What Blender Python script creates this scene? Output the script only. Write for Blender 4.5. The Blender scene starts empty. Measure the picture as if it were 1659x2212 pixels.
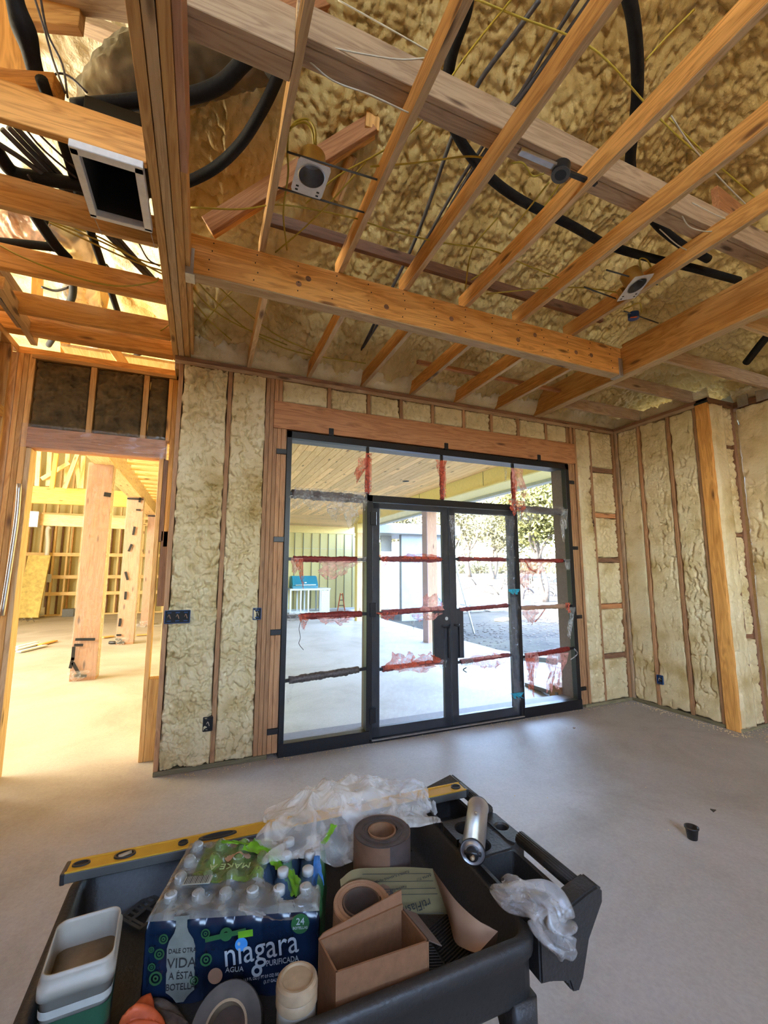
import bpy, bmesh, math, random
import numpy as np
from mathutils import Vector, Matrix
from math import radians as R, sin, cos, pi

random.seed(7)
D = bpy.data
scene = bpy.context.scene
COL = scene.collection

# ------------------------------------------------------------------ camera, sky, sun, lights, exposure
cam = D.objects.new('camera', D.cameras.new('camera'))
COL.objects.link(cam)
cam.location = (0, 0, 1.683)
cam.rotation_euler = (R(90 + 7.607), 0, R(-22.53))
cam.data.sensor_fit = 'HORIZONTAL'
cam.data.sensor_width = 36
cam.data.lens = 36 * 939.0 / 1659.0
cam.data.clip_start = 0.05
cam.data.clip_end = 400
scene.camera = cam

world = D.worlds.new('sky')
scene.world = world
world.use_nodes = True
wn = world.node_tree
sky = wn.nodes.new('ShaderNodeTexSky')
sky.sky_type = 'NISHITA'
sky.sun_disc = False
sky.sun_elevation = R(36)
sky.sun_rotation = R(-100)
sky.air_density = 1.0
sky.dust_density = 2.0
wn.links.new(sky.outputs[0], wn.nodes['Background'].inputs[0])
wn.nodes['Background'].inputs[1].default_value = 6.6

def light(name, kind, loc, rot, energy, color, size=None):
    l = D.lights.new(name, kind)
    l.energy = energy
    l.color = color
    if kind == 'AREA':
        l.shape = 'RECTANGLE'
        l.size, l.size_y = size
    if kind == 'SUN':
        l.angle = R(0.6)
    o = D.objects.new(name, l)
    COL.objects.link(o)
    o.location = loc
    o.rotation_euler = rot
    return o

# sun over the roof, from the west side of the house
light('sun', 'SUN', (-20, 0, 20), (0, R(-54), R(-8)), 30.0, (1.0, 0.93, 0.82))
# added area lamps: one for assumed hall windows, one in the attic
light('hall_assumed_window_lamp', 'AREA', (-7.6, 10.0, 2.2), (0, R(-90), 0), 1300, (1.0, 0.92, 0.76), (3.2, 9.0))  # added lamp, its windows are assumed and the wall behind is solid
light('hall_attic_fill', 'AREA', (-7.6, 6.6, 4.3), (0, R(-90), 0), 1500, (1.0, 0.90, 0.68), (1.8, 5.0))  # added fill lamp without a real window, brightens the hall roof foam

scene.view_settings.view_transform = 'Standard'
scene.view_settings.look = 'None'
scene.view_settings.gamma = 1.0
scene.view_settings.use_curve_mapping = False
scene.view_settings.exposure = 0.0
scene.cycles.use_denoising = True
scene.cycles.max_bounces = 7
scene.cycles.transparent_max_bounces = 12
scene.cycles.caustics_reflective = False
scene.cycles.caustics_refractive = False
scene.cycles.sample_clamp_indirect = 6.0

# ------------------------------------------------------------------ materials
def newmat(name):
    m = D.materials.new(name)
    m.use_nodes = True
    nt = m.node_tree
    return m, nt, nt.nodes['Principled BSDF']

def N(nt, t, **kw):
    n = nt.nodes.new(t)
    for k, v in kw.items():
        setattr(n, k, v)
    return n

def ramp(nt, stops):
    r = N(nt, 'ShaderNodeValToRGB')
    e = r.color_ramp.elements
    while len(e) < len(stops):
        e.new(0.5)
    for i, (p, c) in enumerate(stops):
        e[i].position = p
        e[i].color = (*c, 1)
    return r

def plain(name, col, rough=0.5, metal=0.0, var=0.08, scale=30.0, bump=0.0, spec=None):
    m, nt, b = newmat(name)
    tc = N(nt, 'ShaderNodeTexCoord')
    no = N(nt, 'ShaderNodeTexNoise')
    no.inputs['Scale'].default_value = scale
    no.inputs['Detail'].default_value = 5
    nt.links.new(tc.outputs['Object'], no.inputs['Vector'])
    lo = tuple(max(0, c * (1 - var)) for c in col)
    hi = tuple(min(1, c * (1 + var)) for c in col)
    r = ramp(nt, [(0.3, lo), (0.7, hi)])
    nt.links.new(no.outputs['Fac'], r.inputs['Fac'])
    nt.links.new(r.outputs[0], b.inputs['Base Color'])
    b.inputs['Roughness'].default_value = rough
    b.inputs['Metallic'].default_value = metal
    if spec is not None:
        b.inputs['Specular IOR Level'].default_value = spec
    if bump:
        bp = N(nt, 'ShaderNodeBump')
        bp.inputs['Strength'].default_value = bump
        bp.inputs['Distance'].default_value = 0.004
        nt.links.new(no.outputs['Fac'], bp.inputs['Height'])
        nt.links.new(bp.outputs[0], b.inputs['Normal'])
    return m

def wood(name, light_c, dark_c, rough=0.65, grain=1.0, knots=True, var=0.25):
    """boards carry their length on local X, so the grain runs that way"""
    m, nt, b = newmat(name)
    L = nt.links.new
    tc = N(nt, 'ShaderNodeTexCoord')
    oi = N(nt, 'ShaderNodeObjectInfo')
    off = N(nt, 'ShaderNodeVectorMath', operation='SCALE')
    comb = N(nt, 'ShaderNodeCombineXYZ')
    for i in range(3):
        L(oi.outputs['Random'], comb.inputs[i])
    L(comb.outputs[0], off.inputs[0])
    off.inputs['Scale'].default_value = 37.0
    add = N(nt, 'ShaderNodeVectorMath', operation='ADD')
    L(tc.outputs['Object'], add.inputs[0])
    L(off.outputs[0], add.inputs[1])
    mp = N(nt, 'ShaderNodeMapping')
    mp.inputs['Scale'].default_value = (0.9 * grain, 9 * grain, 9 * grain)
    L(add.outputs[0], mp.inputs['Vector'])
    wv = N(nt, 'ShaderNodeTexNoise')
    wv.inputs['Scale'].default_value = 1.6
    wv.inputs['Detail'].default_value = 3
    wv.inputs['Distortion'].default_value = 1.2
    L(mp.outputs[0], wv.inputs['Vector'])
    band = N(nt, 'ShaderNodeMath', operation='MULTIPLY')
    band.inputs[1].default_value = 9.0
    L(wv.outputs['Fac'], band.inputs[0])
    fr = N(nt, 'ShaderNodeMath', operation='PINGPONG')
    fr.inputs[1].default_value = 1.0
    L(band.outputs[0], fr.inputs[0])
    mp2 = N(nt, 'ShaderNodeMapping')
    mp2.inputs['Scale'].default_value = (3, 90, 90)
    L(add.outputs[0], mp2.inputs['Vector'])
    fine = N(nt, 'ShaderNodeTexNoise')
    fine.inputs['Scale'].default_value = 1.5
    L(mp2.outputs[0], fine.inputs['Vector'])
    mix = N(nt, 'ShaderNodeMath', operation='MULTIPLY')
    L(fr.outputs[0], mix.inputs[0])
    L(fine.outputs['Fac'], mix.inputs[1])
    r = ramp(nt, [(0.05, light_c), (0.62, dark_c)])
    L(mix.outputs[0], r.inputs['Fac'])
    col = r.outputs[0]
    if knots:
        mk = N(nt, 'ShaderNodeMapping')
        mk.inputs['Scale'].default_value = (1.8, 7, 7)
        L(add.outputs[0], mk.inputs['Vector'])
        vo = N(nt, 'ShaderNodeTexVoronoi')
        vo.inputs['Scale'].default_value = 1.0
        L(mk.outputs[0], vo.inputs['Vector'])
        kr = ramp(nt, [(0.07, (0.10, 0.04, 0.015)), (0.16, (1, 1, 1))])
        L(vo.outputs['Distance'], kr.inputs['Fac'])
        mx = N(nt, 'ShaderNodeMix', data_type='RGBA', blend_type='MULTIPLY')
        mx.inputs['Factor'].default_value = 0.8
        L(col, mx.inputs[6])
        L(kr.outputs[0], mx.inputs[7])
        col = mx.outputs[2]
    hs = N(nt, 'ShaderNodeHueSaturation')
    mr = N(nt, 'ShaderNodeMapRange')
    mr.inputs['To Min'].default_value = 1 - var
    mr.inputs['To Max'].default_value = 1 + var * 0.6
    L(oi.outputs['Random'], mr.inputs['Value'])
    L(mr.outputs[0], hs.inputs['Value'])
    L(col, hs.inputs['Color'])
    L(hs.outputs[0], b.inputs['Base Color'])
    b.inputs['Roughness'].default_value = rough
    bp = N(nt, 'ShaderNodeBump')
    bp.inputs['Strength'].default_value = 0.25
    bp.inputs['Distance'].default_value = 0.002
    L(mix.outputs[0], bp.inputs['Height'])
    L(bp.outputs[0], b.inputs['Normal'])
    return m

def foam_mat(name, c0, c1, c2, s=1.0):
    m, nt, b = newmat(name)
    L = nt.links.new
    tc = N(nt, 'ShaderNodeTexCoord')
    n1 = N(nt, 'ShaderNodeTexNoise')
    n1.inputs['Scale'].default_value = 3.0 * s
    n1.inputs['Detail'].default_value = 6
    L(tc.outputs['Object'], n1.inputs['Vector'])
    r = ramp(nt, [(0.30, c0), (0.5, c1), (0.72, c2)])
    L(n1.outputs['Fac'], r.inputs['Fac'])
    L(r.outputs[0], b.inputs['Base Color'])
    b.inputs['Roughness'].default_value = 0.55
    vo = N(nt, 'ShaderNodeTexVoronoi', feature='SMOOTH_F1')
    vo.inputs['Scale'].default_value = 38 * s
    L(tc.outputs['Object'], vo.inputs['Vector'])
    n2 = N(nt, 'ShaderNodeTexNoise')
    n2.inputs['Scale'].default_value = 120 * s
    L(tc.outputs['Object'], n2.inputs['Vector'])
    ad = N(nt, 'ShaderNodeMath', operation='MULTIPLY_ADD')
    ad.inputs[1].default_value = -1.0
    L(vo.outputs['Distance'], ad.inputs[0])
    L(n2.outputs['Fac'], ad.inputs[2])
    bp = N(nt, 'ShaderNodeBump')
    bp.inputs['Strength'].default_value = 0.45
    bp.inputs['Distance'].default_value = 0.008 / s
    L(ad.outputs[0], bp.inputs['Height'])
    L(bp.outputs[0], b.inputs['Normal'])
    return m

def film(name, col, opacity=0.3, rough=0.25, gloss=0.5):
    m, nt, b = newmat(name)
    L = nt.links.new
    b.inputs['Base Color'].default_value = (*col, 1)
    b.inputs['Roughness'].default_value = rough
    tc = N(nt, 'ShaderNodeTexCoord')
    no = N(nt, 'ShaderNodeTexNoise')
    no.inputs['Scale'].default_value = 14
    no.inputs['Detail'].default_value = 4
    no.inputs['Distortion'].default_value = 1.5
    L(tc.outputs['Object'], no.inputs['Vector'])
    mr = N(nt, 'ShaderNodeMapRange')
    mr.inputs['From Min'].default_value = 0.3
    mr.inputs['From Max'].default_value = 0.7
    mr.inputs['To Min'].default_value = opacity * 0.45
    mr.inputs['To Max'].default_value = min(1, opacity * 1.6 + 0.02)
    L(no.outputs['Fac'], mr.inputs['Value'])
    L(mr.outputs[0], b.inputs['Alpha'])
    return m

M = {}
M['stud'] = wood('pine_framing', (0.74, 0.43, 0.15), (0.50, 0.245, 0.065))
M['fir'] = wood('orange_fir', (0.84, 0.42, 0.11), (0.56, 0.235, 0.045))
M['redfir'] = wood('red_lvl', (0.56, 0.255, 0.105), (0.36, 0.14, 0.05))
M['wallstud'] = wood('dusty_wall_stud', (0.50, 0.27, 0.125), (0.33, 0.16, 0.07))
M['reveal_grey'] = plain('grey_reveal', (0.20, 0.19, 0.21), 0.6)
M['pale'] = wood('pale_pine', (0.72, 0.50, 0.26), (0.52, 0.33, 0.15))
M['grey_wood'] = wood('weathered_pine', (0.50, 0.35, 0.21), (0.33, 0.21, 0.12))
M['darkwood'] = wood('dark_pine', (0.30, 0.15, 0.08), (0.18, 0.085, 0.045))
M['treated'] = wood('treated_plate', (0.26, 0.22, 0.12), (0.16, 0.14, 0.08))
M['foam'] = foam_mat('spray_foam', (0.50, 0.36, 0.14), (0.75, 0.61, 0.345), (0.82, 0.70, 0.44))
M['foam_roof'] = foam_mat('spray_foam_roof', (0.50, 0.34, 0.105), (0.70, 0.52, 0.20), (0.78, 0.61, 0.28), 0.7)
M['foam_lit'] = foam_mat('spray_foam_lit', (0.70, 0.62, 0.38), (0.80, 0.74, 0.52), (0.85, 0.80, 0.62), 0.6)  # lighter copy of the roof foam, hall daylight put into its colour
M['batt'] = plain('mineral_wool', (0.115, 0.075, 0.032), 0.95, var=0.5, scale=9, bump=1.0)
M['black'] = plain('black_steel', (0.012, 0.013, 0.017), 0.38, 0.2, var=0.2, scale=50)
M['bronze'] = plain('bronze_casing', (0.15, 0.108, 0.10), 0.6, var=0.1)
M['rubber'] = plain('black_insulation_tube', (0.008, 0.008, 0.009), 0.7, var=0.3, scale=60, bump=0.4, spec=0.25)
M['conduit'] = plain('grey_lineset', (0.075, 0.07, 0.075), 0.45, var=0.2)
M['yellow_wire'] = plain('yellow_cable', (0.46, 0.34, 0.035), 0.5)
M['white_wire'] = plain('white_cable', (0.62, 0.56, 0.42), 0.5)
M['galv'] = plain('galvanised_steel', (0.50, 0.50, 0.50), 0.35, 0.85, var=0.12, scale=25)
M['white_metal'] = plain('white_sheet_metal', (0.72, 0.72, 0.72), 0.4, 0.1)
M['brass'] = plain('brass_housing', (0.55, 0.36, 0.12), 0.35, 0.8)
M['dark_void'] = plain('dark_interior', (0.015, 0.015, 0.014), 0.8)
M['foil'] = plain('foil_duct', (0.16, 0.13, 0.085), 0.32, 0.6, var=0.35, scale=10, bump=1.0)
M['blue_box'] = plain('blue_box_plastic', (0.01, 0.05, 0.16), 0.4)
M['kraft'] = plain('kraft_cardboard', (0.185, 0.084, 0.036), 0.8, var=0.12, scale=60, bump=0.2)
M['kraft_in'] = plain('cardboard_shaded', (0.085, 0.052, 0.036), 0.85, var=0.12, scale=60)  # kraft darkened, the shade of the box inside put into the colour
M['brown_paper'] = plain('brown_membrane', (0.155, 0.078, 0.042), 0.6, var=0.15, scale=40)
M['roll_dark'] = plain('dark_butyl', (0.05, 0.035, 0.032), 0.6, var=0.3)
M['release'] = plain('release_paper', (0.32, 0.185, 0.11), 0.6, var=0.1)
M['print_paper'] = plain('printed_olive_paper', (0.20, 0.15, 0.07), 0.6, var=0.1)
M['ink'] = plain('black_ink', (0.02, 0.02, 0.02), 0.6)
M['cart'] = plain('cart_plastic', (0.020, 0.019, 0.019), 0.5, var=0.25, scale=120, bump=0.35)
M['yellow_al'] = plain('yellow_level_paint', (0.50, 0.27, 0.018), 0.38, 0.1, var=0.08)
M['grey_al'] = plain('level_grey', (0.10, 0.10, 0.095), 0.45, 0.4)
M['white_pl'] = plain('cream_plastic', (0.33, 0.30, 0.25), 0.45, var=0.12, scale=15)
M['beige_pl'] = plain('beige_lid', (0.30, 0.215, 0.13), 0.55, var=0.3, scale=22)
M['can'] = plain('foam_can_steel', (0.50, 0.50, 0.52), 0.33, 0.8, var=0.06)
M['blackpl'] = plain('black_plastic', (0.013, 0.013, 0.014), 0.4)
M['green_lbl'] = plain('dark_green_label', (0.02, 0.075, 0.04), 0.5)
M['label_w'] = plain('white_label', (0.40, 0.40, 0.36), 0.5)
M['blue_film'] = plain('navy_printed_film', (0.005, 0.014, 0.034), 0.2, var=0.4, scale=12)
M['green_film'] = film('green_printed_film', (0.13, 0.20, 0.045), 0.66, 0.15)
M['bright_green'] = plain('bright_green_film', (0.13, 0.33, 0.02), 0.3, var=0.25)
M['dull_green'] = plain('dull_green_print', (0.025, 0.10, 0.035), 0.35)
M['print_white'] = plain('white_print', (0.60, 0.62, 0.60), 0.4)
M['print_cyan'] = plain('sky_blue_print', (0.05, 0.25, 0.62), 0.4)
M['print_tan'] = plain('tan_print', (0.42, 0.25, 0.16), 0.4)
M['clear'] = film('clear_plastic', (0.62, 0.60, 0.58), 0.30, 0.15)
M['clear_thin'] = film('clear_thin_film', (0.70, 0.72, 0.75), 0.12, 0.15)
M['milky'] = film('milky_plastic', (0.72, 0.67, 0.60), 0.36, 0.25)
M['door_film'] = film('door_film', (0.75, 0.82, 0.95), 0.03, 0.08)
M['red_mesh'] = film('red_mesh_wrap', (0.72, 0.13, 0.06), 0.62, 0.5)
M['pink_mesh'] = film('pink_mesh_film', (0.85, 0.38, 0.32), 0.58, 0.5)
M['red_wrap'] = plain('red_wrap_sleeve', (0.22, 0.022, 0.018), 0.55, var=0.5, scale=70, bump=0.8)
M['grey_wrap'] = plain('grey_paper_sleeve', (0.10, 0.085, 0.08), 0.5, var=0.4, scale=60, bump=0.8)
M['brown_wrap'] = plain('brown_foam_sleeve', (0.075, 0.055, 0.048), 0.5, var=0.35, scale=60, bump=0.8)
M['water'] = film('bottle_plastic', (0.10, 0.16, 0.24), 0.45, 0.08)
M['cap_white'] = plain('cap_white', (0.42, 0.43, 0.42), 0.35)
M['tape'] = plain('black_tape', (0.012, 0.012, 0.013), 0.5)
M['pvc'] = plain('white_pvc', (0.78, 0.78, 0.74), 0.4)
M['orange'] = plain('orange_plastic', (0.62, 0.11, 0.03), 0.6, var=0.25)
M['hard_wood'] = wood('hall_pine', (0.85, 0.62, 0.30), (0.70, 0.45, 0.17), var=0.15)
M['hall_orange'] = wood('hall_orange_beam', (0.85, 0.48, 0.10), (0.70, 0.33, 0.05), var=0.1)
M['post_wood'] = wood('glulam_post', (0.50, 0.27, 0.16), (0.36, 0.18, 0.10), var=0.1)
M['porch_plank'] = wood('porch_pine_plank', (0.92, 0.60, 0.30), (0.78, 0.45, 0.19), var=0.22, grain=0.7)
M['yellow_paint'] = plain('yellow_primed_board', (0.90, 0.74, 0.33), 0.6, var=0.05)
M['siding'] = plain('green_grey_siding', (0.68, 0.60, 0.28), 0.7, var=0.04)
M['siding_gap'] = plain('siding_batten', (0.24, 0.23, 0.14), 0.7)
M['fascia'] = plain('grey_gutter', (0.42, 0.43, 0.42), 0.5)
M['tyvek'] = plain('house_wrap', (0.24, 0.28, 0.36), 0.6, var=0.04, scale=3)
M['teal'] = plain('teal_grill_lid', (0.02, 0.22, 0.33), 0.4)
M['white_stl'] = plain('white_steel_frame', (0.62, 0.66, 0.68), 0.4)
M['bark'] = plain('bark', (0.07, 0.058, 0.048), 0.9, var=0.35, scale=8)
M['leaf'] = plain('oak_leaf', (0.105, 0.105, 0.026), 0.7, var=0.45, scale=3)
M['leaf2'] = plain('far_leaf', (0.12, 0.115, 0.055), 0.8, var=0.35, scale=1)
M['brush'] = plain('dry_brush', (0.13, 0.11, 0.09), 0.9, var=0.3)

def surface_mat(name, stops, scale=1.2, rough=0.7, fine=60, bump=0.15, dist=0.003):
    m, nt, b = newmat(name)
    L = nt.links.new
    tc = N(nt, 'ShaderNodeTexCoord')
    a = N(nt, 'ShaderNodeTexNoise')
    a.inputs['Scale'].default_value = scale
    a.inputs['Detail'].default_value = 9
    a.inputs['Roughness'].default_value = 0.65
    a.inputs['Distortion'].default_value = 0.6
    L(tc.outputs['Object'], a.inputs['Vector'])
    r = ramp(nt, stops)
    L(a.outputs['Fac'], r.inputs['Fac'])
    f = N(nt, 'ShaderNodeTexNoise')
    f.inputs['Scale'].default_value = fine
    f.inputs['Detail'].default_value = 4
    L(tc.outputs['Object'], f.inputs['Vector'])
    fr = ramp(nt, [(0.3, (0.86, 0.86, 0.86)), (0.7, (1.0, 1.0, 1.0))])
    L(f.outputs['Fac'], fr.inputs['Fac'])
    mx = N(nt, 'ShaderNodeMix', data_type='RGBA', blend_type='MULTIPLY')
    mx.inputs['Factor'].default_value = 1
    L(r.outputs[0], mx.inputs[6])
    L(fr.outputs[0], mx.inputs[7])
    L(mx.outputs[2], b.inputs['Base Color'])
    b.inputs['Roughness'].default_value = rough
    bp = N(nt, 'ShaderNodeBump')
    bp.inputs['Strength'].default_value = bump
    bp.inputs['Distance'].default_value = dist
    L(f.outputs['Fac'], bp.inputs['Height'])
    L(bp.outputs[0], b.inputs['Normal'])
    return m

M['slab'] = surface_mat('concrete_slab', [(0.3, (0.30, 0.265, 0.225)), (0.5, (0.40, 0.365, 0.33)), (0.7, (0.46, 0.43, 0.40))], 0.8, 0.55)
M['patio'] = surface_mat('patio_concrete', [(0.3, (0.62, 0.65, 0.69)), (0.7, (0.72, 0.75, 0.79))], 0.5, 0.7)
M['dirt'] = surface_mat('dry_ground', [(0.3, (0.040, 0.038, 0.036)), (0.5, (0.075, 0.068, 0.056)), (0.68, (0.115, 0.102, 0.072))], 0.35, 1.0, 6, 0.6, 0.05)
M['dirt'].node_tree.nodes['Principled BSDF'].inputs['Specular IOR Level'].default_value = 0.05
M['osb'] = surface_mat('sheathing', [(0.3, (0.28, 0.17, 0.08)), (0.7, (0.42, 0.27, 0.13))], 8, 0.8)

# ------------------------------------------------------------------ object helpers
def link(o):
    COL.objects.link(o)
    return o

def under(o, p):
    if p is not None:
        o.parent = p
        o.matrix_parent_inverse = world_of(p).inverted()
    return o

def world_of(o):
    m = Matrix.LocRotScale(o.location, o.rotation_euler, o.scale)
    if o.parent is None:
        return m
    return world_of(o.parent) @ o.matrix_parent_inverse @ m

def tag(o, label=None, cat=None, group=None, kind=None):
    if label: o['label'] = label
    if cat: o['category'] = cat
    if group: o['group'] = group
    if kind: o['kind'] = kind
    return o

def thing(name, label, cat, loc=(0, 0, 0), group=None):
    o = link(D.objects.new(name, None))
    o.location = loc
    o.empty_display_size = 0.1
    return tag(o, label, cat, group)

def struct(name, loc=(0, 0, 0), label=None):
    o = link(D.objects.new(name, None))
    o.location = loc
    return tag(o, label, None, None, 'structure')

def setp(o, m, parent):
    """place o at world matrix m below parent"""
    o.location = m.to_translation()
    o.rotation_euler = m.to_euler()
    under(o, parent)
    return o

def obj(name, bm, mat, parent=None, smooth=False, label=None, center=True):
    me = D.meshes.new(name)
    bm.to_mesh(me)
    bm.free()
    me.materials.append(mat)
    if smooth:
        me.shade_smooth()
    o = link(D.objects.new(name, me))
    c = Vector((0, 0, 0))
    if center and len(me.vertices):
        co = np.empty(len(me.vertices) * 3)
        me.vertices.foreach_get('co', co)
        co = co.reshape(-1, 3)
        c = Vector((float((co[:, 0].min() + co[:, 0].max()) / 2), float((co[:, 1].min() + co[:, 1].max()) / 2), float(co[:, 2].min())))
        me.transform(Matrix.Translation(-c))
    o.location = c
    under(o, parent)
    if label: o['label'] = label
    return o

_cache = {}
def chamfer_mesh(name, L, w, h, mat, b=0.003):
    key = (round(L, 3), round(w, 3), round(h, 3), mat.name)
    if key in _cache:
        return _cache[key]
    bm = bmesh.new()
    bmesh.ops.create_cube(bm, size=1)
    for v in bm.verts:
        v.co = Vector((v.co.x * L, v.co.y * w, v.co.z * h))
    b = min(b, w * 0.2, h * 0.2, L * 0.2)
    bmesh.ops.bevel(bm, geom=list(bm.edges), offset=b, segments=1, affect='EDGES')
    me = D.meshes.new(name)
    bm.to_mesh(me)
    bm.free()
    me.materials.append(mat)
    _cache[key] = me
    return me

def bx(name, x0, x1, y0, y1, z0, z1, mat, parent=None, label=None, bev=0.003):
    """axis aligned board; local X runs along its longest side"""
    d = Vector((abs(x1 - x0), abs(y1 - y0), abs(z1 - z0)))
    c = Vector(((x0 + x1) / 2, (y0 + y1) / 2, (z0 + z1) / 2))
    i = max(range(3), key=lambda k: d[k])
    if i == 0:
        dim, rot = (d.x, d.y, d.z), Matrix.Identity(4)
    elif i == 1:
        dim, rot = (d.y, d.x, d.z), Matrix.Rotation(pi / 2, 4, 'Z')
    else:
        dim, rot = (d.z, d.y, d.x), Matrix.Rotation(-pi / 2, 4, 'Y')
    o = link(D.objects.new(name, chamfer_mesh(name, *dim, mat, bev)))
    setp(o, Matrix.Translation(c) @ rot, parent)
    if label: o['label'] = label
    return o

def board(name, p0, p1, w, h, mat, parent=None, up=(0, 0, 1), label=None, roll=0.0):
    """board between two centre points; w across, h along up"""
    p0, p1 = Vector(p0), Vector(p1)
    x = (p1 - p0)
    L = x.length
    x.normalize()
    up = Vector(up)
    y = up.cross(x).normalized()
    z = x.cross(y).normalized()
    m = Matrix((x, y, z)).transposed().to_4x4()
    m = Matrix.Translation((p0 + p1) / 2) @ m @ Matrix.Rotation(roll, 4, 'X')
    o = link(D.objects.new(name, chamfer_mesh(name, L, w, h, mat)))
    setp(o, m, parent)
    if label: o['label'] = label
    return o

def smooth_path(pts, n=6):
    pts = [Vector(p) for p in pts]
    if len(pts) < 3:
        return pts
    out = []
    P = [pts[0] * 2 - pts[1]] + pts + [pts[-1] * 2 - pts[-2]]
    for i in range(1, len(P) - 2):
        a, b, c, d = P[i - 1], P[i], P[i + 1], P[i + 2]
        for k in range(n):
            t = k / n
            out.append(0.5 * ((2 * b) + (c - a) * t + (2 * a - 5 * b + 4 * c - d) * t * t + (3 * b - a - 3 * c + d) * t ** 3))
    out.append(pts[-1])
    return out

def tube_bm(bm, pts, r, seg=10, n=6, smooth=True, jitter=0.0, caps=True):
    """r: number or list per control point or function of t"""
    P = smooth_path(pts, n) if smooth else [Vector(p) for p in pts]
    m = len(P)
    rings = []
    side = None
    for i, p in enumerate(P):
        t = (P[min(i + 1, m - 1)] - P[max(i - 1, 0)]).normalized()
        if side is None:
            side = t.cross(Vector((0, 0, 1)))
            if side.length < 0.05:
                side = t.cross(Vector((1, 0, 0)))
        side = (side - t * side.dot(t)).normalized()
        up = side.cross(t)
        f = i / (m - 1)
        rr = r(f) if callable(r) else (np.interp(f * (len(r) - 1), range(len(r)), r) if isinstance(r, (list, tuple)) else r)
        ring = []
        for k in range(seg):
            a = 2 * pi * k / seg
            q = rr * (1 + (random.uniform(-jitter, jitter) if jitter else 0))
            ring.append(bm.verts.new(p + side * (q * cos(a)) + up * (q * sin(a))))
        rings.append(ring)
    for a, b in zip(rings, rings[1:]):
        for k in range(seg):
            bm.faces.new((a[k], a[(k + 1) % seg], b[(k + 1) % seg], b[k]))
    if caps:
        bm.faces.new(rings[0][::-1])
        bm.faces.new(rings[-1])
    return bm

def tube(name, pts, r, mat, parent=None, seg=10, n=6, label=None, smooth=True, jitter=0.0):
    bm = bmesh.new()
    tube_bm(bm, pts, r, seg, n, smooth, jitter)
    return obj(name, bm, mat, parent, True, label)

def lathe_bm(bm, prof, seg=32, m=Matrix.Identity(4)):
    """prof: list of (r, z), closed where r is 0"""
    rings = []
    for r, z in prof:
        if r < 1e-6:
            rings.append([bm.verts.new(m @ Vector((0, 0, z)))])
        else:
            rings.append([bm.verts.new(m @ Vector((r * cos(2 * pi * k / seg), r * sin(2 * pi * k / seg), z))) for k in range(seg)])
    for a, b in zip(rings, rings[1:]):
        for k in range(seg):
            k2 = (k + 1) % seg
            if len(a) == 1 and len(b) == 1:
                continue
            if len(a) == 1:
                bm.faces.new((a[0], b[k], b[k2]))
            elif len(b) == 1:
                bm.faces.new((a[k], a[k2], b[0]))
            else:
                bm.faces.new((a[k], a[k2], b[k2], b[k]))
    bmesh.ops.recalc_face_normals(bm, faces=bm.faces)
    return bm

def lathe(name, prof, mat, m, parent=None, seg=32, smooth=True, label=None):
    bm = lathe_bm(bmesh.new(), prof, seg)
    me = D.meshes.new(name)
    bm.to_mesh(me)
    bm.free()
    me.materials.append(mat)
    if smooth:
        me.shade_smooth()
        try:
            me.set_sharp_from_angle(angle=R(35))
        except Exception:
            pass
    o = link(D.objects.new(name, me))
    setp(o, m, parent)
    if label: o['label'] = label
    return o

def loft_bm(bm, rings, cap0=True, cap1=True):
    vr = [[bm.verts.new(p) for p in r] for r in rings]
    n = len(vr[0])
    for a, b in zip(vr, vr[1:]):
        for k in range(n):
            bm.faces.new((a[k], a[(k + 1) % n], b[(k + 1) % n], b[k]))
    if cap0: bm.faces.new(vr[0][::-1])
    if cap1: bm.faces.new(vr[-1])
    bmesh.ops.recalc_face_normals(bm, faces=bm.faces)
    return bm

def rrect(x0, x1, y0, y1, r, z, seg=5):
    out = []
    for cx, cy, a0 in ((x1 - r, y1 - r, 0), (x0 + r, y1 - r, 90), (x0 + r, y0 + r, 180), (x1 - r, y0 + r, 270)):
        for k in range(seg + 1):
            a = R(a0 + 90 * k / seg)
            out.append(Vector((cx + r * cos(a), cy + r * sin(a), z)))
    return out

def prism(name, poly, axis, a0, a1, mat, parent=None, bev=0.004, label=None):
    """extrude a 2D polygon along an axis ('x','y','z') from a0 to a1"""
    def mk(p, a):
        return Vector({'x': (a, p[0], p[1]), 'y': (p[0], a, p[1]), 'z': (p[0], p[1], a)}[axis])
    bm = bmesh.new()
    loft_bm(bm, [[mk(p, a0) for p in poly], [mk(p, a1) for p in poly]])
    if bev:
        bmesh.ops.bevel(bm, geom=list(bm.edges), offset=bev, segments=2, affect='EDGES')
    return obj(name, bm, mat, parent, False, label)

# ---- numpy noise for foam and crumpled film
def _hash(i, j, s):
    h = np.sin(i * 127.1 + j * 311.7 + s * 74.7) * 43758.5453
    return h - np.floor(h)

def vnoise(u, v, s=0.0):
    i, j = np.floor(u), np.floor(v)
    f, g = u - i, v - j
    f = f * f * (3 - 2 * f)
    g = g * g * (3 - 2 * g)
    a, b = _hash(i, j, s), _hash(i + 1, j, s)
    c, d = _hash(i, j + 1, s), _hash(i + 1, j + 1, s)
    return (a * (1 - f) + b * f) * (1 - g) + (c * (1 - f) + d * f) * g

def fbm(u, v, s=0.0, o=4):
    t, a = 0, 0.5
    for k in range(o):
        t = t + a * vnoise(u * 2 ** k, v * 2 ** k, s + k * 3.1)
        a /= 2
    return t

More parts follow.
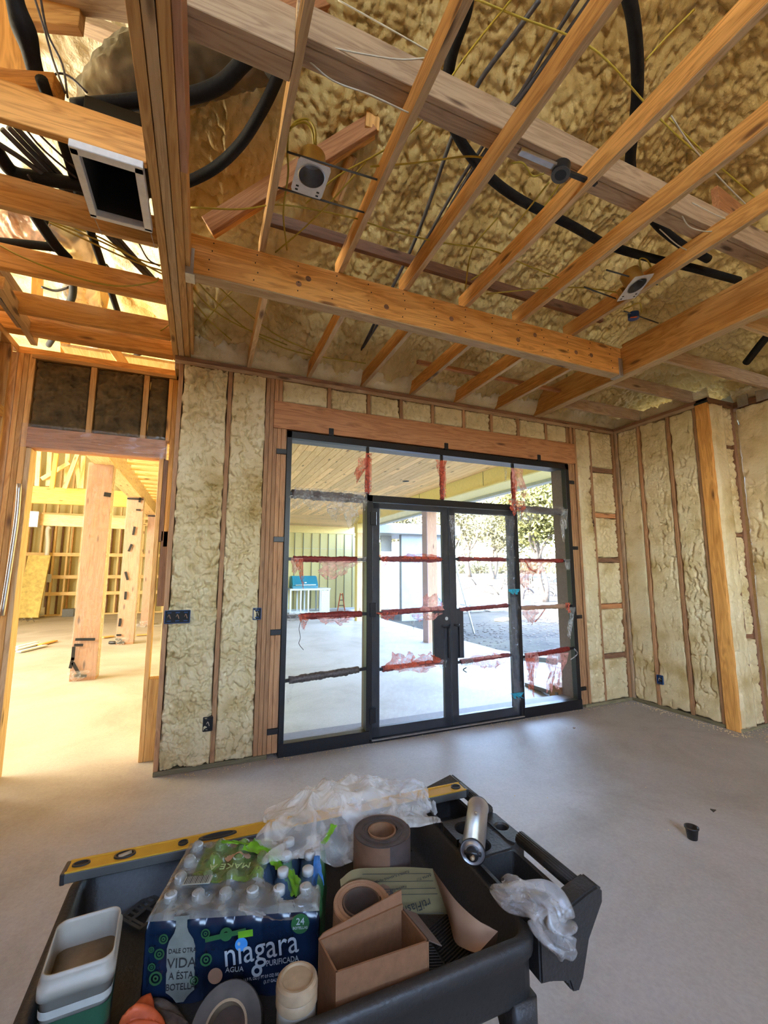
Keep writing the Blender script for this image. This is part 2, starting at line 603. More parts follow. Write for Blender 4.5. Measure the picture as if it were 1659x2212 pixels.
def bumps(u, v, s=0.0):
    """rounded popcorn bumps, 0..1"""
    i, j = np.floor(u), np.floor(v)
    best = np.full(np.shape(u), 9.0)
    for di in (-1, 0, 1):
        for dj in (-1, 0, 1):
            px = i + di + 0.15 + 0.7 * _hash(i + di, j + dj, s)
            py = j + dj + 0.15 + 0.7 * _hash(i + di, j + dj, s + 5.5)
            best = np.minimum(best, (u - px) ** 2 + (v - py) ** 2)
    return np.sqrt(np.maximum(0, 1 - best / 0.42))

def foam_h(u, v, s, flat=0.5, stretch=1.0, f1=11.0, f2=24.0):
    """spray foam relief over surface coordinates in metres, result about 0..1"""
    w = (fbm(u * 7, v * 7, s + 9) - 0.45) * 0.10
    uu, vv = u + w, v * stretch - w
    b1, b2 = bumps(uu * f1, vv * f1, s), bumps(uu * f2, vv * f2, s + 2)
    m = np.clip(fbm(u * 3.1, v * 2.3, s + 41) * 3.2 - 1.0, 0, 1)      # where small cells take over
    b = b1 * (0.75 - 0.35 * m) + b2 * (0.25 + 0.35 * m)
    big = fbm(u * 2.0, v * 1.3, s + 21)
    h = 0.55 * b + 0.75 * (big - 0.20)
    cap = flat + 0.10 * fbm(u * 9, v * 9, s + 31)
    return np.where(h > cap, cap + (h - cap) * 0.12, h)

def grid_obj(name, P, mat, parent=None, smooth=True, label=None, keep=None):
    """P: (n,m,3) array of points"""
    n, m = P.shape[:2]
    me = D.meshes.new(name)
    idx = np.arange(n * m).reshape(n, m)
    f = np.stack([idx[:-1, :-1], idx[1:, :-1], idx[1:, 1:], idx[:-1, 1:]], -1)
    if keep is not None:
        f = f[keep[:-1, :-1] & keep[1:, :-1] & keep[1:, 1:] & keep[:-1, 1:]]
    f = f.reshape(-1, 4)
    used = np.unique(f)
    remap = np.zeros(n * m, int)
    remap[used] = np.arange(len(used))
    V = P.reshape(-1, 3)[used]
    f = remap[f]
    c = np.array([(V[:, 0].min() + V[:, 0].max()) / 2, (V[:, 1].min() + V[:, 1].max()) / 2, V[:, 2].min()])
    V = V - c
    me.vertices.add(len(V))
    me.vertices.foreach_set('co', V.ravel())
    me.loops.add(f.size)
    me.loops.foreach_set('vertex_index', f.ravel())
    me.polygons.add(len(f))
    me.polygons.foreach_set('loop_start', np.arange(0, f.size, 4))
    me.update(calc_edges=True)
    me.validate()
    me.materials.append(mat)
    if smooth:
        me.shade_smooth()
    o = link(D.objects.new(name, me))
    o.location = Vector(c)
    under(o, parent)
    if label: o['label'] = label
    return o

_fs = [0]
def foam_panel(o, u, v, n, su, sv, parent, depth=0.055, res=0.012, flat=0.62, base=-0.04, mat=None, stretch=0.8, rag=0.008, name='foam_panel'):
    """foam filling one stud bay: o corner on the stud face plane, u/v edges, n outward"""
    _fs[0] += 1
    s = _fs[0] * 13.7
    nu, nv = max(6, int(su / res)), max(6, int(sv / res))
    a = np.linspace(0, 1, nu + 1)
    b = np.linspace(0, 1, nv + 1)
    U, V = np.meshgrid(a * su, b * sv, indexing='ij')
    h = foam_h(U + s * 3, V + s, s, flat, stretch, 17.0, 34.0)
    H = base + depth * h / 0.62
    # ragged edge: pull outline in and out a little
    eu = (vnoise(V * 14, V * 0 + s, s) - 0.5) * 2 * rag
    ev = (vnoise(U * 14, U * 0 + s, s + 3) - 0.5) * 2 * rag
    wu = 1 - 2 * a[:, None]
    Uo = U - wu * (np.abs(wu) ** 6) * (0.0 + eu)
    wv = 1 - 2 * b[None, :]
    Vo = V - wv * (np.abs(wv) ** 12) * ev
    edge = np.minimum(np.minimum(U, su - U), np.minimum(V, sv - V))
    H = H - 0.022 * np.exp(-edge / 0.010)
    H[0, :] = H[-1, :] = -0.09
    H[:, 0] = H[:, -1] = -0.09
    o_, u_, v_, n_ = (np.array(Vector(q)) for q in (o, u, v, n))
    P = o_ + Uo[..., None] * u_ + Vo[..., None] * v_ + H[..., None] * n_
    return grid_obj(name, P, mat or M['foam'], parent)

# ================================================================== THE SETTING
# ---- ground slab of the house
fl = bx('floor', -8.0, 5.9, -4.2, 20.6, -0.15, 0.0, M['slab'], None, bev=0)
tag(fl, 'dusty bare concrete slab floor of the room and hall', kind='structure')

# ---- back wall (exterior, with the steel doors)
wb = struct('wall_back', (2.5, 4.25, 0), 'framed exterior wall filled with cream spray foam around the black steel doors')
YF, YB = 4.25, 4.39
bx('sheathing', -0.29, 0.60, 4.39, 4.41, 0, 3.66, M['osb'], wb)
bx('sheathing', 4.46, 5.45, 4.39, 4.41, 0, 3.66, M['osb'], wb)
bx('sheathing', 0.60, 4.46, 4.39, 4.41, 3.08, 3.66, M['osb'], wb)
bx('bottom_plate', -0.29, 0.62, 4.245, YB, 0, 0.038, M['treated'], wb, 'greenish treated bottom plate')
bx('bottom_plate', 4.46, 5.275, 4.245, YB, 0, 0.038, M['treated'], wb, 'greenish treated bottom plate')
bx('top_plate', -0.33, 5.42, YF, YB, 3.584, 3.622, M['grey_wood'], wb)
bx('top_plate', -0.33, 5.42, YF, YB, 3.622, 3.66, M['darkwood'], wb)
for x0, x1, z1 in ((-0.29, -0.252, 3.584), (0.142, 0.18, 3.584), (0.50, 0.538, 3.584), (0.54, 0.578, 3.584),
                   (0.58, 0.618, 3.078), (0.62, 0.658, 3.078), (0.66, 0.712, 3.078)):
    bx('stud', x0, x1, YF, YB, 0.038, z1, M['wallstud'], wb)
for x0 in (0.582, 0.622):
    bx('stud', x0, x0 + 0.038, YF, YB, 3.357, 3.584, M['wallstud'], wb)
for x0, x1, z1 in ((4.388, 4.423, 3.078), (4.425, 4.463, 3.078), (4.465, 4.503, 3.078), (4.523, 4.561, 3.584), (4.790, 4.828, 3.584), (5.232, 5.275, 3.584)):
    bx('stud', x0, x1, YF, YB, 0.038, z1, M['wallstud'], wb)
bx('header', 0.58, 4.52, 4.24, YB, 3.078, 3.357, M['redfir'], wb, 'reddish laminated door header')
xs = [0.66, 1.144, 1.586, 1.974, 2.375, 2.796, 3.196, 3.603, 4.052, 4.409]
for x in xs[1:]:
    bx('cripple_stud', x - 0.019, x + 0.019, YF, YB, 3.357, 3.584, M['wallstud'], wb)
bx('cripple_stud', 4.46, 4.498, YF, YB, 3.357, 3.584, M['wallstud'], wb)
for a, b in zip(xs, xs[1:]):
    x0 = a + (0.019 if a != xs[0] else 0)
    foam_panel((x0, YF, 3.357), (1, 0, 0), (0, 0, 1), (0, -1, 0), b - 0.019 - x0, 0.227, wb, res=0.009, flat=0.48, rag=0.012)
foam_panel((-0.252, YF, 0.038), (1, 0, 0), (0, 0, 1), (0, -1, 0), 0.394, 3.546, wb, res=0.0068, depth=0.080, base=-0.058, flat=0.62, rag=0.010)
foam_panel((0.18, YF, 0.038), (1, 0, 0), (0, 0, 1), (0, -1, 0), 0.32, 3.546, wb, res=0.0068, depth=0.080, base=-0.058, flat=0.60, rag=0.010)
foam_panel((4.561, YF, 0.038), (1, 0, 0), (0, 0, 1), (0, -1, 0), 0.229, 3.546, wb, res=0.011, rag=0.016)
zb = [0.038, 0.576, 1.208, 1.815, 2.418, 3.047, 3.584]
for k, z in enumerate(zb[1:-1]):
    bx('blocking', 4.828, 5.232, 4.275, YB, z - 0.03, z + 0.03, M['darkwood'] if k % 2 == 0 else M['redfir'], wb)
for a, b in zip(zb, zb[1:]):
    z0 = a + (0.03 if a > 0.1 else 0)
    z1 = b - (0.03 if b < 3.5 else 0)
    foam_panel((4.828, YF, z0), (1, 0, 0), (0, 0, 1), (0, -1, 0), 0.404, z1 - z0, wb, res=0.011, base=-0.06, rag=0.012)

# ---- right wall
wr = struct('wall_right', (5.275, 3.6, 0), 'right framed wall of the alcove corner filled with cream spray foam')
XR = 5.275
bx('sheathing', XR + 0.14, XR + 0.16, 3.14, 4.39, 0, 3.66, M['osb'], wr)
bx('bottom_plate', XR, XR + 0.14, 3.0, 4.25, 0, 0.038, M['treated'], wr, 'greenish treated bottom plate')
bx('top_plate', XR, XR + 0.14, 3.0, 4.25, 3.584, 3.622, M['grey_wood'], wr)
bx('top_plate', XR, XR + 0.14, 3.0, 4.25, 3.622, 3.66, M['darkwood'], wr)
for y in (4.212, 3.868, 3.468, 3.14):
    bx('stud', XR, XR + 0.14, y, y + 0.038, 0.038, 3.584, M['grey_wood'] if y > 4 else M['wallstud'], wr)
bx('laminated_post', XR - 0.012, XR + 0.14, 3.0, 3.138, 0.0, 3.60, M['fir'], wr, 'wide orange laminated post at the wall corner')
bx('post_strap', XR - 0.016, XR + 0.14, 2.996, 3.142, 3.60, 3.625, M['dark_void'], wr)
for y0, y1 in ((3.906, 4.212), (3.506, 3.868), (3.178, 3.468)):
    foam_panel((XR, y0, 0.038), (0, 1, 0), (0, 0, 1), (-1, 0, 0), y1 - y0, 3.546, wr, res=0.011, depth=0.045, flat=0.42, stretch=0.45, rag=0.020)

# ---- short return wall beside the post, then the side wall running towards the viewer
wt = struct('wall_return', (5.5, 3.0, 0), 'narrow foamed return wall beside the orange post')
bx('bottom_plate', XR, 5.75, 2.995, 3.13, 0, 0.038, M['treated'], wt)
bx('top_plate', XR, 5.75, 2.995, 3.13, 3.584, 3.66, M['darkwood'], wt)
for x0, x1 in ((5.502, 5.54), (5.70, 5.75)):
    bx('stud', x0, x1, 3.0, 3.13, 0.038, 3.584, M['darkwood'], wt)
for z in (3.11, 2.08, 0.955):
    bx('blocking', 5.54, 5.70, 3.02, 3.13, z - 0.02, z + 0.02, M['darkwood'], wt)
foam_panel((XR + 0.012, 2.994, 0.038), (1, 0, 0), (0, 0, 1), (0, -1, 0), 0.215, 3.546, wt, res=0.012, depth=0.03, flat=0.5, base=0.004, stretch=0.4, rag=0.015)
for z0, z1 in ((0.038, 0.935), (0.975, 2.06), (2.10, 3.09), (3.13, 3.584)):
    foam_panel((5.54, 3.0, z0), (1, 0, 0), (0, 0, 1), (0, -1, 0), 0.16, z1 - z0, wt, res=0.012, base=-0.05, rag=0.01)
bx('sheathing', XR, 5.77, 3.13, 3.15, 0, 3.66, M['osb'], wt)

ws = struct('wall_side', (5.75, 0, 0), 'side wall foamed over between its studs')
bx('sheathing', 5.89, 5.91, -4.2, 3.15, 0, 3.66, M['osb'], ws)
bx('bottom_plate', 5.75, 5.89, -4.2, 2.99, 0, 0.038, M['treated'], ws)
bx('top_plate', 5.75, 5.89, -4.2, 3.10, 3.584, 3.66, M['darkwood'], ws)
for y0, y1 in ((2.60, 2.99), (2.2, 2.56)):
    foam_panel((5.75, y0, 0.038), (0, 1, 0), (0, 0, 1), (-1, 0, 0), y1 - y0, 3.546, ws, res=0.013, depth=0.045, flat=0.42, stretch=0.5)
    bx('stud', 5.75, 5.89, y0 - 0.04, y0, 0.038, 3.584, M['wallstud'], ws)
for k in range(15):
    y0 = 1.76 - k * 0.41
    bx('stud', 5.75, 5.89, y0 - 0.04, y0, 0.038, 3.584, M['wallstud'], ws)
foam_panel((5.77, -4.2, 0.038), (0, 1, 0), (0, 0, 1), (-1, 0, 0), 6.36, 3.546, ws, res=0.05, depth=0.03, flat=0.7, stretch=0.5)
for y0, y1 in ((2.84, 2.95), (2.55, 2.76), (2.1, 2.4)):
    bx('strap_plate', 5.742, 5.752, y0, y1, 3.585, 3.72, M['galv'], ws, 'grey steel strap on the top plate')

# ---- rear wall behind the viewer, with an opening added to let in fill daylight
wq = struct('wall_rear', (2, -4.2, 0))
bx('gable_panel', -0.3, 5.9, -4.3, -4.2, 3.5, 7.0, M['osb'], wq)
for x0, x1, z0, z1 in ((-2.0, -0.2, 0, 3.66), (2.6, 5.9, 0, 3.66), (-0.2, 2.6, 3.3, 3.66), (-0.2, 2.6, 0, 1.9)):
    bx('sheathing', x0, x1, -4.2, -4.1, z0, z1, M['osb'], wq)

# ---- hall partition with the doorway
wd = struct('wall_hall', (-0.9, 4.6, 0), 'stud partition with the open doorway and brown wool batts above it')
YD = 4.60
bx('top_plate', -1.62, -0.30, YD, YD + 0.14, 3.60, 3.66, M['fir'], wd)
bx('top_plate', -1.50, -0.33, YD - 0.012, YD + 0.12, 3.565, 3.60, M['stud'], wd)
for x0, x1, m in ((-1.66, -1.60, 'grey_wood'), (-1.598, -1.56, 'stud'), (-1.558, -1.52, 'stud'), (-1.518, -1.475, 'stud')):
    bx('stud', x0, x1, YD, YD + 0.14, 0.0, 3.60, M[m], wd)
bx('trimmer_stud', -1.473, -1.435, YD, YD + 0.14, 0.0, 2.742, M['pale'], wd, 'pale trimmer stud of the doorway')
bx('trimmer_stud', -0.435, -0.397, YD, YD + 0.14, 0.0, 2.76, M['stud'], wd)
bx('stud', -0.395, -0.357, YD, YD + 0.14, 2.93, 3.565, M['fir'], wd)
bx('stud', -0.355, -0.317, YD, YD + 0.14, 1.9, 3.565, M['fir'], wd)
bx('stud', -0.395, -0.357, YD, YD + 0.14, 1.95, 2.74, M['darkwood'], wd)
bx('blocking', -0.395, -0.305, YD, YD + 0.14, 0.0, 0.70, M['stud'], wd)
bx('blocking', -0.375, -0.305, YD, YD + 0.14, 1.35, 2.05, M['darkwood'], wd)
bx('door_header', -1.475, -0.385, YD - 0.01, YD + 0.14, 2.75, 2.93, M['redfir'], wd, 'reddish header above the doorway')
for x in (-1.028, -0.59):
    bx('cripple_stud', x - 0.024, x + 0.024, YD, YD + 0.14, 2.93, 3.565, M['stud'], wd)
for x0, x1 in ((-1.475, -1.052), (-1.004, -0.614), (-0.566, -0.397)):
    foam_panel((x0, YD, 2.93), (1, 0, 0), (0, 0, 1), (0, -1, 0), x1 - x0, 0.635, wd, res=0.012, depth=0.05, base=-0.05, flat=0.9, mat=M['batt'], stretch=1.0, rag=0.004, name='wool_batt')
# clear film stretched over the header
def film_grid(name, o, u, v, n, su, sv, mat, parent=None, amp=0.012, seed=1.0, nu=50, nv=30, rag=0.0, fold=9.0, label=None, smooth=True):
    a = np.linspace(0, 1, nu)
    b = np.linspace(0, 1, nv)
    U, V = np.meshgrid(a, b, indexing='ij')
    c = fbm(U * fold + V * 3, V * fold * 0.5 + seed, seed, 4)
    H = amp * (np.abs(c - 0.47) * 4 - 0.6)
    ra = rag * (fbm(U * 5, V * 0, seed + 3, 3) - 0.45)
    o_, u_, v_, n_ = (np.array(Vector(q)) for q in (o, u, v, n))
    P = o_ + (U * su)[..., None] * u_ + (V * (sv + ra))[..., None] * v_ + H[..., None] * n_
    return grid_obj(name, P, mat, parent, smooth, label)
film_grid('plastic_film', (-1.52, YD - 0.022, 2.955), (1, 0, 0), (0, 0, -1), (0, -1, 0), 1.15, 0.22, M['clear_thin'], wd, 0.012, 3.0, 70, 20, 0.04, 6)

# ---- left partition at the edge of the picture
wl = struct('wall_left', (-1.62, 3, 0), 'open stud partition beside the doorway')
for y0 in (4.44, 4.20, 3.80, 3.40, 3.0, 2.6, 2.2):
    bx('stud', -1.72, -1.60, y0, y0 + 0.038, 0.0, 3.60, M['pale'] if y0 == 4.20 else M['stud'], wl)
bx('top_plate', -1.72, -1.60, 2.0, 4.60, 3.60, 3.66, M['stud'], wl)
for z in (1.3, 2.25, 2.95):
    bx('blocking', -1.72, -1.60, 4.238, 4.44, z, z + 0.09, M['stud'], wl)
bx('backing_panel', -1.86, -1.84, -4.0, 4.60, 0, 3.66, M['darkwood'], wl)  # dark sheet put in for the unlit depth behind the studs
tube('grey_pipe', [(-1.458, 4.500, 2.403), (-1.450, 4.500, 2.109), (-1.461, 4.500, 1.688), (-1.475, 4.500, 1.318)], 0.017, M['galv'], wl, label='grey flexible conduit down the bay')

# ---- hall shell
wh = struct('wall_hall_far', (-4, 20, 0), 'far stud wall of the hall')
bx('backing_panel', -8.0, -0.3, 20.5, 20.6, 0, 6.5, M['siding'], wh)
for k in range(15):
    x = -6.9 + k * 0.42
    bx('stud', x, x + 0.06, 19.9, 20.02, 0.0, 5.6, M['hard_wood'], wh)
for k in range(20):
    x = -6.75 + k * 0.33
    bx('stud', x, x + 0.05, 20.35, 20.45, 0.0, 3.6, M['darkwood'] if k % 3 else M['stud'], wh)
for z in (0.74, 1.36, 2.20, 3.45, 3.70):
    bx('girt', -7.0, -1.0, 19.84, 19.9, z, z + 0.13, M['hard_wood'], wh)
bx('bottom_plate', -7.0, -1.0, 19.84, 20.05, 0.0, 0.05, M['hard_wood'], wh)
whl = struct('wall_hall_left', (-8, 8, 0))
bx('sheathing', -8.05, -7.95, -4.2, 20.6, 0, 7.0, M['siding'], whl)
whr = struct('wall_hall_right', (-0.25, 12, 0))
bx('sheathing', -0.33, -0.22, 4.76, 20.6, 0, 3.60, M['siding'], whr)
wq2 = struct('wall_hall_rear', (-5, -4, 0))
bx('sheathing', -8.0, -1.7, -4.2, -4.1, 0, 7.0, M['osb'], wq2)

# ---- roof: one shell that shades the porch, foamed from below
rf = struct('roof', (1, 8, 7.2), 'gable roof over room, hall and porch')
def quad_slab(name, pts, th, mat, parent):
    bm = bmesh.new()
    a = [Vector(p) for p in pts]
    loft_bm(bm, [a, [p + Vector((0, 0, th)) for p in a]])
    return obj(name, bm, mat, parent)
quad_slab('roof_slope', [(1, -4.5, 7.3), (5.95, -4.5, 4.32), (5.95, 21, 4.32), (1, 21, 7.3)], 0.12, M['osb'], rf)
quad_slab('roof_slope', [(1, -4.5, 7.3), (1, 21, 7.3), (-8.2, 21, 6.9), (-8.2, -4.5, 6.9)], 0.12, M['osb'], rf)
bx('fascia_board', 5.88, 5.95, -4.5, 21, 3.62, 4.35, M['fascia'], rf)

def roof_z(X, Y):
    a = 3.84 + 0.56 * (4.30 - Y)
    b = 3.84 + 0.56 * (5.80 - X)
    # soft minimum along the hip
    k = 0.12
    h = np.clip(0.5 + 0.5 * (b - a) / k, 0, 1)
    z = b * (1 - h) + a * h - k * h * (1 - h)
    return np.minimum(z, 6.35)

ce = struct('ceiling', (2.5, 1.5, 4), 'underside of the roof sprayed with lumpy tan foam')
def roof_foam(x0, x1, y0, y1, res, seed, parent, mat, amp=0.11, f=None, name='foam_deck'):
    nx, ny = int((x1 - x0) / res), int((y1 - y0) / res)
    X, Y = np.meshgrid(np.linspace(x0, x1, nx), np.linspace(y0, y1, ny), indexing='ij')
    Z = (f or roof_z)(X, Y)
    w = (fbm(X * 5, Y * 5, seed + 9) - 0.45) * 0.14
    s1 = 0.50 * bumps((X + w) * 10, (Y - w) * 8, seed) + 0.50 * bumps((X + w) * 23, (Y + w) * 19, seed + 2)
    raf = np.abs(((X * 1.64) % 1.0) - 0.5) * 2      # foam swells between the rafters
    big = fbm(X * 1.6, Y * 1.6, seed + 7)
    Z = Z - amp * s1 - 0.05 * raf ** 3 - 0.16 * (big - 0.3)
    P = np.stack([X, Y, Z], -1)
    return grid_obj(name, P, mat, parent)
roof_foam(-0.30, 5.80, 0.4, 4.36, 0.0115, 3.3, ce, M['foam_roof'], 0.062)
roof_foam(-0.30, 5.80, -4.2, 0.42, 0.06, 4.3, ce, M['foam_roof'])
# foam lip that closes the gap over the plates
def lip(p0, p1, seed, nrm, parent, r=0.10):
    """rounded bead of foam lying on the wall plate"""
    p0, p1 = np.array(p0, float), np.array(p1, float)
    L = np.linalg.norm(p1 - p0)
    nu, nv = int(L / 0.018), 16
    U, V = np.meshgrid(np.linspace(0, L, nu), np.linspace(0, 1, nv), indexing='ij')
    h = foam_h(U + seed, V * 0.35, seed, 0.9, 1.0)
    th = V * pi * 0.62
    rr = r * (0.55 + 0.8 * h)
    d = (p1 - p0) / L
    n = np.array(nrm, float)
    P = p0 + U[..., None] * d + (rr * np.sin(th))[..., None] * n * 0.9 + ((1 - np.cos(th)) * rr * 1.3)[..., None] * np.array([0, 0, 1.0])
    return grid_obj('foam_bead', P, M['foam'], parent)
lip((-0.2, 4.33, 3.655), (5.40, 4.33, 3.655), 2.2, (0, -1, 0), ce, 0.15)
lip((5.36, 3.0, 3.655), (5.36, 4.35, 3.655), 5.2, (-1, 0, 0), ce, 0.07)
lip((5.83, 0.5, 3.655), (5.83, 3.0, 3.655), 8.2, (-1, 0, 0), ce, 0.12)

def roof_hall(X, Y):
    return np.minimum(5.3 + 0.30 * (-0.3 - X) + 0.10 * (4.3 - np.minimum(Y, 4.3)), 6.8)
ch = struct('ceiling_hall', (-4, 8, 6), 'pale foamed roof over the hall')
roof_foam(-8.0, -0.30, -1.0, 6.0, 0.04, 6.1, ch, M['foam_lit'], 0.07, roof_hall)
roof_foam(-8.0, -0.30, -4.2, -0.98, 0.15, 6.1, ch, M['foam_lit'], 0.07, roof_hall)
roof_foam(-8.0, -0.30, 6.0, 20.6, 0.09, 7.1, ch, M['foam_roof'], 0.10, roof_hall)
bx('gable_panel', -0.34, -0.30, 4.4, 20.6, 3.6, 5.5, M['osb'], ch)

# ---- foam skirt between room attic and hall attic at the top plate end
# ================================================================== THE DOORS
d1 = struct('door_1', (2.55, 4.3, 0), 'wide black steel french doors with side lights and transoms, wrapped in torn film')
FY0, FY1 = 4.235, 4.31
X0, X1, ZT = 0.715, 4.385, 3.062
bx('door_frame', X0, X0 + 0.05, FY0, FY1, 0.0, ZT, M['black'], d1)
bx('door_frame', X1 - 0.06, X1, FY0, FY1, 0.0, ZT, M['black'], d1)
bx('door_frame', X0, X1, FY0, FY1, ZT - 0.07, ZT, M['black'], d1)
bx('door_sill', X0, 1.60, FY0 - 0.01, FY1, 0.0, 0.115, M['black'], d1)
bx('door_sill', 3.50, X1, FY0 - 0.01, FY1, 0.0, 0.115, M['black'], d1)
bx('door_sill', 1.60, 3.50, FY0 - 0.015, FY1 + 0.02, 0.0, 0.03, M['black'], d1)
bx('threshold_strip', 1.62, 3.49, FY0 - 0.025, FY0, 0.02, 0.032, M['galv'], d1)
for a, b in ((1.565, 1.63), (3.465, 3.52)):
    bx('mullion', a, b, FY0, FY1, 0.0, 2.47, M['black'], d1)
bx('transom_bar', 1.565, 3.52, FY0, FY1, 2.40, 2.47, M['black'], d1)
# outer reveal of the opening
for x0, x1 in ((X0 - 0.02, X0 + 0.03), (X1 - 0.05, X1 + 0.03)):
    bx('reveal', x0, x1, FY1, 4.50, 0.0, ZT, M['bronze'], d1)
bx('reveal', X0, X1, FY1, 4.50, ZT - 0.05, ZT + 0.02, M['reveal_grey'], d1)
bx('reveal', X0, X1, FY1, 4.50, -0.04, 0.11, M['reveal_grey'], d1)
for x0, x1 in ((1.575, 1.615), (3.475, 3.51)):
    bx('reveal', x0, x1, FY1, 4.40, 0.0, 2.44, M['bronze'], d1)
clips = [(0.63, 2.842), (0.622, 1.975), (0.621, 1.107), (0.618, 0.231)]
for x, z in clips:
    bx('mounting_clip', 0.615, X0, FY0 - 0.004, FY0 + 0.03, z - 0.025, z + 0.025, M['black'], d1)
for z in (2.827, 1.964, 1.099, 0.231):
    bx('mounting_clip', X1, X1 + 0.085, FY0 - 0.004, FY0 + 0.03, z - 0.022, z + 0.022, M['black'], d1)
for x in (1.166, 2.539, 3.90):
    bx('mounting_clip', x - 0.025, x + 0.025, FY0 - 0.004, FY0 + 0.03, ZT, ZT + 0.08, M['black'], d1)

def wrapped_bar(p0, p1, r, mat, clear0=0.03, clear1=0.03, parent=d1, lump=0.25, bare0=0.0):
    """square steel bar in a rough wrapped sleeve"""
    p0, p1 = Vector(p0), Vector(p1)
    m = board('muntin', p0, p1, 0.028, 0.03, M['black'], parent, up=(0, 1, 0) if abs((p1 - p0).z) > 0.5 * (p1 - p0).length else (0, 0, 1))
    d = p1 - p0
    n = 40
    a, b = p0 + d * (clear0 + bare0), p1 - d * clear1
    pts = [a.lerp(b, k / n) + Vector((0, random.uniform(-1, 1), random.uniform(-1, 1))) * 0.0022 for k in range(n + 1)]
    s = random.random() * 50
    w = tube('wrap_sleeve', pts, lambda t: r * (0.9 + lump * (vnoise(np.array(t * 9.0 + s), np.array(0.0), s) - 0.3)), mat, m, seg=10, n=1, smooth=False, jitter=0.10)
    return m

def scrap(p, size, mat, seed, parent, droop=1.0, lean=0.0, name='torn_film', nrm=(0, -1, 0), taper=0.5, up=False):
    """a torn, folded rag of film hanging from point p"""
    nu, nv = 22, 26
    U, V = np.meshgrid(np.linspace(-0.5, 0.5, nu), np.linspace(0, 1, nv), indexing='ij')
    w = size[0] * (1 - taper * V + 0.35 * (vnoise(V * 4, V * 0 + seed, seed) - 0.5))
    edge = size[1] * (0.65 + 0.7 * vnoise(U * 6 + seed, U * 0, seed + 2))
    X = U * w + lean * V * size[1] + 0.03 * size[0] * np.sin(V * 9 + seed)
    Z = -V * edge * (1 if not up else -1)
    fold = fbm(U * 7 + V * 1.5 + seed, V * 2, seed, 3)
    Yy = (np.abs(fold - 0.45) * 5 - 0.6) * min(size[0] * 0.22, 0.03) * (0.3 + V)
    P = np.stack([p[0] + X, p[1] - Yy, p[2] + Z], -1)
    keep = (vnoise(U * 9 + seed, V * 7, seed + 8) > 0.05) | (V < 0.3)
    return grid_obj(name, P, mat, parent, True, keep=keep)

FYM = 4.27
# left side light
zs = (0.672, 1.24, 1.79)
b = wrapped_bar((0.765, FYM, 2.434), (1.575, FYM, 2.425), 0.052, M['brown_wrap'], 0.02, 0.06)
for x, w_, h_, s in ((0.83, 0.16, 0.12, 1), (1.0, 0.25, 0.12, 2), (1.20, 0.26, 0.20, 3), (1.38, 0.24, 0.24, 4), (1.52, 0.12, 0.09, 6)):
    scrap((x, FYM - 0.05, 2.41), (w_, h_), M['clear'], s * 3.3, b)
film_grid('film_layer', (0.80, FYM - 0.054, 2.49), (1, 0, 0), (0, 0, -1), (0, -1, 0), 0.76, 0.10, M['clear'], b, 0.02, 5.0, 60, 14, 0.06, 14)
b = wrapped_bar((0.765, FYM, 1.79), (1.575, FYM, 1.79), 0.032, M['red_wrap'], 0.06, 0.14)
scrap((0.84, FYM - 0.04, 1.80), (0.13, 0.13), M['pink_mesh'], 7.1, b); scrap((0.86, FYM - 0.045, 1.79), (0.09, 0.22), M['red_mesh'], 9.3, b, taper=0.85, lean=0.2)
scrap((1.28, FYM - 0.03, 1.775), (0.40, 0.14), M['pink_mesh'], 11.2, b, lean=-0.6)
tube('sleeve_end', [(1.46, FYM, 1.79), (1.52, FYM, 1.79), (1.575, FYM, 1.80)], [0.03, 0.034, 0.03], M['clear'], b, jitter=0.15)
b = wrapped_bar((0.765, FYM, 1.24), (1.575, FYM, 1.24), 0.034, M['red_wrap'], 0.16, 0.07)
tube('sleeve_end', [(0.75, FYM, 1.235), (0.82, FYM, 1.24), (0.90, FYM, 1.24)], [0.036, 0.04, 0.036], M['clear'], b, jitter=0.15)
scrap((0.93, FYM - 0.04, 1.26), (0.12, 0.12), M['red_mesh'], 15.1, b); scrap((1.25, FYM - 0.03, 1.225), (0.45, 0.07), M['pink_mesh'], 17.4, b)
tube('torn_thread', [(0.90, FYM - 0.03, 1.21), (0.88, FYM - 0.04, 1.13), (0.895, FYM - 0.04, 1.05), (0.885, FYM - 0.03, 0.99), (0.93, FYM - 0.03, 0.93)], 0.003, M['brown_wrap'], b, seg=5)
b = wrapped_bar((0.765, FYM, 0.655), (1.575, FYM, 0.70), 0.036, M['grey_wrap'], 0.05, 0.1)
scrap((0.80, FYM - 0.03, 0.65), (0.09, 0.18), M['clear_thin'], 19.2, b)
# right side light
b = wrapped_bar((3.52, FYM, 2.44), (4.325, FYM, 2.42), 0.045, M['brown_wrap'], 0.12, 0.08)
scrap((3.60, FYM - 0.05, 2.44), (0.26, 0.16), M['clear'], 21.3, b); scrap((3.75, FYM - 0.05, 2.40), (0.25, 0.12), M['clear'], 23.1, b)
scrap((4.26, FYM - 0.05, 2.46), (0.13, 0.20), M['clear'], 25.3, b); scrap((4.22, FYM - 0.05, 2.32), (0.09, 0.22), M['clear'], 27.0, b)
film_grid('film_layer', (3.62, FYM - 0.05, 2.485), (1, 0, 0), (0, 0, -1), (0, -1, 0), 0.64, 0.09, M['clear_thin'], b, 0.018, 6.0, 50, 12, 0.05, 14)
b = wrapped_bar((3.52, FYM, 1.80), (4.325, FYM, 1.80), 0.027, M['red_wrap'], 0.02, 0.12)
scrap((3.62, FYM - 0.03, 1.80), (0.17, 0.36), M['pink_mesh'], 31.3, b, taper=0.2, lean=-0.1); scrap((3.87, FYM - 0.03, 1.79), (0.42, 0.16), M['pink_mesh'], 33.3, b, lean=-0.6)
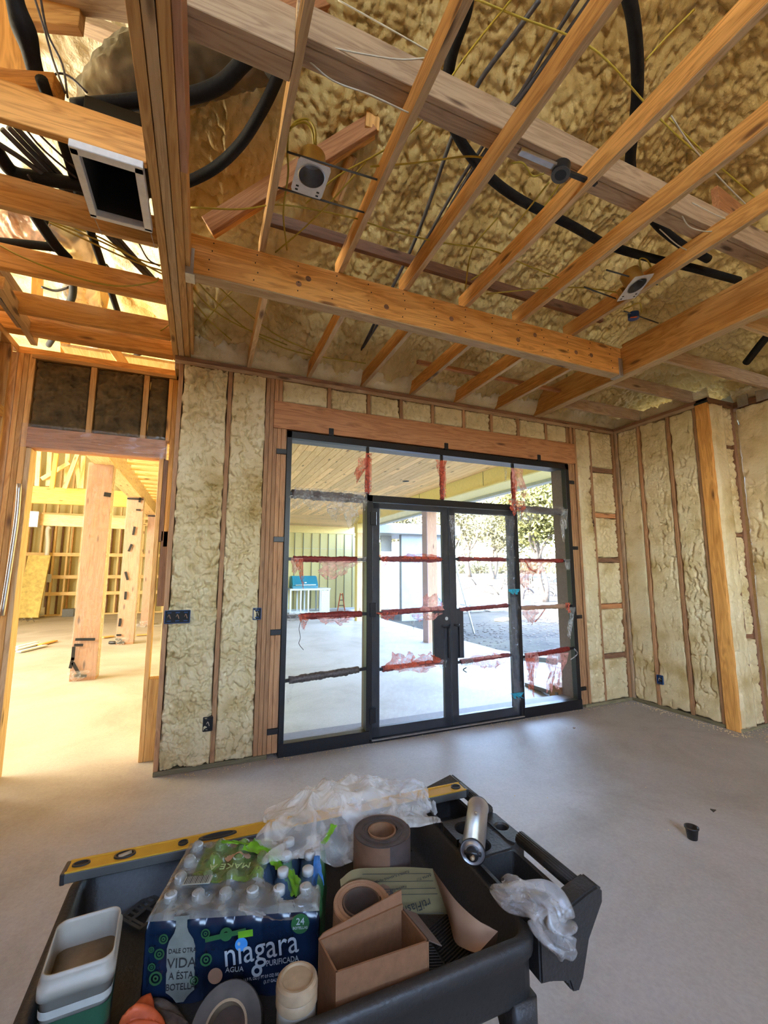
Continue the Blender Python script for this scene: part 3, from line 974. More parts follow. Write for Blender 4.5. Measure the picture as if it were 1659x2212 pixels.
tube('torn_thread', [(3.60, FYM - 0.04, 1.80), (3.66, FYM - 0.05, 1.70), (3.75, FYM - 0.05, 1.66)], 0.010, M['red_mesh'], b, seg=5)
scrap((4.27, FYM - 0.04, 1.82), (0.10, 0.12), M['clear'], 35.5, b)
b = wrapped_bar((3.52, FYM, 1.235), (4.325, FYM, 1.235), 0.030, M['print_tan'], 0.02, 0.12)
scrap((3.66, FYM - 0.03, 1.21), (0.28, 0.16), M['pink_mesh'], 37.5, b, taper=0.8)
tube('torn_thread', [(3.87, FYM - 0.04, 1.21), (3.78, FYM - 0.05, 1.13), (3.70, FYM - 0.05, 1.07)], 0.007, M['red_mesh'], b, seg=5)
scrap((4.23, FYM - 0.05, 1.28), (0.09, 0.10), M['red_mesh'], 39.1, b); scrap((4.31, FYM - 0.05, 1.22), (0.10, 0.30), M['clear'], 41.1, b, lean=-0.25)
b = wrapped_bar((3.52, FYM, 0.67), (4.325, FYM, 0.72), 0.032, M['red_wrap'], 0.08, 0.10)
scrap((3.64, FYM - 0.04, 0.72), (0.20, 0.26), M['pink_mesh'], 43.3, b); scrap((3.61, FYM - 0.045, 0.66), (0.12, 0.34), M['red_mesh'], 45.1, b, taper=0.4)
scrap((4.04, FYM - 0.04, 0.68), (0.34, 0.36), M['pink_mesh'], 47.9, b, taper=0.45, lean=-0.25)
tube('torn_thread', [(4.30, FYM - 0.04, 0.72), (4.33, FYM - 0.06, 0.66), (4.22, FYM - 0.06, 0.60)], 0.009, M['clear'], b, seg=5)
# transom muntins (vertical)
for x, m2, sd in ((1.58, 'red_mesh', 1.0), (2.49, 'red_mesh', 2.0), (3.50, 'pink_mesh', 3.0)):
    b = wrapped_bar((x, FYM, 2.47), (x, FYM, ZT - 0.07), 0.028, M['red_wrap'], 0.02, 0.20)
    film_grid('mesh_layer', (x - 0.035, FYM - 0.034, 2.92), (1, 0, 0), (0, 0, -1), (0, -1, 0), 0.07, 0.42, M['red_mesh'], b, 0.012, sd + 3, 8, 40, 0.02, 5)
    if x < 3:
        scrap((x - 0.03, FYM - 0.04, 2.86 if x < 2 else 2.93), (0.16, 0.22), M['red_mesh'], 51 + sd * 3, b, lean=-0.5 if x < 2 else 0.0, taper=0.7)
    else:
        scrap((x + 0.03, FYM - 0.04, 2.93), (0.16, 0.30), M['pink_mesh'], 58, b, taper=-0.6, lean=0.2)
        scrap((x - 0.13, FYM - 0.03, 2.93), (0.05, 0.16), M['clear'], 59, b)
        scrap((x, FYM - 0.06, 2.52), (0.26, 0.16), M['red_mesh'], 62, b); scrap((x + 0.02, FYM - 0.065, 2.54), (0.32, 0.16), M['clear'], 64, b)

# door leaves
def leaf(x0, x1, hinge_left, seed):
    y0, y1 = 4.262, 4.308
    lf = bx('door_leaf', x0, x0 + 0.085, y0, y1, 0.035, 2.395, M['black'], d1, 'black steel door leaf wrapped in clear film')
    bx('stile', x1 - 0.075, x1, y0, y1, 0.035, 2.395, M['black'], lf)
    bx('rail', x0, x1, y0, y1, 2.335, 2.395, M['black'], lf)
    bx('rail', x0, x1, y0, y1, 0.035, 0.125, M['black'], lf)
    xa, xb = (x1 - 0.20, x1 - 0.07) if hinge_left else (x0 + 0.08, x0 + 0.17)
    bx('lock_plate', xa, xb, y0 + 0.004, y1 - 0.004, 0.72, 1.24, M['black'], lf)
    bx('pane', x0 + 0.04, x1 - 0.04, y0 + 0.025, y0 + 0.031, 0.08, 2.36, M['door_film'], lf, 'clear glazing hazy with film')
    film_grid('wrap_film', (x0 - 0.01, y0 - 0.012, 2.40), (1, 0, 0), (0, 0, -1), (0, -1, 0), x1 - x0 + 0.02, 2.37, M['door_film'], lf, 0.006, seed, 40, 90, 0.02, 7)
    return lf
l1 = leaf(1.635, 2.555, True, 3.0)
l2 = leaf(2.565, 3.462, False, 8.0)
lathe('deadbolt_hole', [(0, 0), (0.019, 0), (0.019, 0.004), (0, 0.004)], M['print_white'], Matrix.Translation((2.51, 4.256, 1.155)) @ Matrix.Rotation(pi / 2, 4, 'X'), l1, 18)
tube('door_handle', [(2.44, 4.245, 1.085), (2.47, 4.23, 1.07), (2.52, 4.23, 1.07), (2.545, 4.245, 1.085)], 0.010, M['black'], l1, seg=8)
tube('door_handle', [(2.60, 4.245, 1.085), (2.62, 4.225, 1.08), (2.64, 4.225, 1.08), (2.66, 4.245, 1.085)], 0.010, M['black'], l2, seg=8)
bx('pull_edge', 2.515, 2.530, 4.235, 4.258, 0.74, 1.06, M['black'], l1)
bx('pull_edge', 2.655, 2.668, 4.235, 4.258, 0.74, 1.06, M['black'], l2)
for z in (1.8, 1.24, 0.677):
    z2 = z
    b = wrapped_bar((1.72, 4.285, z2), (2.49, 4.285, z2 + (0.02 if z < 1.5 else 0)), 0.032 if z > 1 else 0.030, M['red_wrap'], 0.05, 0.03, l1)
    if z > 1.5:
        scrap((2.2, 4.24, 1.80), (0.55, 0.05), M['red_mesh'], 71, b, up=True); scrap((1.76, 4.24, 1.84), (0.10, 0.10), M['red_mesh'], 72, b)
    elif z > 1:
        scrap((2.33, 4.235, 1.25), (0.30, 0.15), M['pink_mesh'], 73, b, up=True); scrap((1.80, 4.235, 1.25), (0.22, 0.07), M['red_mesh'], 74, b); scrap((2.08, 4.23, 1.22), (0.06, 0.13), M['milky'], 75, b)
        scrap((2.25, 4.235, 1.22), (0.35, 0.07), M['pink_mesh'], 76, b)
    else:
        scrap((1.95, 4.235, 0.68), (0.36, 0.13), M['red_mesh'], 77, b, up=True, lean=0.2); scrap((2.26, 4.235, 0.70), (0.34, 0.10), M['red_mesh'], 78, b, up=True); scrap((2.1, 4.235, 0.69), (0.60, 0.06), M['pink_mesh'], 79, b)
        scrap((2.44, 4.235, 0.73), (0.13, 0.07), M['clear'], 80, b)
for z in (1.808, 1.24, 0.674):
    b = wrapped_bar((2.65, 4.285, z), (3.39, 4.285, z + (0.03 if z < 1.5 else 0)), 0.027, M['red_wrap'], 0.06, 0.05, l2)
    if z > 1.5:
        scrap((2.98, 4.24, 1.815), (0.22, 0.035), M['red_mesh'], 81, b, up=True)
    elif z < 1:
        scrap((3.0, 4.235, 0.70), (0.50, 0.06), M['pink_mesh'], 83, b, up=True); scrap((3.05, 4.235, 0.67), (0.45, 0.07), M['pink_mesh'], 84, b)
        tube('sleeve_end', [(2.70, 4.28, 0.67), (2.78, 4.28, 0.675), (2.84, 4.28, 0.68)], [0.03, 0.045, 0.03], M['clear'], b, jitter=0.2)
        tube('hook', [(2.74, 4.24, 0.62), (2.70, 4.24, 0.60), (2.74, 4.24, 0.57)], 0.006, M['blackpl'], b, seg=5)
# frayed film bunched along the right leaf stile and at the head
for k in range(9):
    scrap((3.40 + random.uniform(-0.02, 0.02), 4.235, 2.33 - k * 0.24), (0.13, 0.26), M['clear_thin'], 90 + k * 2.1, l2, taper=0.1, name='stile_film')
scrap((3.20, 4.235, 2.34), (0.22, 0.14), M['clear'], 120, l2)
scrap((2.60, 4.235, 2.30), (0.10, 0.30), M['clear'], 121, l2)
scrap((2.57, 4.22, 0.03), (0.14, 0.10), M['clear'], 123, l2)
for z in (1.46, 0.29):
    scrap((3.41, 4.225, z), (0.20, 0.05), plain('teal_film_scrap', (0.03, 0.38, 0.50), 0.4) if z > 1 else D.materials['teal_film_scrap'], 130 + z, l2)
for z in (2.22, 1.28, 0.25):
    bx('hinge', 1.60, 1.67, 4.225, 4.262, z - 0.07, z + 0.07, M['black'], l1)

# ================================================================== CEILING FRAMING
ZB = 3.66
ORD = ['first', 'second', 'third', 'fourth', 'fifth', 'sixth']

# beam along the left side of the tray (three plies and a scabbed board)
lb = thing('ceiling_beam', 'long pine beam of several plies between the hall joists and the tray', 'beam', (-0.28, 1.5, ZB))
for x0, x1, m in ((-0.352, -0.306, 'stud'), (-0.302, -0.256, 'pale'), (-0.252, -0.206, 'stud')):
    bx('ply', x0, x1, -1.5, 4.38, ZB, ZB + 0.286, M[m], lb)
bx('scab_board', -0.205, -0.170, -1.5, 2.20, ZB + 0.02, ZB + 0.27, M['post_wood'], lb, 'paler board nailed to the beam side')
bx('drywall_nailer', -0.206, -0.176, 2.2, 4.38, ZB + 0.03, ZB + 0.20, M['stud'], lb)

# cross beam
cb = thing('cross_beam', 'wide knotty orange beam crossing the room below the tray joists', 'beam', (1.84, 3.02, ZB))
bx('ply', -0.200, 3.866, 2.962, 3.005, ZB + 0.0, ZB + 0.286, M['fir'], cb)
bx('ply', -0.200, 3.866, 3.008, 3.050, ZB, ZB + 0.286, M['fir'], cb)
bx('nailing_strip', -0.20, 3.866, 2.958, 3.052, ZB - 0.012, ZB - 0.001, M['pale'], cb, 'pale strip under the beam')
for x, z in ((0.55, 0.11), (0.62, 0.17), (1.25, 0.10), (1.85, 0.14), (2.55, 0.10), (2.75, 0.19), (3.25, 0.12), (3.45, 0.13)):
    lathe('knot', [(0, 0.002), (0.012, 0.0015), (0.022, 0)], M['darkwood'], Matrix.Translation((x, 2.962, ZB + z)) @ Matrix.Rotation(pi / 2, 4, 'X'), cb, 12)

def nails(parent, x0, x1, step, y, zs):
    bm = bmesh.new()
    x = x0
    while x < x1:
        for z in zs:
            p = Vector((x + random.uniform(-0.02, 0.02), y, z + random.uniform(-0.006, 0.006)))
            bmesh.ops.create_cube(bm, size=0.007, matrix=Matrix.Translation(p))
        x += step
    o = obj('nail_heads', bm, M['dark_void'], parent)
    tag(o, kind='stuff')
nails(cb, -0.05, 3.8, 0.29, 2.961, (ZB + 0.05, ZB + 0.12, ZB + 0.19, ZB + 0.25))

# beam along the right side
rb = thing('ceiling_beam', 'orange beam on the far side of the tray, meeting the cross beam end', 'beam', (3.92, 1.5, ZB))
bx('ply', 3.870, 3.913, -1.5, 4.36, ZB, ZB + 0.286, M['fir'], rb)
bx('ply', 3.916, 3.960, -1.5, 4.36, ZB, ZB + 0.286, M['fir'], rb)
bx('ledger', 3.875, 3.960, -1.5, 2.95, ZB + 0.288, ZB + 0.326, M['fir'], rb)
bx('nailing_strip', 3.868, 3.962, -1.5, 4.30, ZB - 0.012, ZB - 0.001, M['pale'], rb, 'pale strip under the beam')

for (x, y, lab, sx) in ((-0.205, 3.005, 'grey steel hanger where the cross beam meets the hall side beam', 1), (3.868, 3.005, 'grey steel hanger where the cross beam meets the orange side beam', -1)):
    h = thing('joist_hanger', lab, 'hanger', (x, y, ZB))
    bx('side_plate', x, x + sx * 0.05, 2.952, 2.958, ZB - 0.014, ZB + 0.17, M['galv'], h)
    bx('side_plate', x, x + sx * 0.05, 3.054, 3.060, ZB - 0.014, ZB + 0.17, M['galv'], h)
    bx('seat_plate', x, x + sx * 0.06, 2.952, 3.060, ZB - 0.020, ZB - 0.014, M['galv'], h)

TX = [0.283, 0.868, 1.420, 2.005, 2.590, 3.215]
ZT2 = 3.948
for k, x in enumerate(TX):
    j = bx('ceiling_joist', x - 0.019, x + 0.019, -1.5, 3.06, ZT2, ZT2 + 0.140, M['fir'] if k else M['stud'])
    tag(j, '%s pine joist of the raised tray counted from the hall side' % ORD[k], 'joist', 'tray joists')
    bx('bottom_edge_strip', x - 0.0195, x + 0.0195, -1.5, 2.955, ZT2 - 0.004, ZT2, M['pale'], j)
PXL = [0.325, 0.920, 1.510, 2.098, 2.690, 3.283]
for k, x in enumerate(PXL):
    j = bx('ceiling_joist', x - 0.019, x + 0.019, 3.053, 4.36, ZB, ZB + 0.140, M['fir'] if k else M['stud'])
    tag(j, '%s short joist from the hall side, between cross beam and door wall' % ORD[k], 'joist', 'short joists behind the cross beam')
    bx('bottom_edge_strip', x - 0.0195, x + 0.0195, 3.055, 4.26, ZB - 0.004, ZB, M['pale'], j)
for k, (y, m) in enumerate(((3.87, 'grey_wood'), (3.19, 'grey_wood'), (2.60, 'grey_wood'), (1.95, 'pale'), (1.35, 'pale'), (0.8, 'pale'))):
    j = bx('ceiling_joist', 3.962, 5.72 if y < 3 else 5.42, y - 0.019, y + 0.019, ZB, ZB + 0.140, M[m])
    tag(j, '%s weathered joist from the door wall, beyond the orange side beam' % ORD[k], 'joist', 'short joists beyond the side beam')

# strongbacks on top of the tray joists
ZS = ZT2 + 0.142
s1 = thing('strongback', 'long pale board doubled on edge across the tray joists', 'board', (2, 1.75, ZS))
bx('flat_board', 0.27, 4.35, 1.72, 1.81, ZS, ZS + 0.038, M['grey_wood'], s1)
bx('upright_board', 0.27, 4.35, 1.682, 1.718, ZS, ZS + 0.185, M['grey_wood'], s1)
s2 = thing('strongback', 'wide doubled board resting on the hall side beam at the top of the tray', 'board', (0, 1.7, ZT2))
bx('lower_board', -0.20, 0.262, 1.70, 1.79, ZT2, ZT2 + 0.04, M['grey_wood'], s2)
bx('upright_board', -2.4, 0.262, 1.66, 1.70, ZT2, ZT2 + 0.235, M['grey_wood'], s2)
s3 = bx('strongback', 0.305, 3.5, 2.84, 2.88, ZS, ZS + 0.09, M['darkwood'])
tag(s3, 'dark stained board laid across the tray joists just above the cross beam', 'board')
s4 = bx('strongback', 1.95, 3.87, 3.78, 3.82, ZB + 0.142, ZB + 0.18, M['redfir'])
tag(s4, 'thin brown board over the short joists near the door wall', 'board')
s5 = thing('truss_block', 'brown truss end blocks under the roof foam beyond the pale strongback', 'board', (4.2, 1.9, 4.3))
board('block', (3.392, 1.953, 4.450), (3.688, 1.906, 4.450), 0.05, 0.14, M['redfir'], s5)
board('block', (3.487, 1.783, 4.500), (3.956, 1.831, 4.500), 0.05, 0.20, M['redfir'], s5)

# diagonal brace with its post
br = thing('roof_brace', 'slanting doubled brace rising from the cross beam to the roof foam', 'brace', (0.1, 3.1, 4.0))
pA, pB = Vector((-0.086, 2.951, 4.020)), Vector((0.930, 2.465, 4.750))
board('brace_board', pA, pB, 0.038, 0.14, M['redfir'], br)
board('brace_board', pA + Vector((0.02, 0.05, 0.0)), pB + Vector((0.02, 0.05, 0)), 0.05, 0.09, M['fir'], br)
pu = thing('roof_post', 'short upright post between the brace end and the roof foam', 'post', pB)
board('post_board', pB - Vector((0, 0, 0.05)), pB + Vector((0.02, -0.05, 0.75)), 0.038, 0.10, M['stud'], pu, up=(1, 0, 0))
cp = thing('short_block', 'short slanting block hanging below the brace beside the tin light housing', 'block', (0.798, 2.767, 4.500))
board('block_board', (0.789, 2.894, 4.500), (0.840, 2.647, 4.650), 0.038, 0.09, M['stud'], cp)
board('block_board', (0.829, 2.895, 4.500), (0.868, 2.647, 4.650), 0.03, 0.05, M['pale'], cp)
rd = board('rafter_tie', (0.138, 2.152, 4.750), (0.779, 2.098, 5.300), 0.05, 0.16, M['redfir'])
tag(rd, 'dark brown tie board under the roof foam at the top edge', 'board')
rd = board('rafter_tie', (-0.269, 2.400, 4.500), (0.109, 2.181, 4.620), 0.05, 0.16, M['redfir'])
tag(rd, 'brown tie board behind the upper black hose', 'board')

vp = tube('vent_pipe', [(1.095, 2.476, 5.350), (1.015, 2.216, 5.400), (0.959, 2.063, 5.430)], 0.04, M['foam_roof'])
tag(vp, 'cream vent pipe running up the roof foam', 'pipe')

# ---------------------------------------------------------- recessed light housings, bars and boxes
def rot_to(x, n):
    """matrix with local X along x and local Z along n"""
    x = Vector(x).normalized()
    n = Vector(n)
    n = (n - x * n.dot(x)).normalized()
    y = n.cross(x)
    return Matrix((x, y, n)).transposed().to_4x4()

def can_light(c, xdir, ndir, w, d, rr, lab, hgt, hmat, bars):
    t = thing('light_housing', lab, 'light', c)
    m = Matrix.Translation(c) @ rot_to(xdir, ndir)
    # plate with a round hole
    bm = bmesh.new()
    seg = 40
    def ring(f, z):
        return [bm.verts.new(m @ Vector((*f(2 * pi * k / seg), z))) for k in range(seg)]
    hx, hy = w / 2, d / 2
    oy = -d * 0.10
    def sq(a):
        s = 1 / max(abs(cos(a)) / hx, abs(sin(a)) / hy)
        return (s * cos(a), s * sin(a))
    def ci(a):
        return (rr * cos(a), oy + rr * sin(a))
    r1, r2, r3, r4 = ring(sq, 0), ring(ci, 0), ring(ci, 0.02), ring(sq, 0.003)
    for a, b in ((r4, r1), (r1, r2), (r2, r3)):
        for k in range(seg):
            bm.faces.new((a[k], a[(k + 1) % seg], b[(k + 1) % seg], b[k]))
    bmesh.ops.recalc_face_normals(bm, faces=bm.faces)
    obj('mounting_plate', bm, M['white_metal'], t)
    mm = m @ Matrix.Translation((0, oy, 0))
    lathe('can_body', [(rr, 0.001), (rr, hgt), (rr * 0.6, hgt + 0.012), (0, hgt + 0.012)], hmat, mm, t)
    lathe('can_inner', [(rr * 0.97, 0.002), (rr * 0.93, hgt * 0.9), (0, hgt * 0.9)], M['galv'], mm, t)
    lathe('trim_ring', [(rr * 1.02, -0.002), (rr * 0.95, -0.004), (rr * 0.95, 0.012)], M['galv'], mm, t)
    jb = D.objects.new('wiring_box', chamfer_mesh('wiring_box', w * 0.7, 0.05, 0.075, M['brass']))
    link(jb)
    setp(jb, m @ Matrix.Translation((0.0, d * 0.33, 0.04)), t)
    for sx in (-1, 1):
        for q in range(2):
            s = D.objects.new('slot', chamfer_mesh('slot', 0.016, 0.010, 0.003, M['dark_void']))
            link(s)
            setp(s, m @ Matrix.Translation((sx * w * 0.33, d * (0.30 + 0.11 * q), -0.001)), t)
    for a, b in bars:
        tube('hanger_bar', [a, b], 0.006, M['grey_al'], t, 6, smooth=False)
    return t
c1 = Vector((0.474, 2.273, 3.965))
can_light(c1, (1.0, 0.02, 0), (0.0, 0.0, 1), 0.19, 0.235, 0.078, 'square white light housing plate between the first two tray joists', 0.13, M['brass'],
          [((0.317, 2.162, 3.975), (0.841, 2.132, 3.975)), ((0.304, 2.404, 3.968), (0.859, 2.378, 3.968))])
c2 = Vector((3.099, 2.205, 3.930))
can_light(c2, (1.0, -0.25, 0.30), (-0.18, 0.28, 1), 0.19, 0.24, 0.075, 'tilted light housing with brass can near the orange side beam', 0.13, M['brass'],
          [((2.748, 2.384, 3.960), (3.117, 2.396, 3.960)), ((2.778, 2.196, 3.990), (3.312, 2.165, 3.990))])

bb = thing('box_bar', 'round dark ceiling box on a shiny telescoping bar between third and fourth tray joists', 'electrical box', (1.8, 1.66, 3.97))
board('bar', (1.500, 1.666, 3.975), (1.821, 1.660, 3.975), 0.036, 0.022, M['galv'], bb)
board('bar', (1.762, 1.671, 3.980), (2.069, 1.661, 3.980), 0.03, 0.018, M['blackpl'], bb)
lathe('round_box', [(0, -0.005), (0.046, -0.005), (0.05, 0.0), (0.05, 0.05), (0, 0.05)], M['blackpl'], Matrix.Translation(Vector((1.788, 1.661, 3.945))) @ Matrix.Rotation(0.25, 4, 'Y'), bb, 24)
lathe('rim', [(0.032, -0.009), (0.052, -0.009), (0.052, 0.004), (0.032, 0.004)], M['grey_al'], Matrix.Translation(Vector((1.793, 1.665, 3.945))) @ Matrix.Rotation(0.25, 4, 'Y'), bb, 24)

ob = thing('box_bar', 'small round blue ceiling box on a thin bar beside the tilted light housing', 'electrical box', (3.3, 2.5, 3.96))
tube('bar', [(3.348, 2.502, 3.965), (3.812, 2.515, 3.965)], 0.006, M['grey_al'], ob, 6, smooth=False)
lathe('round_box', [(0, 0), (0.046, 0), (0.046, 0.05), (0, 0.05)], M['blue_box'], Matrix.Translation(Vector((3.478, 2.511, 3.930))), ob, 24)
tube('connector', [(3.430, 2.506, 3.925), (3.471, 2.474, 3.925)], 0.006, M['orange'], ob, 6, smooth=False)

# ---------------------------------------------------------- black hoses, line sets and cables over the tray
def run(name, pts, r, mat, lab, cat, group=None, seg=10, n=6):
    o = tube(name, pts, r, mat, None, seg, n)
    return tag(o, lab, cat, group)
run('insulated_hose', [(1.037, 1.440, 4.450), (1.067, 1.519, 4.420), (1.088, 1.685, 4.400), (1.152, 1.838, 4.380), (1.241, 1.940, 4.350), (1.398, 2.033, 4.320), (1.663, 2.131, 4.300),
     (1.974, 2.180, 4.280), (2.421, 2.195, 4.260), (2.839, 2.227, 4.250), (3.281, 2.200, 4.250), (3.774, 2.141, 4.250), (4.300, 2.092, 4.250)], 0.032, M['rubber'],
    'black insulated hose curving across above the tray joists to the side beam', 'hose', seg=12)
run('insulated_hose', [(1.726, 1.154, 4.450), (1.833, 1.201, 4.420), (2.001, 1.307, 4.400), (2.174, 1.440, 4.380), (2.352, 1.611, 4.360), (2.494, 1.736, 4.340), (2.716, 1.855, 4.320),
     (3.079, 1.972, 4.300), (3.450, 2.024, 4.280), (3.779, 2.031, 4.260)], 0.032, M['rubber'],
    'black insulated hose hanging straight down then bending under the pale strongback', 'hose', seg=12)
run('insulated_hose', [(0.241, 1.901, 4.200), (0.222, 1.976, 4.160), (0.168, 2.103, 4.100), (0.079, 2.283, 4.050), (-0.048, 2.463, 4.020), (-0.213, 2.620, 4.000), (-0.399, 2.759, 3.990), (-0.652, 2.815, 3.980), (-0.813, 2.853, 3.970)], 0.030, M['rubber'],
    'black hose sweeping down from the wide board through the hall side beam', 'hose', seg=12)
run('insulated_hose', [(0.130, 1.923, 4.250), (0.061, 2.002, 4.220), (-0.032, 2.109, 4.180), (-0.164, 2.207, 4.160), (-0.321, 2.281, 4.150), (-0.501, 2.363, 4.130), (-0.747, 2.463, 4.100)], 0.038, M['rubber'],
    'thick black hose crossing above the beam in front of the foil duct', 'hose', seg=12)
run('line_set', [(1.409, 1.375, 4.500), (1.385, 1.539, 4.500), (1.324, 1.748, 4.450), (1.313, 1.898, 4.400), (1.315, 2.061, 4.380), (1.368, 2.433, 4.300), (1.415, 2.871, 4.220), (1.414, 3.403, 4.100), (1.417, 4.039, 3.950)], 0.013, M['conduit'],
    'dark grey line running down the roof foam, nearest the light housing', 'pipe', 'grey lines over the tray')
run('line_set', [(1.583, 1.265, 4.500), (1.589, 1.487, 4.500), (1.580, 1.721, 4.450), (1.534, 1.835, 4.400), (1.526, 2.039, 4.380), (1.485, 2.282, 4.300), (1.484, 2.842, 4.220), (1.464, 3.308, 4.100), (1.413, 3.959, 3.950)], 0.011, M['conduit'],
    'pale grey line farther from the light housing, upper of two crossing the strongback', 'pipe', 'grey lines over the tray')
run('line_set', [(1.646, 1.239, 4.500), (1.638, 1.456, 4.500), (1.600, 1.685, 4.450), (1.560, 1.825, 4.400), (1.563, 2.040, 4.380), (1.519, 2.248, 4.300), (1.530, 2.851, 4.220)], 0.013, M['conduit'],
    'grey line running close beside its thinner twin over the strongback', 'pipe', 'grey lines over the tray')

yw = 'yellow cables of the tray'
for pts, lab in (
    ([(0.502, 2.544, 4.050), (0.653, 2.317, 4.100), (0.852, 2.122, 4.150), (1.014, 1.924, 4.200), (1.114, 1.618, 4.300), (1.221, 1.313, 4.350)], 'yellow cable slanting up past the second tray joist'),
    ([(1.036, 1.416, 4.350), (1.300, 1.377, 4.330), (1.571, 1.326, 4.300), (1.766, 1.308, 4.250), (2.128, 1.354, 4.200), (2.425, 1.378, 4.150), (2.726, 1.409, 4.150)], 'thick yellow cable crossing in front of the straight black hose'),
    ([(-0.193, 2.829, 4.020), (0.114, 2.717, 4.020), (0.333, 2.599, 4.030), (0.599, 2.564, 4.050), (0.856, 2.508, 4.030)], 'yellow cable stretched level below the brace'),
    ([(0.799, 2.137, 4.050), (1.063, 2.053, 4.100), (1.333, 1.917, 4.120), (1.473, 1.881, 4.120)], 'yellow cable stretched level beside the grey lines'),
    ([(0.917, 2.537, 4.050), (1.195, 2.534, 4.050), (1.513, 2.497, 4.050), (1.892, 2.456, 4.080), (2.219, 2.483, 4.080), (2.638, 2.473, 4.050)], 'yellow cable sagging across the middle joists above the dark board'),
    ([(2.121, 2.837, 4.020), (2.559, 2.600, 4.040), (2.799, 2.438, 4.000), (3.091, 2.351, 3.980)], 'yellow cable running to the tilted light housing'),
    ([(1.743, 1.741, 4.000), (1.705, 1.795, 4.020), (1.605, 1.757, 4.030), (1.556, 1.798, 4.050)], 'short yellow loop at the round dark ceiling box'),
    ([(1.814, 1.779, 4.000), (1.867, 1.978, 4.050), (1.934, 2.291, 4.100)], 'yellow cable dropping behind from the round dark ceiling box'),
    ([(0.454, 2.944, 4.000), (0.376, 2.641, 4.020), (0.355, 2.355, 4.020), (0.330, 2.238, 4.050), (0.309, 2.104, 4.050)], 'yellow cable hanging straight down beside the first tray joist'),
    ([(0.377, 2.974, 3.980), (0.532, 2.678, 4.000), (0.659, 2.440, 4.050), (0.780, 2.165, 4.100)], 'yellow cable slanting up under the square white housing'),
    ([(2.294, 1.352, 4.200), (2.691, 1.409, 4.200), (3.154, 1.460, 4.200), (3.702, 1.521, 4.200)], 'yellow cable at the far end of the pale strongback'),
    ([(2.140, 1.351, 4.500), (2.220, 1.279, 4.600), (2.314, 1.181, 4.700)], 'faint yellow cable high on the roof foam'),
    ([(1.955, 2.864, 4.100), (2.119, 2.636, 4.200), (2.157, 2.148, 4.300), (2.124, 1.777, 4.400)], 'thin yellow cable climbing the roof foam behind the curved hose'),
    ([(-0.194, 3.263, 3.850), (0.006, 3.492, 3.800), (0.284, 3.781, 3.780), (0.736, 3.994, 3.780), (1.426, 3.922, 3.760)], 'upper yellow cable fanning out on the foam behind the cross beam'),
    ([(-0.204, 3.391, 3.850), (-0.044, 3.580, 3.800), (0.203, 3.735, 3.780), (0.630, 3.896, 3.780)], 'middle yellow cable fanning out on the foam behind the cross beam'),
    ([(-0.201, 3.545, 3.840), (-0.059, 3.764, 3.800), (0.143, 4.009, 3.780)], 'lower yellow cable fanning out on the foam behind the cross beam'),
    ([(-0.098, 3.947, 3.850), (0.041, 3.608, 3.900), (0.169, 3.389, 3.950)], 'short yellow cable crossing the fan behind the cross beam'),
    ([(-0.054, 3.439, 3.950), (0.268, 3.642, 3.850), (0.529, 3.800, 3.800), (0.906, 3.943, 3.780)], 'long yellow cable over the first short joist'),
    ([(1.802, 2.249, 4.150), (1.792, 2.551, 4.120), (1.971, 2.926, 4.080)], 'yellow cable hanging on the dark board near the third joist'),
):
    run('yellow_cable', pts, 0.0055, M['yellow_wire'], lab, 'cable', yw, 6, 5)
lp = run('yellow_cable', [(0.317, 2.106, 4.050), (0.356, 2.129, 4.150), (0.422, 2.137, 4.200), (0.464, 2.143, 4.160), (0.480, 2.181, 4.100)], 0.006, M['yellow_wire'], 'outer yellow loop entering the top of the square white housing', 'cable', yw, 6)
lp = run('yellow_cable', [(0.321, 2.088, 4.050), (0.366, 2.108, 4.120), (0.412, 2.126, 4.160), (0.451, 2.144, 4.140), (0.468, 2.177, 4.100)], 0.006, M['yellow_wire'], 'inner yellow loop entering the top of the square white housing', 'cable', yw, 6)
lp = run('yellow_cable', [(3.129, 2.163, 4.060), (3.073, 2.128, 4.120), (3.163, 2.131, 4.140), (3.268, 2.164, 4.100)], 0.006, M['yellow_wire'], 'yellow loop above the tilted light housing', 'cable', yw, 6)
lp = run('yellow_cable', [(3.360, 2.510, 3.990), (3.420, 2.490, 4.020), (3.453, 2.425, 4.020), (3.535, 2.473, 3.980)], 0.006, M['yellow_wire'], 'yellow loop entering the small blue ceiling box', 'cable', yw, 6)
for pts, lab in (
    ([(0.311, 1.732, 4.100), (0.340, 1.716, 4.120), (0.506, 1.671, 4.100), (0.741, 1.610, 4.100), (0.871, 1.550, 4.100)], 'white cable drooping across the pale strongback'),
    ([(0.344, 1.779, 4.100), (0.465, 1.758, 4.020), (0.646, 1.733, 4.000), (0.856, 1.722, 3.980)], 'white cable strung below the pale strongback'),
    ([(0.456, 1.666, 4.350), (0.658, 1.641, 4.300), (0.893, 1.588, 4.200)], 'white cable crossing the cream vent pipe'),
    ([(2.248, 1.312, 4.150), (2.472, 1.359, 4.120), (2.884, 1.427, 4.100), (3.297, 1.480, 4.080)], 'white cable hanging at the end of the fifth joist'),
    ([(2.881, 1.607, 4.100), (3.173, 1.594, 4.080), (3.324, 1.538, 4.050)], 'upper white cable tail over the sixth joist'),
    ([(2.894, 1.692, 4.100), (3.026, 1.719, 4.060), (3.177, 1.689, 4.050), (3.260, 1.618, 4.050)], 'curled white cable tail over the sixth joist'),
    ([(2.900, 1.844, 4.100), (3.113, 1.858, 4.050), (3.295, 1.844, 4.020)], 'lower white cable tail over the sixth joist'),
):
    run('white_cable', pts, 0.004, M['white_wire'], lab, 'cable', 'white cables of the tray', 6, 5)
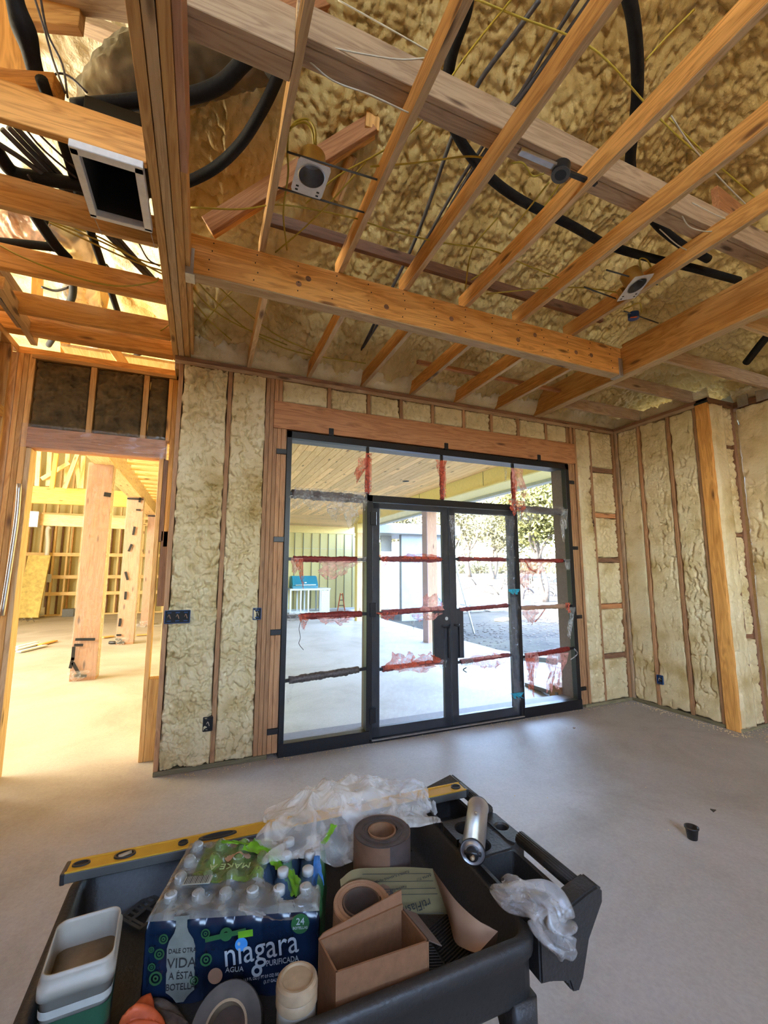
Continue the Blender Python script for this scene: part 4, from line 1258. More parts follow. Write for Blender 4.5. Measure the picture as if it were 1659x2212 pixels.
run('black_pipe', [(5.026, 2.096, 4.050), (4.984, 2.237, 3.950), (5.183, 2.537, 3.850)], 0.035, M['rubber'], 'black pipe end poking from the foam above the side wall', 'pipe', seg=12)

# ================================================================== HALL JOISTS AND SERVICES (left)
for k, (y, m, z1) in enumerate(((2.205, 'fir', 0.19), (2.79, 'stud', 0.19), (3.40, 'fir', 0.17), (3.985, 'fir', 0.17))):
    j = bx('ceiling_joist', -2.6, -0.354, y - 0.019, y + 0.019, ZB, ZB + z1, M[m])
    tag(j, '%s hall joist butting into the long beam, counted towards the doorway' % ORD[k], 'joist', 'hall joists')
j = bx('ceiling_joist', -2.4, -0.354, 3.50, 3.54, ZB + 0.06, ZB + 0.20, M['stud'])
tag(j, 'upper board just behind the third hall joist', 'joist', 'hall joists')
j = bx('ceiling_joist', -2.4, -0.354, 4.28, 4.38, ZB, ZB + 0.14, M['fir'])
tag(j, 'hall joist closest over the doorway partition', 'joist', 'hall joists')
dg = board('roof_brace', (-1.424, 3.657, 3.700), (-1.472, 4.523, 3.700), 0.05, 0.10, M['pale']); tag(dg, 'pale diagonal brace crossing the hall joists at the picture edge', 'brace')
dg = board('roof_brace', (-1.507, 3.623, 3.900), (-1.485, 4.242, 3.880), 0.05, 0.10, M['grey_wood']); tag(dg, 'weathered diagonal board above the pale brace', 'brace')
st = board('steel_strap', (-1.477, 3.786, 3.660), (-1.482, 4.215, 3.660), 0.03, 0.03, M['galv']); tag(st, 'grey steel bracket angled at the partition top', 'bracket')
ps = board('hall_post', (-1.418, 3.200, 5.437), (-1.367, 3.200, 4.889), 0.22, 0.09, M['fir'], up=(0, 1, 0)); tag(ps, 'orange upright board at the top corner of the hall attic', 'post')
ps = board('hall_post', (-1.519, 3.600, 6.206), (-1.447, 3.600, 5.276), 0.13, 0.09, M['hall_orange'], up=(0, 1, 0)); tag(ps, 'narrower orange upright next to the corner upright', 'post')
tb = board('tie_board', (-1.031, 2.442, 4.500), (-0.715, 2.340, 4.500), 0.05, 0.15, M['fir']); tag(tb, 'short brown tie board with a cut end above the black riser', 'board')
tb = board('tie_board', (-1.010, 2.358, 3.980), (-0.755, 2.274, 3.980), 0.09, 0.09, M['fir']); tag(tb, 'thick brown block lying on the first hall joist', 'board')
tb = board('rafter', (-0.886, 2.696, 4.900), (-0.428, 2.564, 4.750), 0.09, 0.06, M['grey_wood']); tag(tb, 'grey brown rafter against the bright hall foam', 'rafter', 'hall rafters')
tb = board('rafter', (-0.924, 2.373, 4.600), (-0.439, 2.171, 4.500), 0.12, 0.06, M['grey_wood']); tag(tb, 'wide rafter at the very top of the hall attic', 'rafter', 'hall rafters')
for k, (x0, y0, x1, y1, y) in enumerate(((83, 560, 80, 670, 5.4), (228, 625, 214, 700, 5.6), (255, 735, 280, 780, 5.0), (150, 730, 165, 790, 5.8))):
    a = Vector([(-1.805, 5.400, 5.014), (-1.213, 5.600, 4.947), (-1.012, 5.000, 4.019), (-1.615, 5.800, 4.414)][k])
    b2 = Vector([(-1.761, 5.400, 4.273), (-1.252, 5.600, 4.473), (-0.851, 5.000, 3.796), (-1.570, 5.800, 4.024)][k])
    t = board('attic_stud', a, b2, 0.09, 0.06, M['hall_orange'], up=(0, 1, 0))
    tag(t, ['slim orange stud left of the foil ducts', 'orange stud standing in front of the crumpled foil duct', 'brown brace just over the doorway plate', 'orange stud behind the doorway plate'][k], 'stud', 'attic studs of the hall')

# return air box
rbx = thing('return_air_box', 'white metal return air box with dark opening hung between the first two hall joists', 'vent', (-0.5, 2.45, 3.62))
bx('frame_side', -0.67, -0.635, 2.19, 2.62, 3.62, 3.66, M['white_metal'], rbx)
bx('frame_side', -0.405, -0.365, 2.19, 2.62, 3.62, 3.66, M['white_metal'], rbx)
bx('frame_side', -0.67, -0.365, 2.18, 2.225, 3.62, 3.66, M['white_metal'], rbx)
bx('frame_side', -0.67, -0.365, 2.60, 2.63, 3.62, 3.66, M['white_metal'], rbx)
bm = bmesh.new()
loft_bm(bm, [rrect(-0.64, -0.39, 2.22, 2.61, 0.01, 3.64, 2), rrect(-0.64, -0.39, 2.22, 2.61, 0.01, 3.95, 2)], False, True)
obj('box_duct', bm, M['dark_void'], rbx)
for x in (-0.66, -0.38):
    tube('hanging_wire', [(x, 2.63, 3.64), (x + 0.01, 2.80, 3.655)], 0.002, M['galv'], rbx, 5, smooth=False)

# black pipes over the hall joists
ZP = 3.93
run('black_riser', [(-0.906, 2.094, 4.250), (-0.900, 2.142, 4.200), (-0.874, 2.219, 4.120), (-0.859, 2.300, 4.050), (-0.815, 2.318, 3.950)], lambda f: 0.036 + 0.014 * math.exp(-((f - 0.42) / 0.12) ** 2), M['rubber'], 'thick black wrapped riser with a swollen joint at the top corner', 'pipe', seg=14)
run('black_pipe', [(-0.80, 2.20, ZP), (-0.795, 2.6, ZP), (-0.805, 3.0, ZP), (-0.80, 3.6, ZP), (-0.80, 4.9, ZP)], 0.026, M['rubber'], 'straight black pipe passing beside the return air box towards the doorway', 'pipe', seg=12)
run('black_pipe', [(-1.137, 2.537, 3.900), (-1.119, 2.732, 3.900), (-1.082, 2.807, 3.900), (-0.959, 2.788, 3.900), (-0.776, 2.760, 3.900), (-0.671, 2.750, 3.900)], 0.036, M['rubber'], 'thick black pipe with an elbow left of the return air box', 'pipe', seg=12)
run('black_pipe', [(-1.096, 3.033, 3.900), (-1.080, 3.180, 3.900), (-1.036, 3.353, 3.880), (-0.983, 3.448, 3.860)], 0.033, M['rubber'], 'black pipe stub ending on the third hall joist', 'pipe', seg=12)
run('black_pipe', [(-1.468, 3.513, 3.900), (-1.219, 3.446, 3.900), (-1.038, 3.404, 3.900)], 0.028, M['rubber'], 'black pipe branch joining the stub on the third hall joist', 'pipe', seg=12)
run('black_pipe', [(-1.117, 4.075, 4.100), (-1.192, 4.374, 4.100), (-1.305, 4.647, 4.100), (-1.549, 5.277, 4.150), (-1.727, 5.707, 4.200)], 0.03, M['rubber'], 'black pipe bending down in front of the crumpled foil duct', 'pipe', seg=12)
run('black_pipe', [(-0.939, 5.366, 4.000), (-0.751, 5.117, 4.000), (-0.601, 4.947, 4.000)], 0.02, M['rubber'], 'short black pipe over the doorway plate', 'pipe', seg=10)
for k, (a, b2, lab) in enumerate((((-1.060, 2.549, 3.920), (-0.499, 3.550, 3.920), 'dark line of the long bundle, side nearest the black pipes'), ((-1.040, 2.556, 3.950), (-0.477, 3.633, 3.950), 'dark line in the middle of the long bundle'), ((-1.016, 2.557, 3.970), (-0.448, 3.663, 3.970), 'dark line of the long bundle, side nearest the return air box'), ((-1.126, 2.609, 3.900), (-0.898, 2.805, 3.900), 'thin dark line under the elbow of the thick pipe'))):
    run('line_set', [a, Vector(a).lerp(Vector(b2), 0.5) + Vector((0, 0, 0.01)), b2], 0.014, M['conduit'], lab, 'pipe', 'dark lines over the hall joists')
hw = 'cables over the hall joists'
for pts, lab in (
    ([(-0.881, 2.219, 4.400), (-0.845, 2.284, 4.300), (-0.814, 2.338, 4.200), (-0.723, 2.247, 3.950)], 'dark cable dropping beside the wrapped riser, nearer one'),
    ([(-0.850, 2.206, 4.400), (-0.836, 2.300, 4.300), (-0.777, 2.345, 4.200), (-0.717, 2.266, 3.950)], 'dark cable dropping beside the wrapped riser, farther one'),
    ([(-0.837, 2.388, 4.100), (-0.805, 2.360, 4.150), (-0.744, 2.346, 4.150), (-0.666, 2.352, 4.100)], 'dark cable arching over onto the big foil duct'),
    ([(-0.972, 2.503, 3.950), (-0.907, 2.592, 3.920), (-0.802, 2.681, 3.900), (-0.776, 2.712, 3.900)], 'cable running from the first joist to the box corner'),
    ([(-0.939, 2.489, 3.950), (-0.857, 2.558, 3.920), (-0.744, 2.667, 3.900)], 'cable just above that on the bright foam'),
    ([(-1.025, 3.158, 3.900), (-0.798, 3.231, 3.880), (-0.557, 3.297, 3.860), (-0.351, 3.317, 3.850)], 'yellow cable over the second joist gap, lowest of three'),
    ([(-1.018, 3.171, 3.920), (-0.769, 3.214, 3.900), (-0.529, 3.288, 3.880), (-0.348, 3.267, 3.860)], 'yellow cable over the second joist gap, middle of three'),
    ([(-0.990, 3.196, 3.950), (-0.745, 3.216, 3.920), (-0.504, 3.328, 3.880), (-0.362, 3.381, 3.860)], 'yellow cable over the second joist gap, topmost of three'),
    ([(-1.336, 3.371, 3.800), (-1.191, 3.320, 3.720), (-0.940, 3.348, 3.680), (-0.665, 3.340, 3.670), (-0.425, 3.243, 3.700), (-0.388, 3.205, 3.720)], 'yellow cable stapled along the face of the third joist'),
    ([(-1.328, 4.029, 3.850), (-1.214, 4.208, 3.780), (-0.889, 4.101, 3.720), (-0.498, 4.017, 3.720), (-0.327, 3.824, 3.750)], 'yellow cable drooping over the fourth joist face'),
    ([(-0.513, 3.140, 3.900), (-0.468, 3.262, 3.880), (-0.394, 3.280, 3.860)], 'thin dark cable near the beam over the third joist'),
    ([(-1.002, 2.730, 3.850), (-0.982, 2.807, 3.850), (-0.956, 2.830, 3.850)], 'short cable crossing above the second joist'),
    ([(-1.204, 2.967, 3.850), (-1.096, 2.887, 3.900), (-0.980, 2.830, 3.880)], 'cable curling round the elbow of the thick pipe'),
):
    run('hall_cable', pts, 0.0055, M['yellow_wire'] if 'yellow' in lab else M['brown_wrap'], lab, 'cable', hw, 6, 5)

# foil ducts
def foil(pts, r, lab, seed, mat='foil', rings=60):
    P = smooth_path(pts, max(2, rings // (len(pts) - 1)))
    n = len(P)
    A = np.array(P)
    T = np.gradient(A, axis=0)
    T /= np.linalg.norm(T, axis=1)[:, None]
    up = np.array([0, 0, 1.0])
    S = np.cross(T, up)
    S /= np.linalg.norm(S, axis=1)[:, None]
    U2 = np.cross(S, T)
    seg = 36
    th = np.linspace(0, 2 * pi, seg + 1)
    I, TH = np.meshgrid(np.arange(n), th, indexing='ij')
    f = fbm(np.cos(TH) * 4 + I * 0.22 + seed, np.sin(TH) * 4 + I * 0.16, seed, 3)
    cr = np.abs(f - 0.45) * 1.1 + 0.02 * np.sin(I * 1.3)
    rr = r * (0.90 + 0.35 * cr)
    rr[:, -1] = rr[:, 0]
    Q = A[:, None, :] + rr[..., None] * (np.cos(TH)[..., None] * S[:, None, :] + np.sin(TH)[..., None] * U2[:, None, :])
    o = grid_obj('foil_duct', Q, M[mat], None)
    return tag(o, lab, 'duct', 'foil wrapped ducts')
M['foil_bright'] = plain('bright_foil_duct', (0.72, 0.69, 0.62), 0.22, 0.7, var=0.25, scale=8, bump=1.0)
M['foil_pink'] = plain('pink_foil_duct', (0.62, 0.42, 0.30), 0.3, 0.5, var=0.3, scale=20, bump=1.0)
foil([(-0.652, 2.896, 4.300), (-0.611, 2.727, 4.450), (-0.435, 2.536, 4.520), (-0.164, 2.334, 4.580), (0.140, 2.119, 4.600)], 0.21, 'big grey brown foil duct curving over the long beam', 2.0)
foil([(-1.779, 4.025, 4.350), (-1.566, 3.986, 4.350), (-1.382, 3.860, 4.350)], 0.16, 'pinkish foil duct end left of the pipe stub', 5.0, 'foil_pink', 30)
foil([(-1.458, 4.147, 4.600), (-1.265, 4.411, 4.650), (-1.421, 5.432, 4.700), (-1.336, 6.471, 4.700), (-1.300, 7.285, 4.750)], 0.22, 'bright crumpled foil duct seen between the last hall joists', 8.0, 'foil_bright')
run('duct_strap', [(-1.562, 4.822, 4.380), (-1.446, 4.803, 4.360), (-1.316, 4.720, 4.380)], 0.012, M['tape'], 'black strap round the bright foil duct', 'strap', None, 6)

# ---------------------------------------------------------- hall posts, girder and ceiling
def post(x, y, lab, ztop, seed, tapes, w=0.34, d=0.26):
    t = thing('hall_post', lab, 'post', (x, y, 0), 'film wrapped posts in the hall')
    bx('post_body', x - w / 2, x + w / 2, y - d / 2, y + d / 2, 0, ztop, M['post_wood'], t)
    for (o, u, su) in (((x - w / 2 - 0.012, y - d / 2 - 0.012, ztop), (1, 0, 0), w + 0.024), ((x + w / 2 + 0.012, y - d / 2 - 0.012, ztop), (0, 1, 0), d + 0.02)):
        n = (0, -1, 0) if u[0] else (1, 0, 0)
        film_grid('film_wrap', o, u, (0, 0, -1), n, su, ztop - 0.05, M['milky'] if not u[0] else M['clear_thin'], t, 0.010, seed, 16, 90, 0.03, 5)
    for (tx, tz, tw, th_, rot) in tapes:
        m = Matrix.Translation((x + tx, y - d / 2 - 0.03, tz)) @ Matrix.Rotation(rot, 4, 'Y')
        o = link(D.objects.new('tape_strip', chamfer_mesh('tape_strip', tw, 0.004, th_, M['tape'])))
        setp(o, m, t)
    scrap((x - 0.05, y - d / 2 - 0.05, 0.16), (0.30, 0.14), M['clear'], seed + 5, t)
    return t
post(-1.615, 8.33, 'large film wrapped timber post closest to the doorway, black tape low on it', 3.42, 3.0,
     [(0.0, 0.62, 0.26, 0.04, 0.05), (-0.08, 0.54, 0.12, 0.04, 0.05), (-0.14, 0.42, 0.045, 0.20, 0.0), (-0.15, 0.28, 0.045, 0.16, 0.15), (-0.08, 0.18, 0.045, 0.24, -0.5), (-0.02, 0.08, 0.16, 0.04, 0.1), (0.13, 2.9, 0.10, 0.07, 0.1)])
post(-1.55, 11.85, 'second film wrapped post, dotted with short black tapes', 3.42, 6.0,
     [(0.0, 3.36, 0.34, 0.04, 0), (0.10, 3.45, 0.05, 0.34, 0.05), (0.08, 3.10, 0.10, 0.04, 0), (0.02, 2.6, 0.05, 0.20, 0.1), (-0.03, 2.2, 0.05, 0.18, 0.3), (-0.06, 1.55, 0.05, 0.20, -0.3), (-0.05, 1.1, 0.05, 0.18, 0), (-0.12, 0.5, 0.05, 0.18, 0.05), (-0.12, 0.22, 0.10, 0.04, 0.0), (-0.12, 0.12, 0.14, 0.05, 0.2), (-0.08, 0.05, 0.16, 0.05, 0.0)])
post(-1.47, 15.4, 'farthest film wrapped post, glowing orange', 3.42, 9.0, [(0.0, 3.36, 0.34, 0.04, 0)])
fm = film_grid('plastic_sheet', (-1.85, 14.9, 0.02), (1, 0, 0), (0, 1, 0), (0, 0, 1), 1.3, 0.9, M['clear'], None, 0.12, 4.0, 40, 30, 0.2, 4)
tag(fm, 'crumpled clear sheet on the floor at the foot of the farthest post', 'plastic sheet')
gd = thing('hall_girder', 'pale film wrapped girder carried by the row of hall posts', 'beam', (-1.55, 10, 3.38))
bx('girder_body', -1.72, -1.42, 6.0, 19.8, 3.40, 3.72, M['pale'], gd)
film_grid('film_wrap', (-1.41, 6.0, 3.74), (0, 1, 0), (0, 0, -1), (1, 0, 0), 9.5, 0.34, M['milky'], gd, 0.012, 2.0, 90, 10, 0.03, 20)
hc = struct('ceiling_hall_low', (-0.8, 12, 3.7), 'row of pale joists beside the wrapped girder')
bx('ceiling_panel', -1.42, -0.34, 5.0, 20.0, 3.90, 3.93, M['hard_wood'], hc)
for k in range(26):
    y = 6.2 + k * 0.52
    bx('joist', -1.42, -0.34, y, y + 0.045, 3.68, 3.90, M['hard_wood'], hc)
ol = thing('junction_box', 'small metal box among the pale joists beyond the doorway', 'electrical box', (-0.9, 10.8, 3.64))
bx('box_body', -0.98, -0.80, 10.75, 10.95, 3.62, 3.68, M['white_metal'], ol)
lathe('box_ring', [(0.03, 0), (0.05, 0), (0.05, 0.01), (0.03, 0.01)], M['galv'], Matrix.Translation((-0.89, 10.85, 3.608)), ol, 16)

hb = board('hall_beam', (-4.384, 14.000, 3.652), (-1.768, 14.000, 3.666), 0.12, 0.44, M['hall_orange']); tag(hb, 'bright orange beam crossing the far hall', 'beam', 'cross beams of the far hall')
hb = board('hall_beam', (-4.425, 15.000, 3.097), (-1.845, 15.000, 3.056), 0.12, 0.32, M['hard_wood']); tag(hb, 'pale beam crossing the far hall below the orange one', 'beam', 'cross beams of the far hall')
hg = bx('joist_hanger', -5.05, -4.72, 14.85, 15.10, 3.05, 3.48, M['galv']); tag(hg, 'grey steel saddle on the end of the pale far beam', 'hanger')
hg.location = Vector((-4.448, 14.900, 3.085))
for k, (a, b2) in enumerate((((-3.671, 13.500, 4.699), (-3.693, 13.500, 3.775)), ((-3.215, 13.600, 4.836), (-3.442, 13.600, 3.811)), ((-3.986, 13.700, 4.034), (-3.420, 13.700, 4.521)), ((-3.899, 13.800, 4.814), (-3.860, 13.800, 3.877)), ((-3.527, 13.900, 4.879), (-3.492, 13.900, 3.923)), ((-3.159, 13.900, 4.788), (-3.143, 13.900, 3.885)), ((-3.347, 14.000, 4.728), (-3.208, 14.000, 3.898)), ((-4.161, 13.900, 4.850), (-4.127, 13.900, 3.875)))):
    t = board('truss_member', a, b2, 0.10, 0.06, M['hall_orange'] if k == 0 else M['hard_wood'], up=(0, 1, 0))
    tag(t, ['steep orange truss web above the orange far beam', 'long slanting truss web leaning to the wrapped post', 'flat slanting truss web above the orange far beam', 'upright just beside the steep orange web', 'upright between the slanting webs', 'upright closest to the wrapped post above the orange far beam', 'short leaning web beside the wrapped post', 'upright beside the doorway jamb above the orange far beam'][k], 'truss', 'truss webs in the far hall')
pv = thing('vent_stack', 'white plastic vent stack with elbow on the far stud wall', 'pipe', (-5.360, 19.600, 0.707))
tube('stack_pipe', [(-5.298, 19.600, 3.275), (-5.359, 19.600, 3.152), (-5.308, 19.600, 2.554), (-5.320, 19.600, 1.371), (-5.329, 19.600, 0.180)], 0.07, M['pvc'], pv)
tube('stack_collar', [(-5.329, 19.600, 0.344), (-5.317, 19.600, 0.048)], 0.12, M['pvc'], pv)
nt_ = bx('paper_note', -5.0, -4.75, 19.7, 19.72, 1.4, 1.7, M['print_white']); nt_.location = Vector((-5.251, 19.700, 1.386)); tag(nt_, 'white paper note pinned on the far stud wall', 'paper')
lbd = board('insulation_board', (-5.413, 18.600, 0.069), (-5.404, 19.200, 2.200), 0.65, 0.10, plain('yellow_board', (0.62, 0.48, 0.16), 0.8, var=0.25, scale=8), up=(0, 1, 0)); tag(lbd, 'yellow insulation board leaning on the far stud wall', 'board')
wc = tube('coil_wire', [(-5.401, 18.040, 0.020), (-5.173, 17.533, 0.150), (-5.191, 17.953, 0.020), (-4.906, 17.265, 0.180), (-4.949, 17.713, 0.020)], 0.012, M['galv']); tag(wc, 'loops of wire at the foot of the leaning board', 'wire')
db = thing('metal_trim', 'bundle of grey metal trim lying on the hall floor', 'trim', (-3.459, 12.131, 0.000))
for k, (a, b2) in enumerate((((-3.526, 11.611, 0.030), (-3.339, 12.409, 0.030)), ((-3.615, 11.942, 0.040), (-3.424, 12.584, 0.040)), ((-3.374, 11.324, 0.030), (-3.123, 12.054, 0.030)))):
    board('trim_piece', a, b2, 0.10, 0.03, M['white_stl'], db)
pk = board('scrap_plank', (-3.257, 12.174, 0.030), (-3.111, 12.738, 0.030), 0.10, 0.03, M['fir']); tag(pk, 'short brown plank beside the metal trim', 'plank', 'scrap planks on the hall floor')
pk = board('scrap_plank', (-2.196, 12.897, 0.030), (-1.995, 13.061, 0.030), 0.14, 0.03, M['stud']); tag(pk, 'scrap plank on the hall floor between the first two posts', 'plank', 'scrap planks on the hall floor')
pk = board('scrap_plank', (-1.466, 13.013, 0.030), (-1.155, 13.059, 0.030), 0.10, 0.03, M['stud']); tag(pk, 'thin scrap plank beyond the second post', 'plank', 'scrap planks on the hall floor')
pk = tube('pipe_scrap', [(-1.876, 11.872, 0.040), (-1.681, 11.791, 0.040)], 0.035, M['blackpl'], smooth=False); tag(pk, 'short black pipe beside the foot of the second post', 'pipe')
st_ = bx('storage_crate', -4.6, -4.25, 19.3, 19.6, 0, 0.28, M['grey_al']); tag(st_, 'small grey block at the foot of the vent stack', 'block')

# ================================================================== OUTDOORS
def terrain(x, y):
    r_ = math.hypot(x - 3, y - 4) if not isinstance(x, np.ndarray) else np.hypot(x - 3, y - 4)
    t = np.clip((r_ - 20) / 26, 0, 1)
    return -0.16 + 1.15 * t * t * (3 - 2 * t)
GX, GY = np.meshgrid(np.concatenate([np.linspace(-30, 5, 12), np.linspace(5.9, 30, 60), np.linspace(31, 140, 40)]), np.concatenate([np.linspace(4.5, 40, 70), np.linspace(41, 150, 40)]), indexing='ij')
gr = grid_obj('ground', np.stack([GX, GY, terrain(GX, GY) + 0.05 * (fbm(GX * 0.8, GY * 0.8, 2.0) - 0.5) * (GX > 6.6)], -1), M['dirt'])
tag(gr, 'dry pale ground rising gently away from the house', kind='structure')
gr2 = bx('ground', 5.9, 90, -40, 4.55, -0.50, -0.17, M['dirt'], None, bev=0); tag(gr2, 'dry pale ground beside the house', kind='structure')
pt = prism('patio_floor', [(-0.3, 4.42), (6.4, 4.42), (6.25, 6.4), (6.1, 7.8), (5.65, 8.9), (5.35, 10.1), (5.5, 11.9), (5.6, 14.4), (6.3, 18.6), (-0.3, 18.6)], 'z', -0.16, -0.03, M['patio'], None, 0.01)
tag(pt, 'pale concrete patio slab under the porch roof', kind='structure')
for y in (6.6, 9.6, 12.6):
    bx('control_joint', 0, 5.4, y, y + 0.008, -0.031, -0.0295, M['fascia'], pt)
pc = struct('ceiling_porch', (2.6, 10, 3.58), 'porch ceiling of narrow knotty pine boards')
random.seed(11)
W = 0.135
x = -0.2
k = 0
while x < 4.95:
    ys = [4.50, 4.5 + random.uniform(1.2, 4.5)]
    while ys[-1] < 14.8 - 1.5:
        ys.append(ys[-1] + random.uniform(2.4, 4.2))
    ys[-1] = 14.8
    for a, b2 in zip(ys, ys[1:]):
        if b2 > a:
            bx('board', x, min(x + W - 0.006, 4.95), a, b2 - 0.003, 3.578, 3.598, M['porch_plank'], pc)
    x += W
for k in range(28):
    y = 14.8 + k * W
    bx('board', -0.2, 6.2, y, y + W - 0.006, 3.578, 3.598, M['porch_plank'], pc)
bx('ceiling_backing', -0.3, 6.2, 4.42, 18.7, 3.60, 3.62, M['osb'], pc)
for x, y in ((2.55, 6.2), (3.95, 8.3), (2.3, 10.5), (3.6, 13.0), (2.0, 13.5)):
    dl = thing('ceiling_light_cutout', 'dark round light hole in the porch ceiling %s' % ('above the left side light' if (x, y) == (2.55, 6.2) else 'near the yellow beam' if x > 3.8 else 'farther out over the grill' if y == 13.0 else 'above the grill side wall' if x == 2.0 else 'midway along the porch'), 'light', (x, y, 3.57), 'porch ceiling light holes')
    lathe('hole_rim', [(0, -0.002), (0.06, -0.002), (0.075, 0.0), (0.075, 0.006)], M['dark_void'], Matrix.Translation((x, y, 3.576)), dl, 18)
pb = struct('porch_beam', (5.1, 9, 3.25), 'yellow primed box beam along the porch edge')
bx('beam_face', 4.95, 4.985, 4.45, 15.0, 3.27, 3.60, M['yellow_paint'], pb)
bx('beam_soffit', 4.95, 5.45, 4.45, 15.0, 3.255, 3.27, M['yellow_paint'], pb)
for y in (6.9, 9.6, 12.2):
    bx('beam_seam', 4.944, 4.950, y, y + 0.012, 3.28, 3.58, M['siding_gap'], pb)
bx('beam_trim', 4.93, 4.95, 4.45, 15.0, 3.262, 3.30, M['yellow_paint'], pb)
bx('eave_soffit', 5.45, 5.9, 4.45, 15.2, 3.60, 3.64, M['white_stl'], pb)
bx('gutter', 5.45, 5.60, 4.45, 15.4, 3.20, 3.34, M['fascia'], pb)
bx('beam_face', 3.4, 5.0, 14.85, 14.9, 3.27, 3.60, M['yellow_paint'], pb) if False else None
for k, (x, y) in enumerate(((5.08, 9.35), (4.98, 14.15))):
    t = thing('porch_post', ['porch post wrapped in purplish film, seen through the first door leaf', 'slim porch post at the yellow capital beside the grill wall'][k], 'post', (x, y, -0.03), 'porch posts')
    bx('post_body', x - 0.13, x + 0.13, y - 0.13, y + 0.13, -0.03, 3.26, M['post_wood'] if k == 0 else M['pale'], t)
    bx('wrap_face', x - 0.14, x - 0.13, y - 0.13, y + 0.13, -0.03, 3.2, plain('purple_wrap', (0.38, 0.27, 0.33), 0.5) if k == 0 else M['yellow_paint'], t)
    bx('post_cap', x - 0.16, x + 0.16, y - 0.16, y + 0.16, 2.95 if k else 3.15, 3.26, M['yellow_paint'], t)
# battened end wall of the porch
pw = struct('wall_porch_end', (4.5, 18.6, 0), 'pale green board and batten wall at the end of the porch')
bx('siding_sheet', 0.0, 5.62, 18.6, 18.66, 0.05, 3.30, M['siding'], pw)
bx('frieze_board', 0.0, 6.3, 18.56, 18.66, 3.28, 3.60, M['yellow_paint'], pw)
bx('base_trim', 0.0, 6.3, 18.56, 18.66, -0.03, 0.06, M['white_stl'], pw)
bx('corner_board', 5.62, 6.34, 18.6, 18.66, 0.05, 3.30, M['siding'], pw)
bx('lap_line', 2.9, 6.2, 18.592, 18.60, 2.60, 2.612, M['print_white'], pw)
for k in range(12):
    x = 2.48 + k * 0.37
    if x < 6.3:
        bx('batten', x - 0.018, x + 0.018, 18.575, 18.60, 0.05, 3.26, M['siding_gap'], pw)
pw2 = struct('wall_porch_side', (0, 11, 0))
bx('siding_sheet', -0.22, -0.16, 4.42, 18.6, -0.03, 3.6, M['siding'], pw2)
bx('siding_sheet', -0.3, X0 - 0.02, 4.42, 4.47, 0, 3.6, M['siding'], pw2)
bx('siding_sheet', X1 + 0.03, 5.9, 4.42, 4.47, 0, 3.6, M['siding'], pw2)
bx('siding_sheet', X0 - 0.02, X1 + 0.03, 4.42, 4.47, 3.08, 3.6, M['siding'], pw2)

# grill island
g = thing('grill', 'teal hooded grill set in a white steel frame against the battened wall', 'grill', (3.9, 17.6, 0))
gx0, gx1, gy, gz = 3.20, 4.80, 17.2, 0.93
for x in (3.22, 3.62, 3.92, 4.40, 4.55, 4.75):
    bx('frame_post', x - 0.03, x + 0.03, gy, gy + 0.06, -0.03, gz, M['white_stl'], g)
    bx('frame_post', x - 0.03, x + 0.03, gy + 0.7, gy + 0.76, -0.03, gz, M['white_stl'], g)
for z in (0.0, gz - 0.04):
    bx('frame_rail', gx0, gx1, gy, gy + 0.06, z, z + 0.06, M['white_stl'], g)
    bx('frame_rail', gx0, gx1, gy + 0.7, gy + 0.76, z, z + 0.06, M['white_stl'], g)
bx('worktop', gx0 - 0.02, gx1 + 0.02, gy - 0.02, gy + 0.80, gz, gz + 0.03, M['white_stl'], g)
bx('door_panel', 4.42, 4.74, gy - 0.02, gy, 0.06, gz - 0.06, M['white_stl'], g)
prism('hood', [(gy + 0.05, gz + 0.03), (gy + 0.75, gz + 0.03), (gy + 0.70, gz + 0.52), (gy + 0.35, gz + 0.52), (gy + 0.06, gz + 0.16)], 'x', 3.28, 4.32, M['teal'], g, 0.03)
tube('hood_handle', [(3.4, gy - 0.02, gz + 0.17), (4.2, gy - 0.02, gz + 0.17)], 0.02, M['white_stl'], g, smooth=False)
bx('logo_plate', 3.77, 3.85, gy + 0.08, gy + 0.10, gz + 0.24, gz + 0.28, M['print_white'], g)
g2 = thing('steel_cabinet', 'pale steel cabinet with teal top beside the grill', 'cabinet', (2.8, 17.6, 0))
bx('cabinet_frame', 2.4, 3.10, gy, gy + 0.06, 0.60, 0.95, M['white_stl'], g2)
for x in (2.43, 3.07):
    bx('leg', x - 0.03, x + 0.03, gy, gy + 0.06, -0.03, 0.6, M['white_stl'], g2)
    bx('leg', x - 0.03, x + 0.03, gy + 0.6, gy + 0.66, -0.03, 0.95, M['white_stl'], g2)
board('strut', (2.5, gy, 0.1), (3.05, gy, 0.55), 0.04, 0.04, M['white_stl'], g2)
bx('lid', 2.4, 3.10, gy, gy + 0.6, 0.95, 1.12, M['teal'], g2)
cn = thing('step_ladder', 'small orange topped ladder standing near the battened wall', 'ladder', (5.4, 17.8, 0))
for sx in (-1, 1):
    board('rail', (5.45 + sx * 0.16, 17.8, 0), (5.45 + sx * 0.04, 17.8, 0.72), 0.03, 0.05, M['orange'], cn, up=(0, 1, 0))
for z in (0.2, 0.42, 0.64):
    bx('rung', 5.33 + z * 0.08, 5.57 - z * 0.08, 17.79, 17.81, z, z + 0.03, M['brown_wrap'], cn)

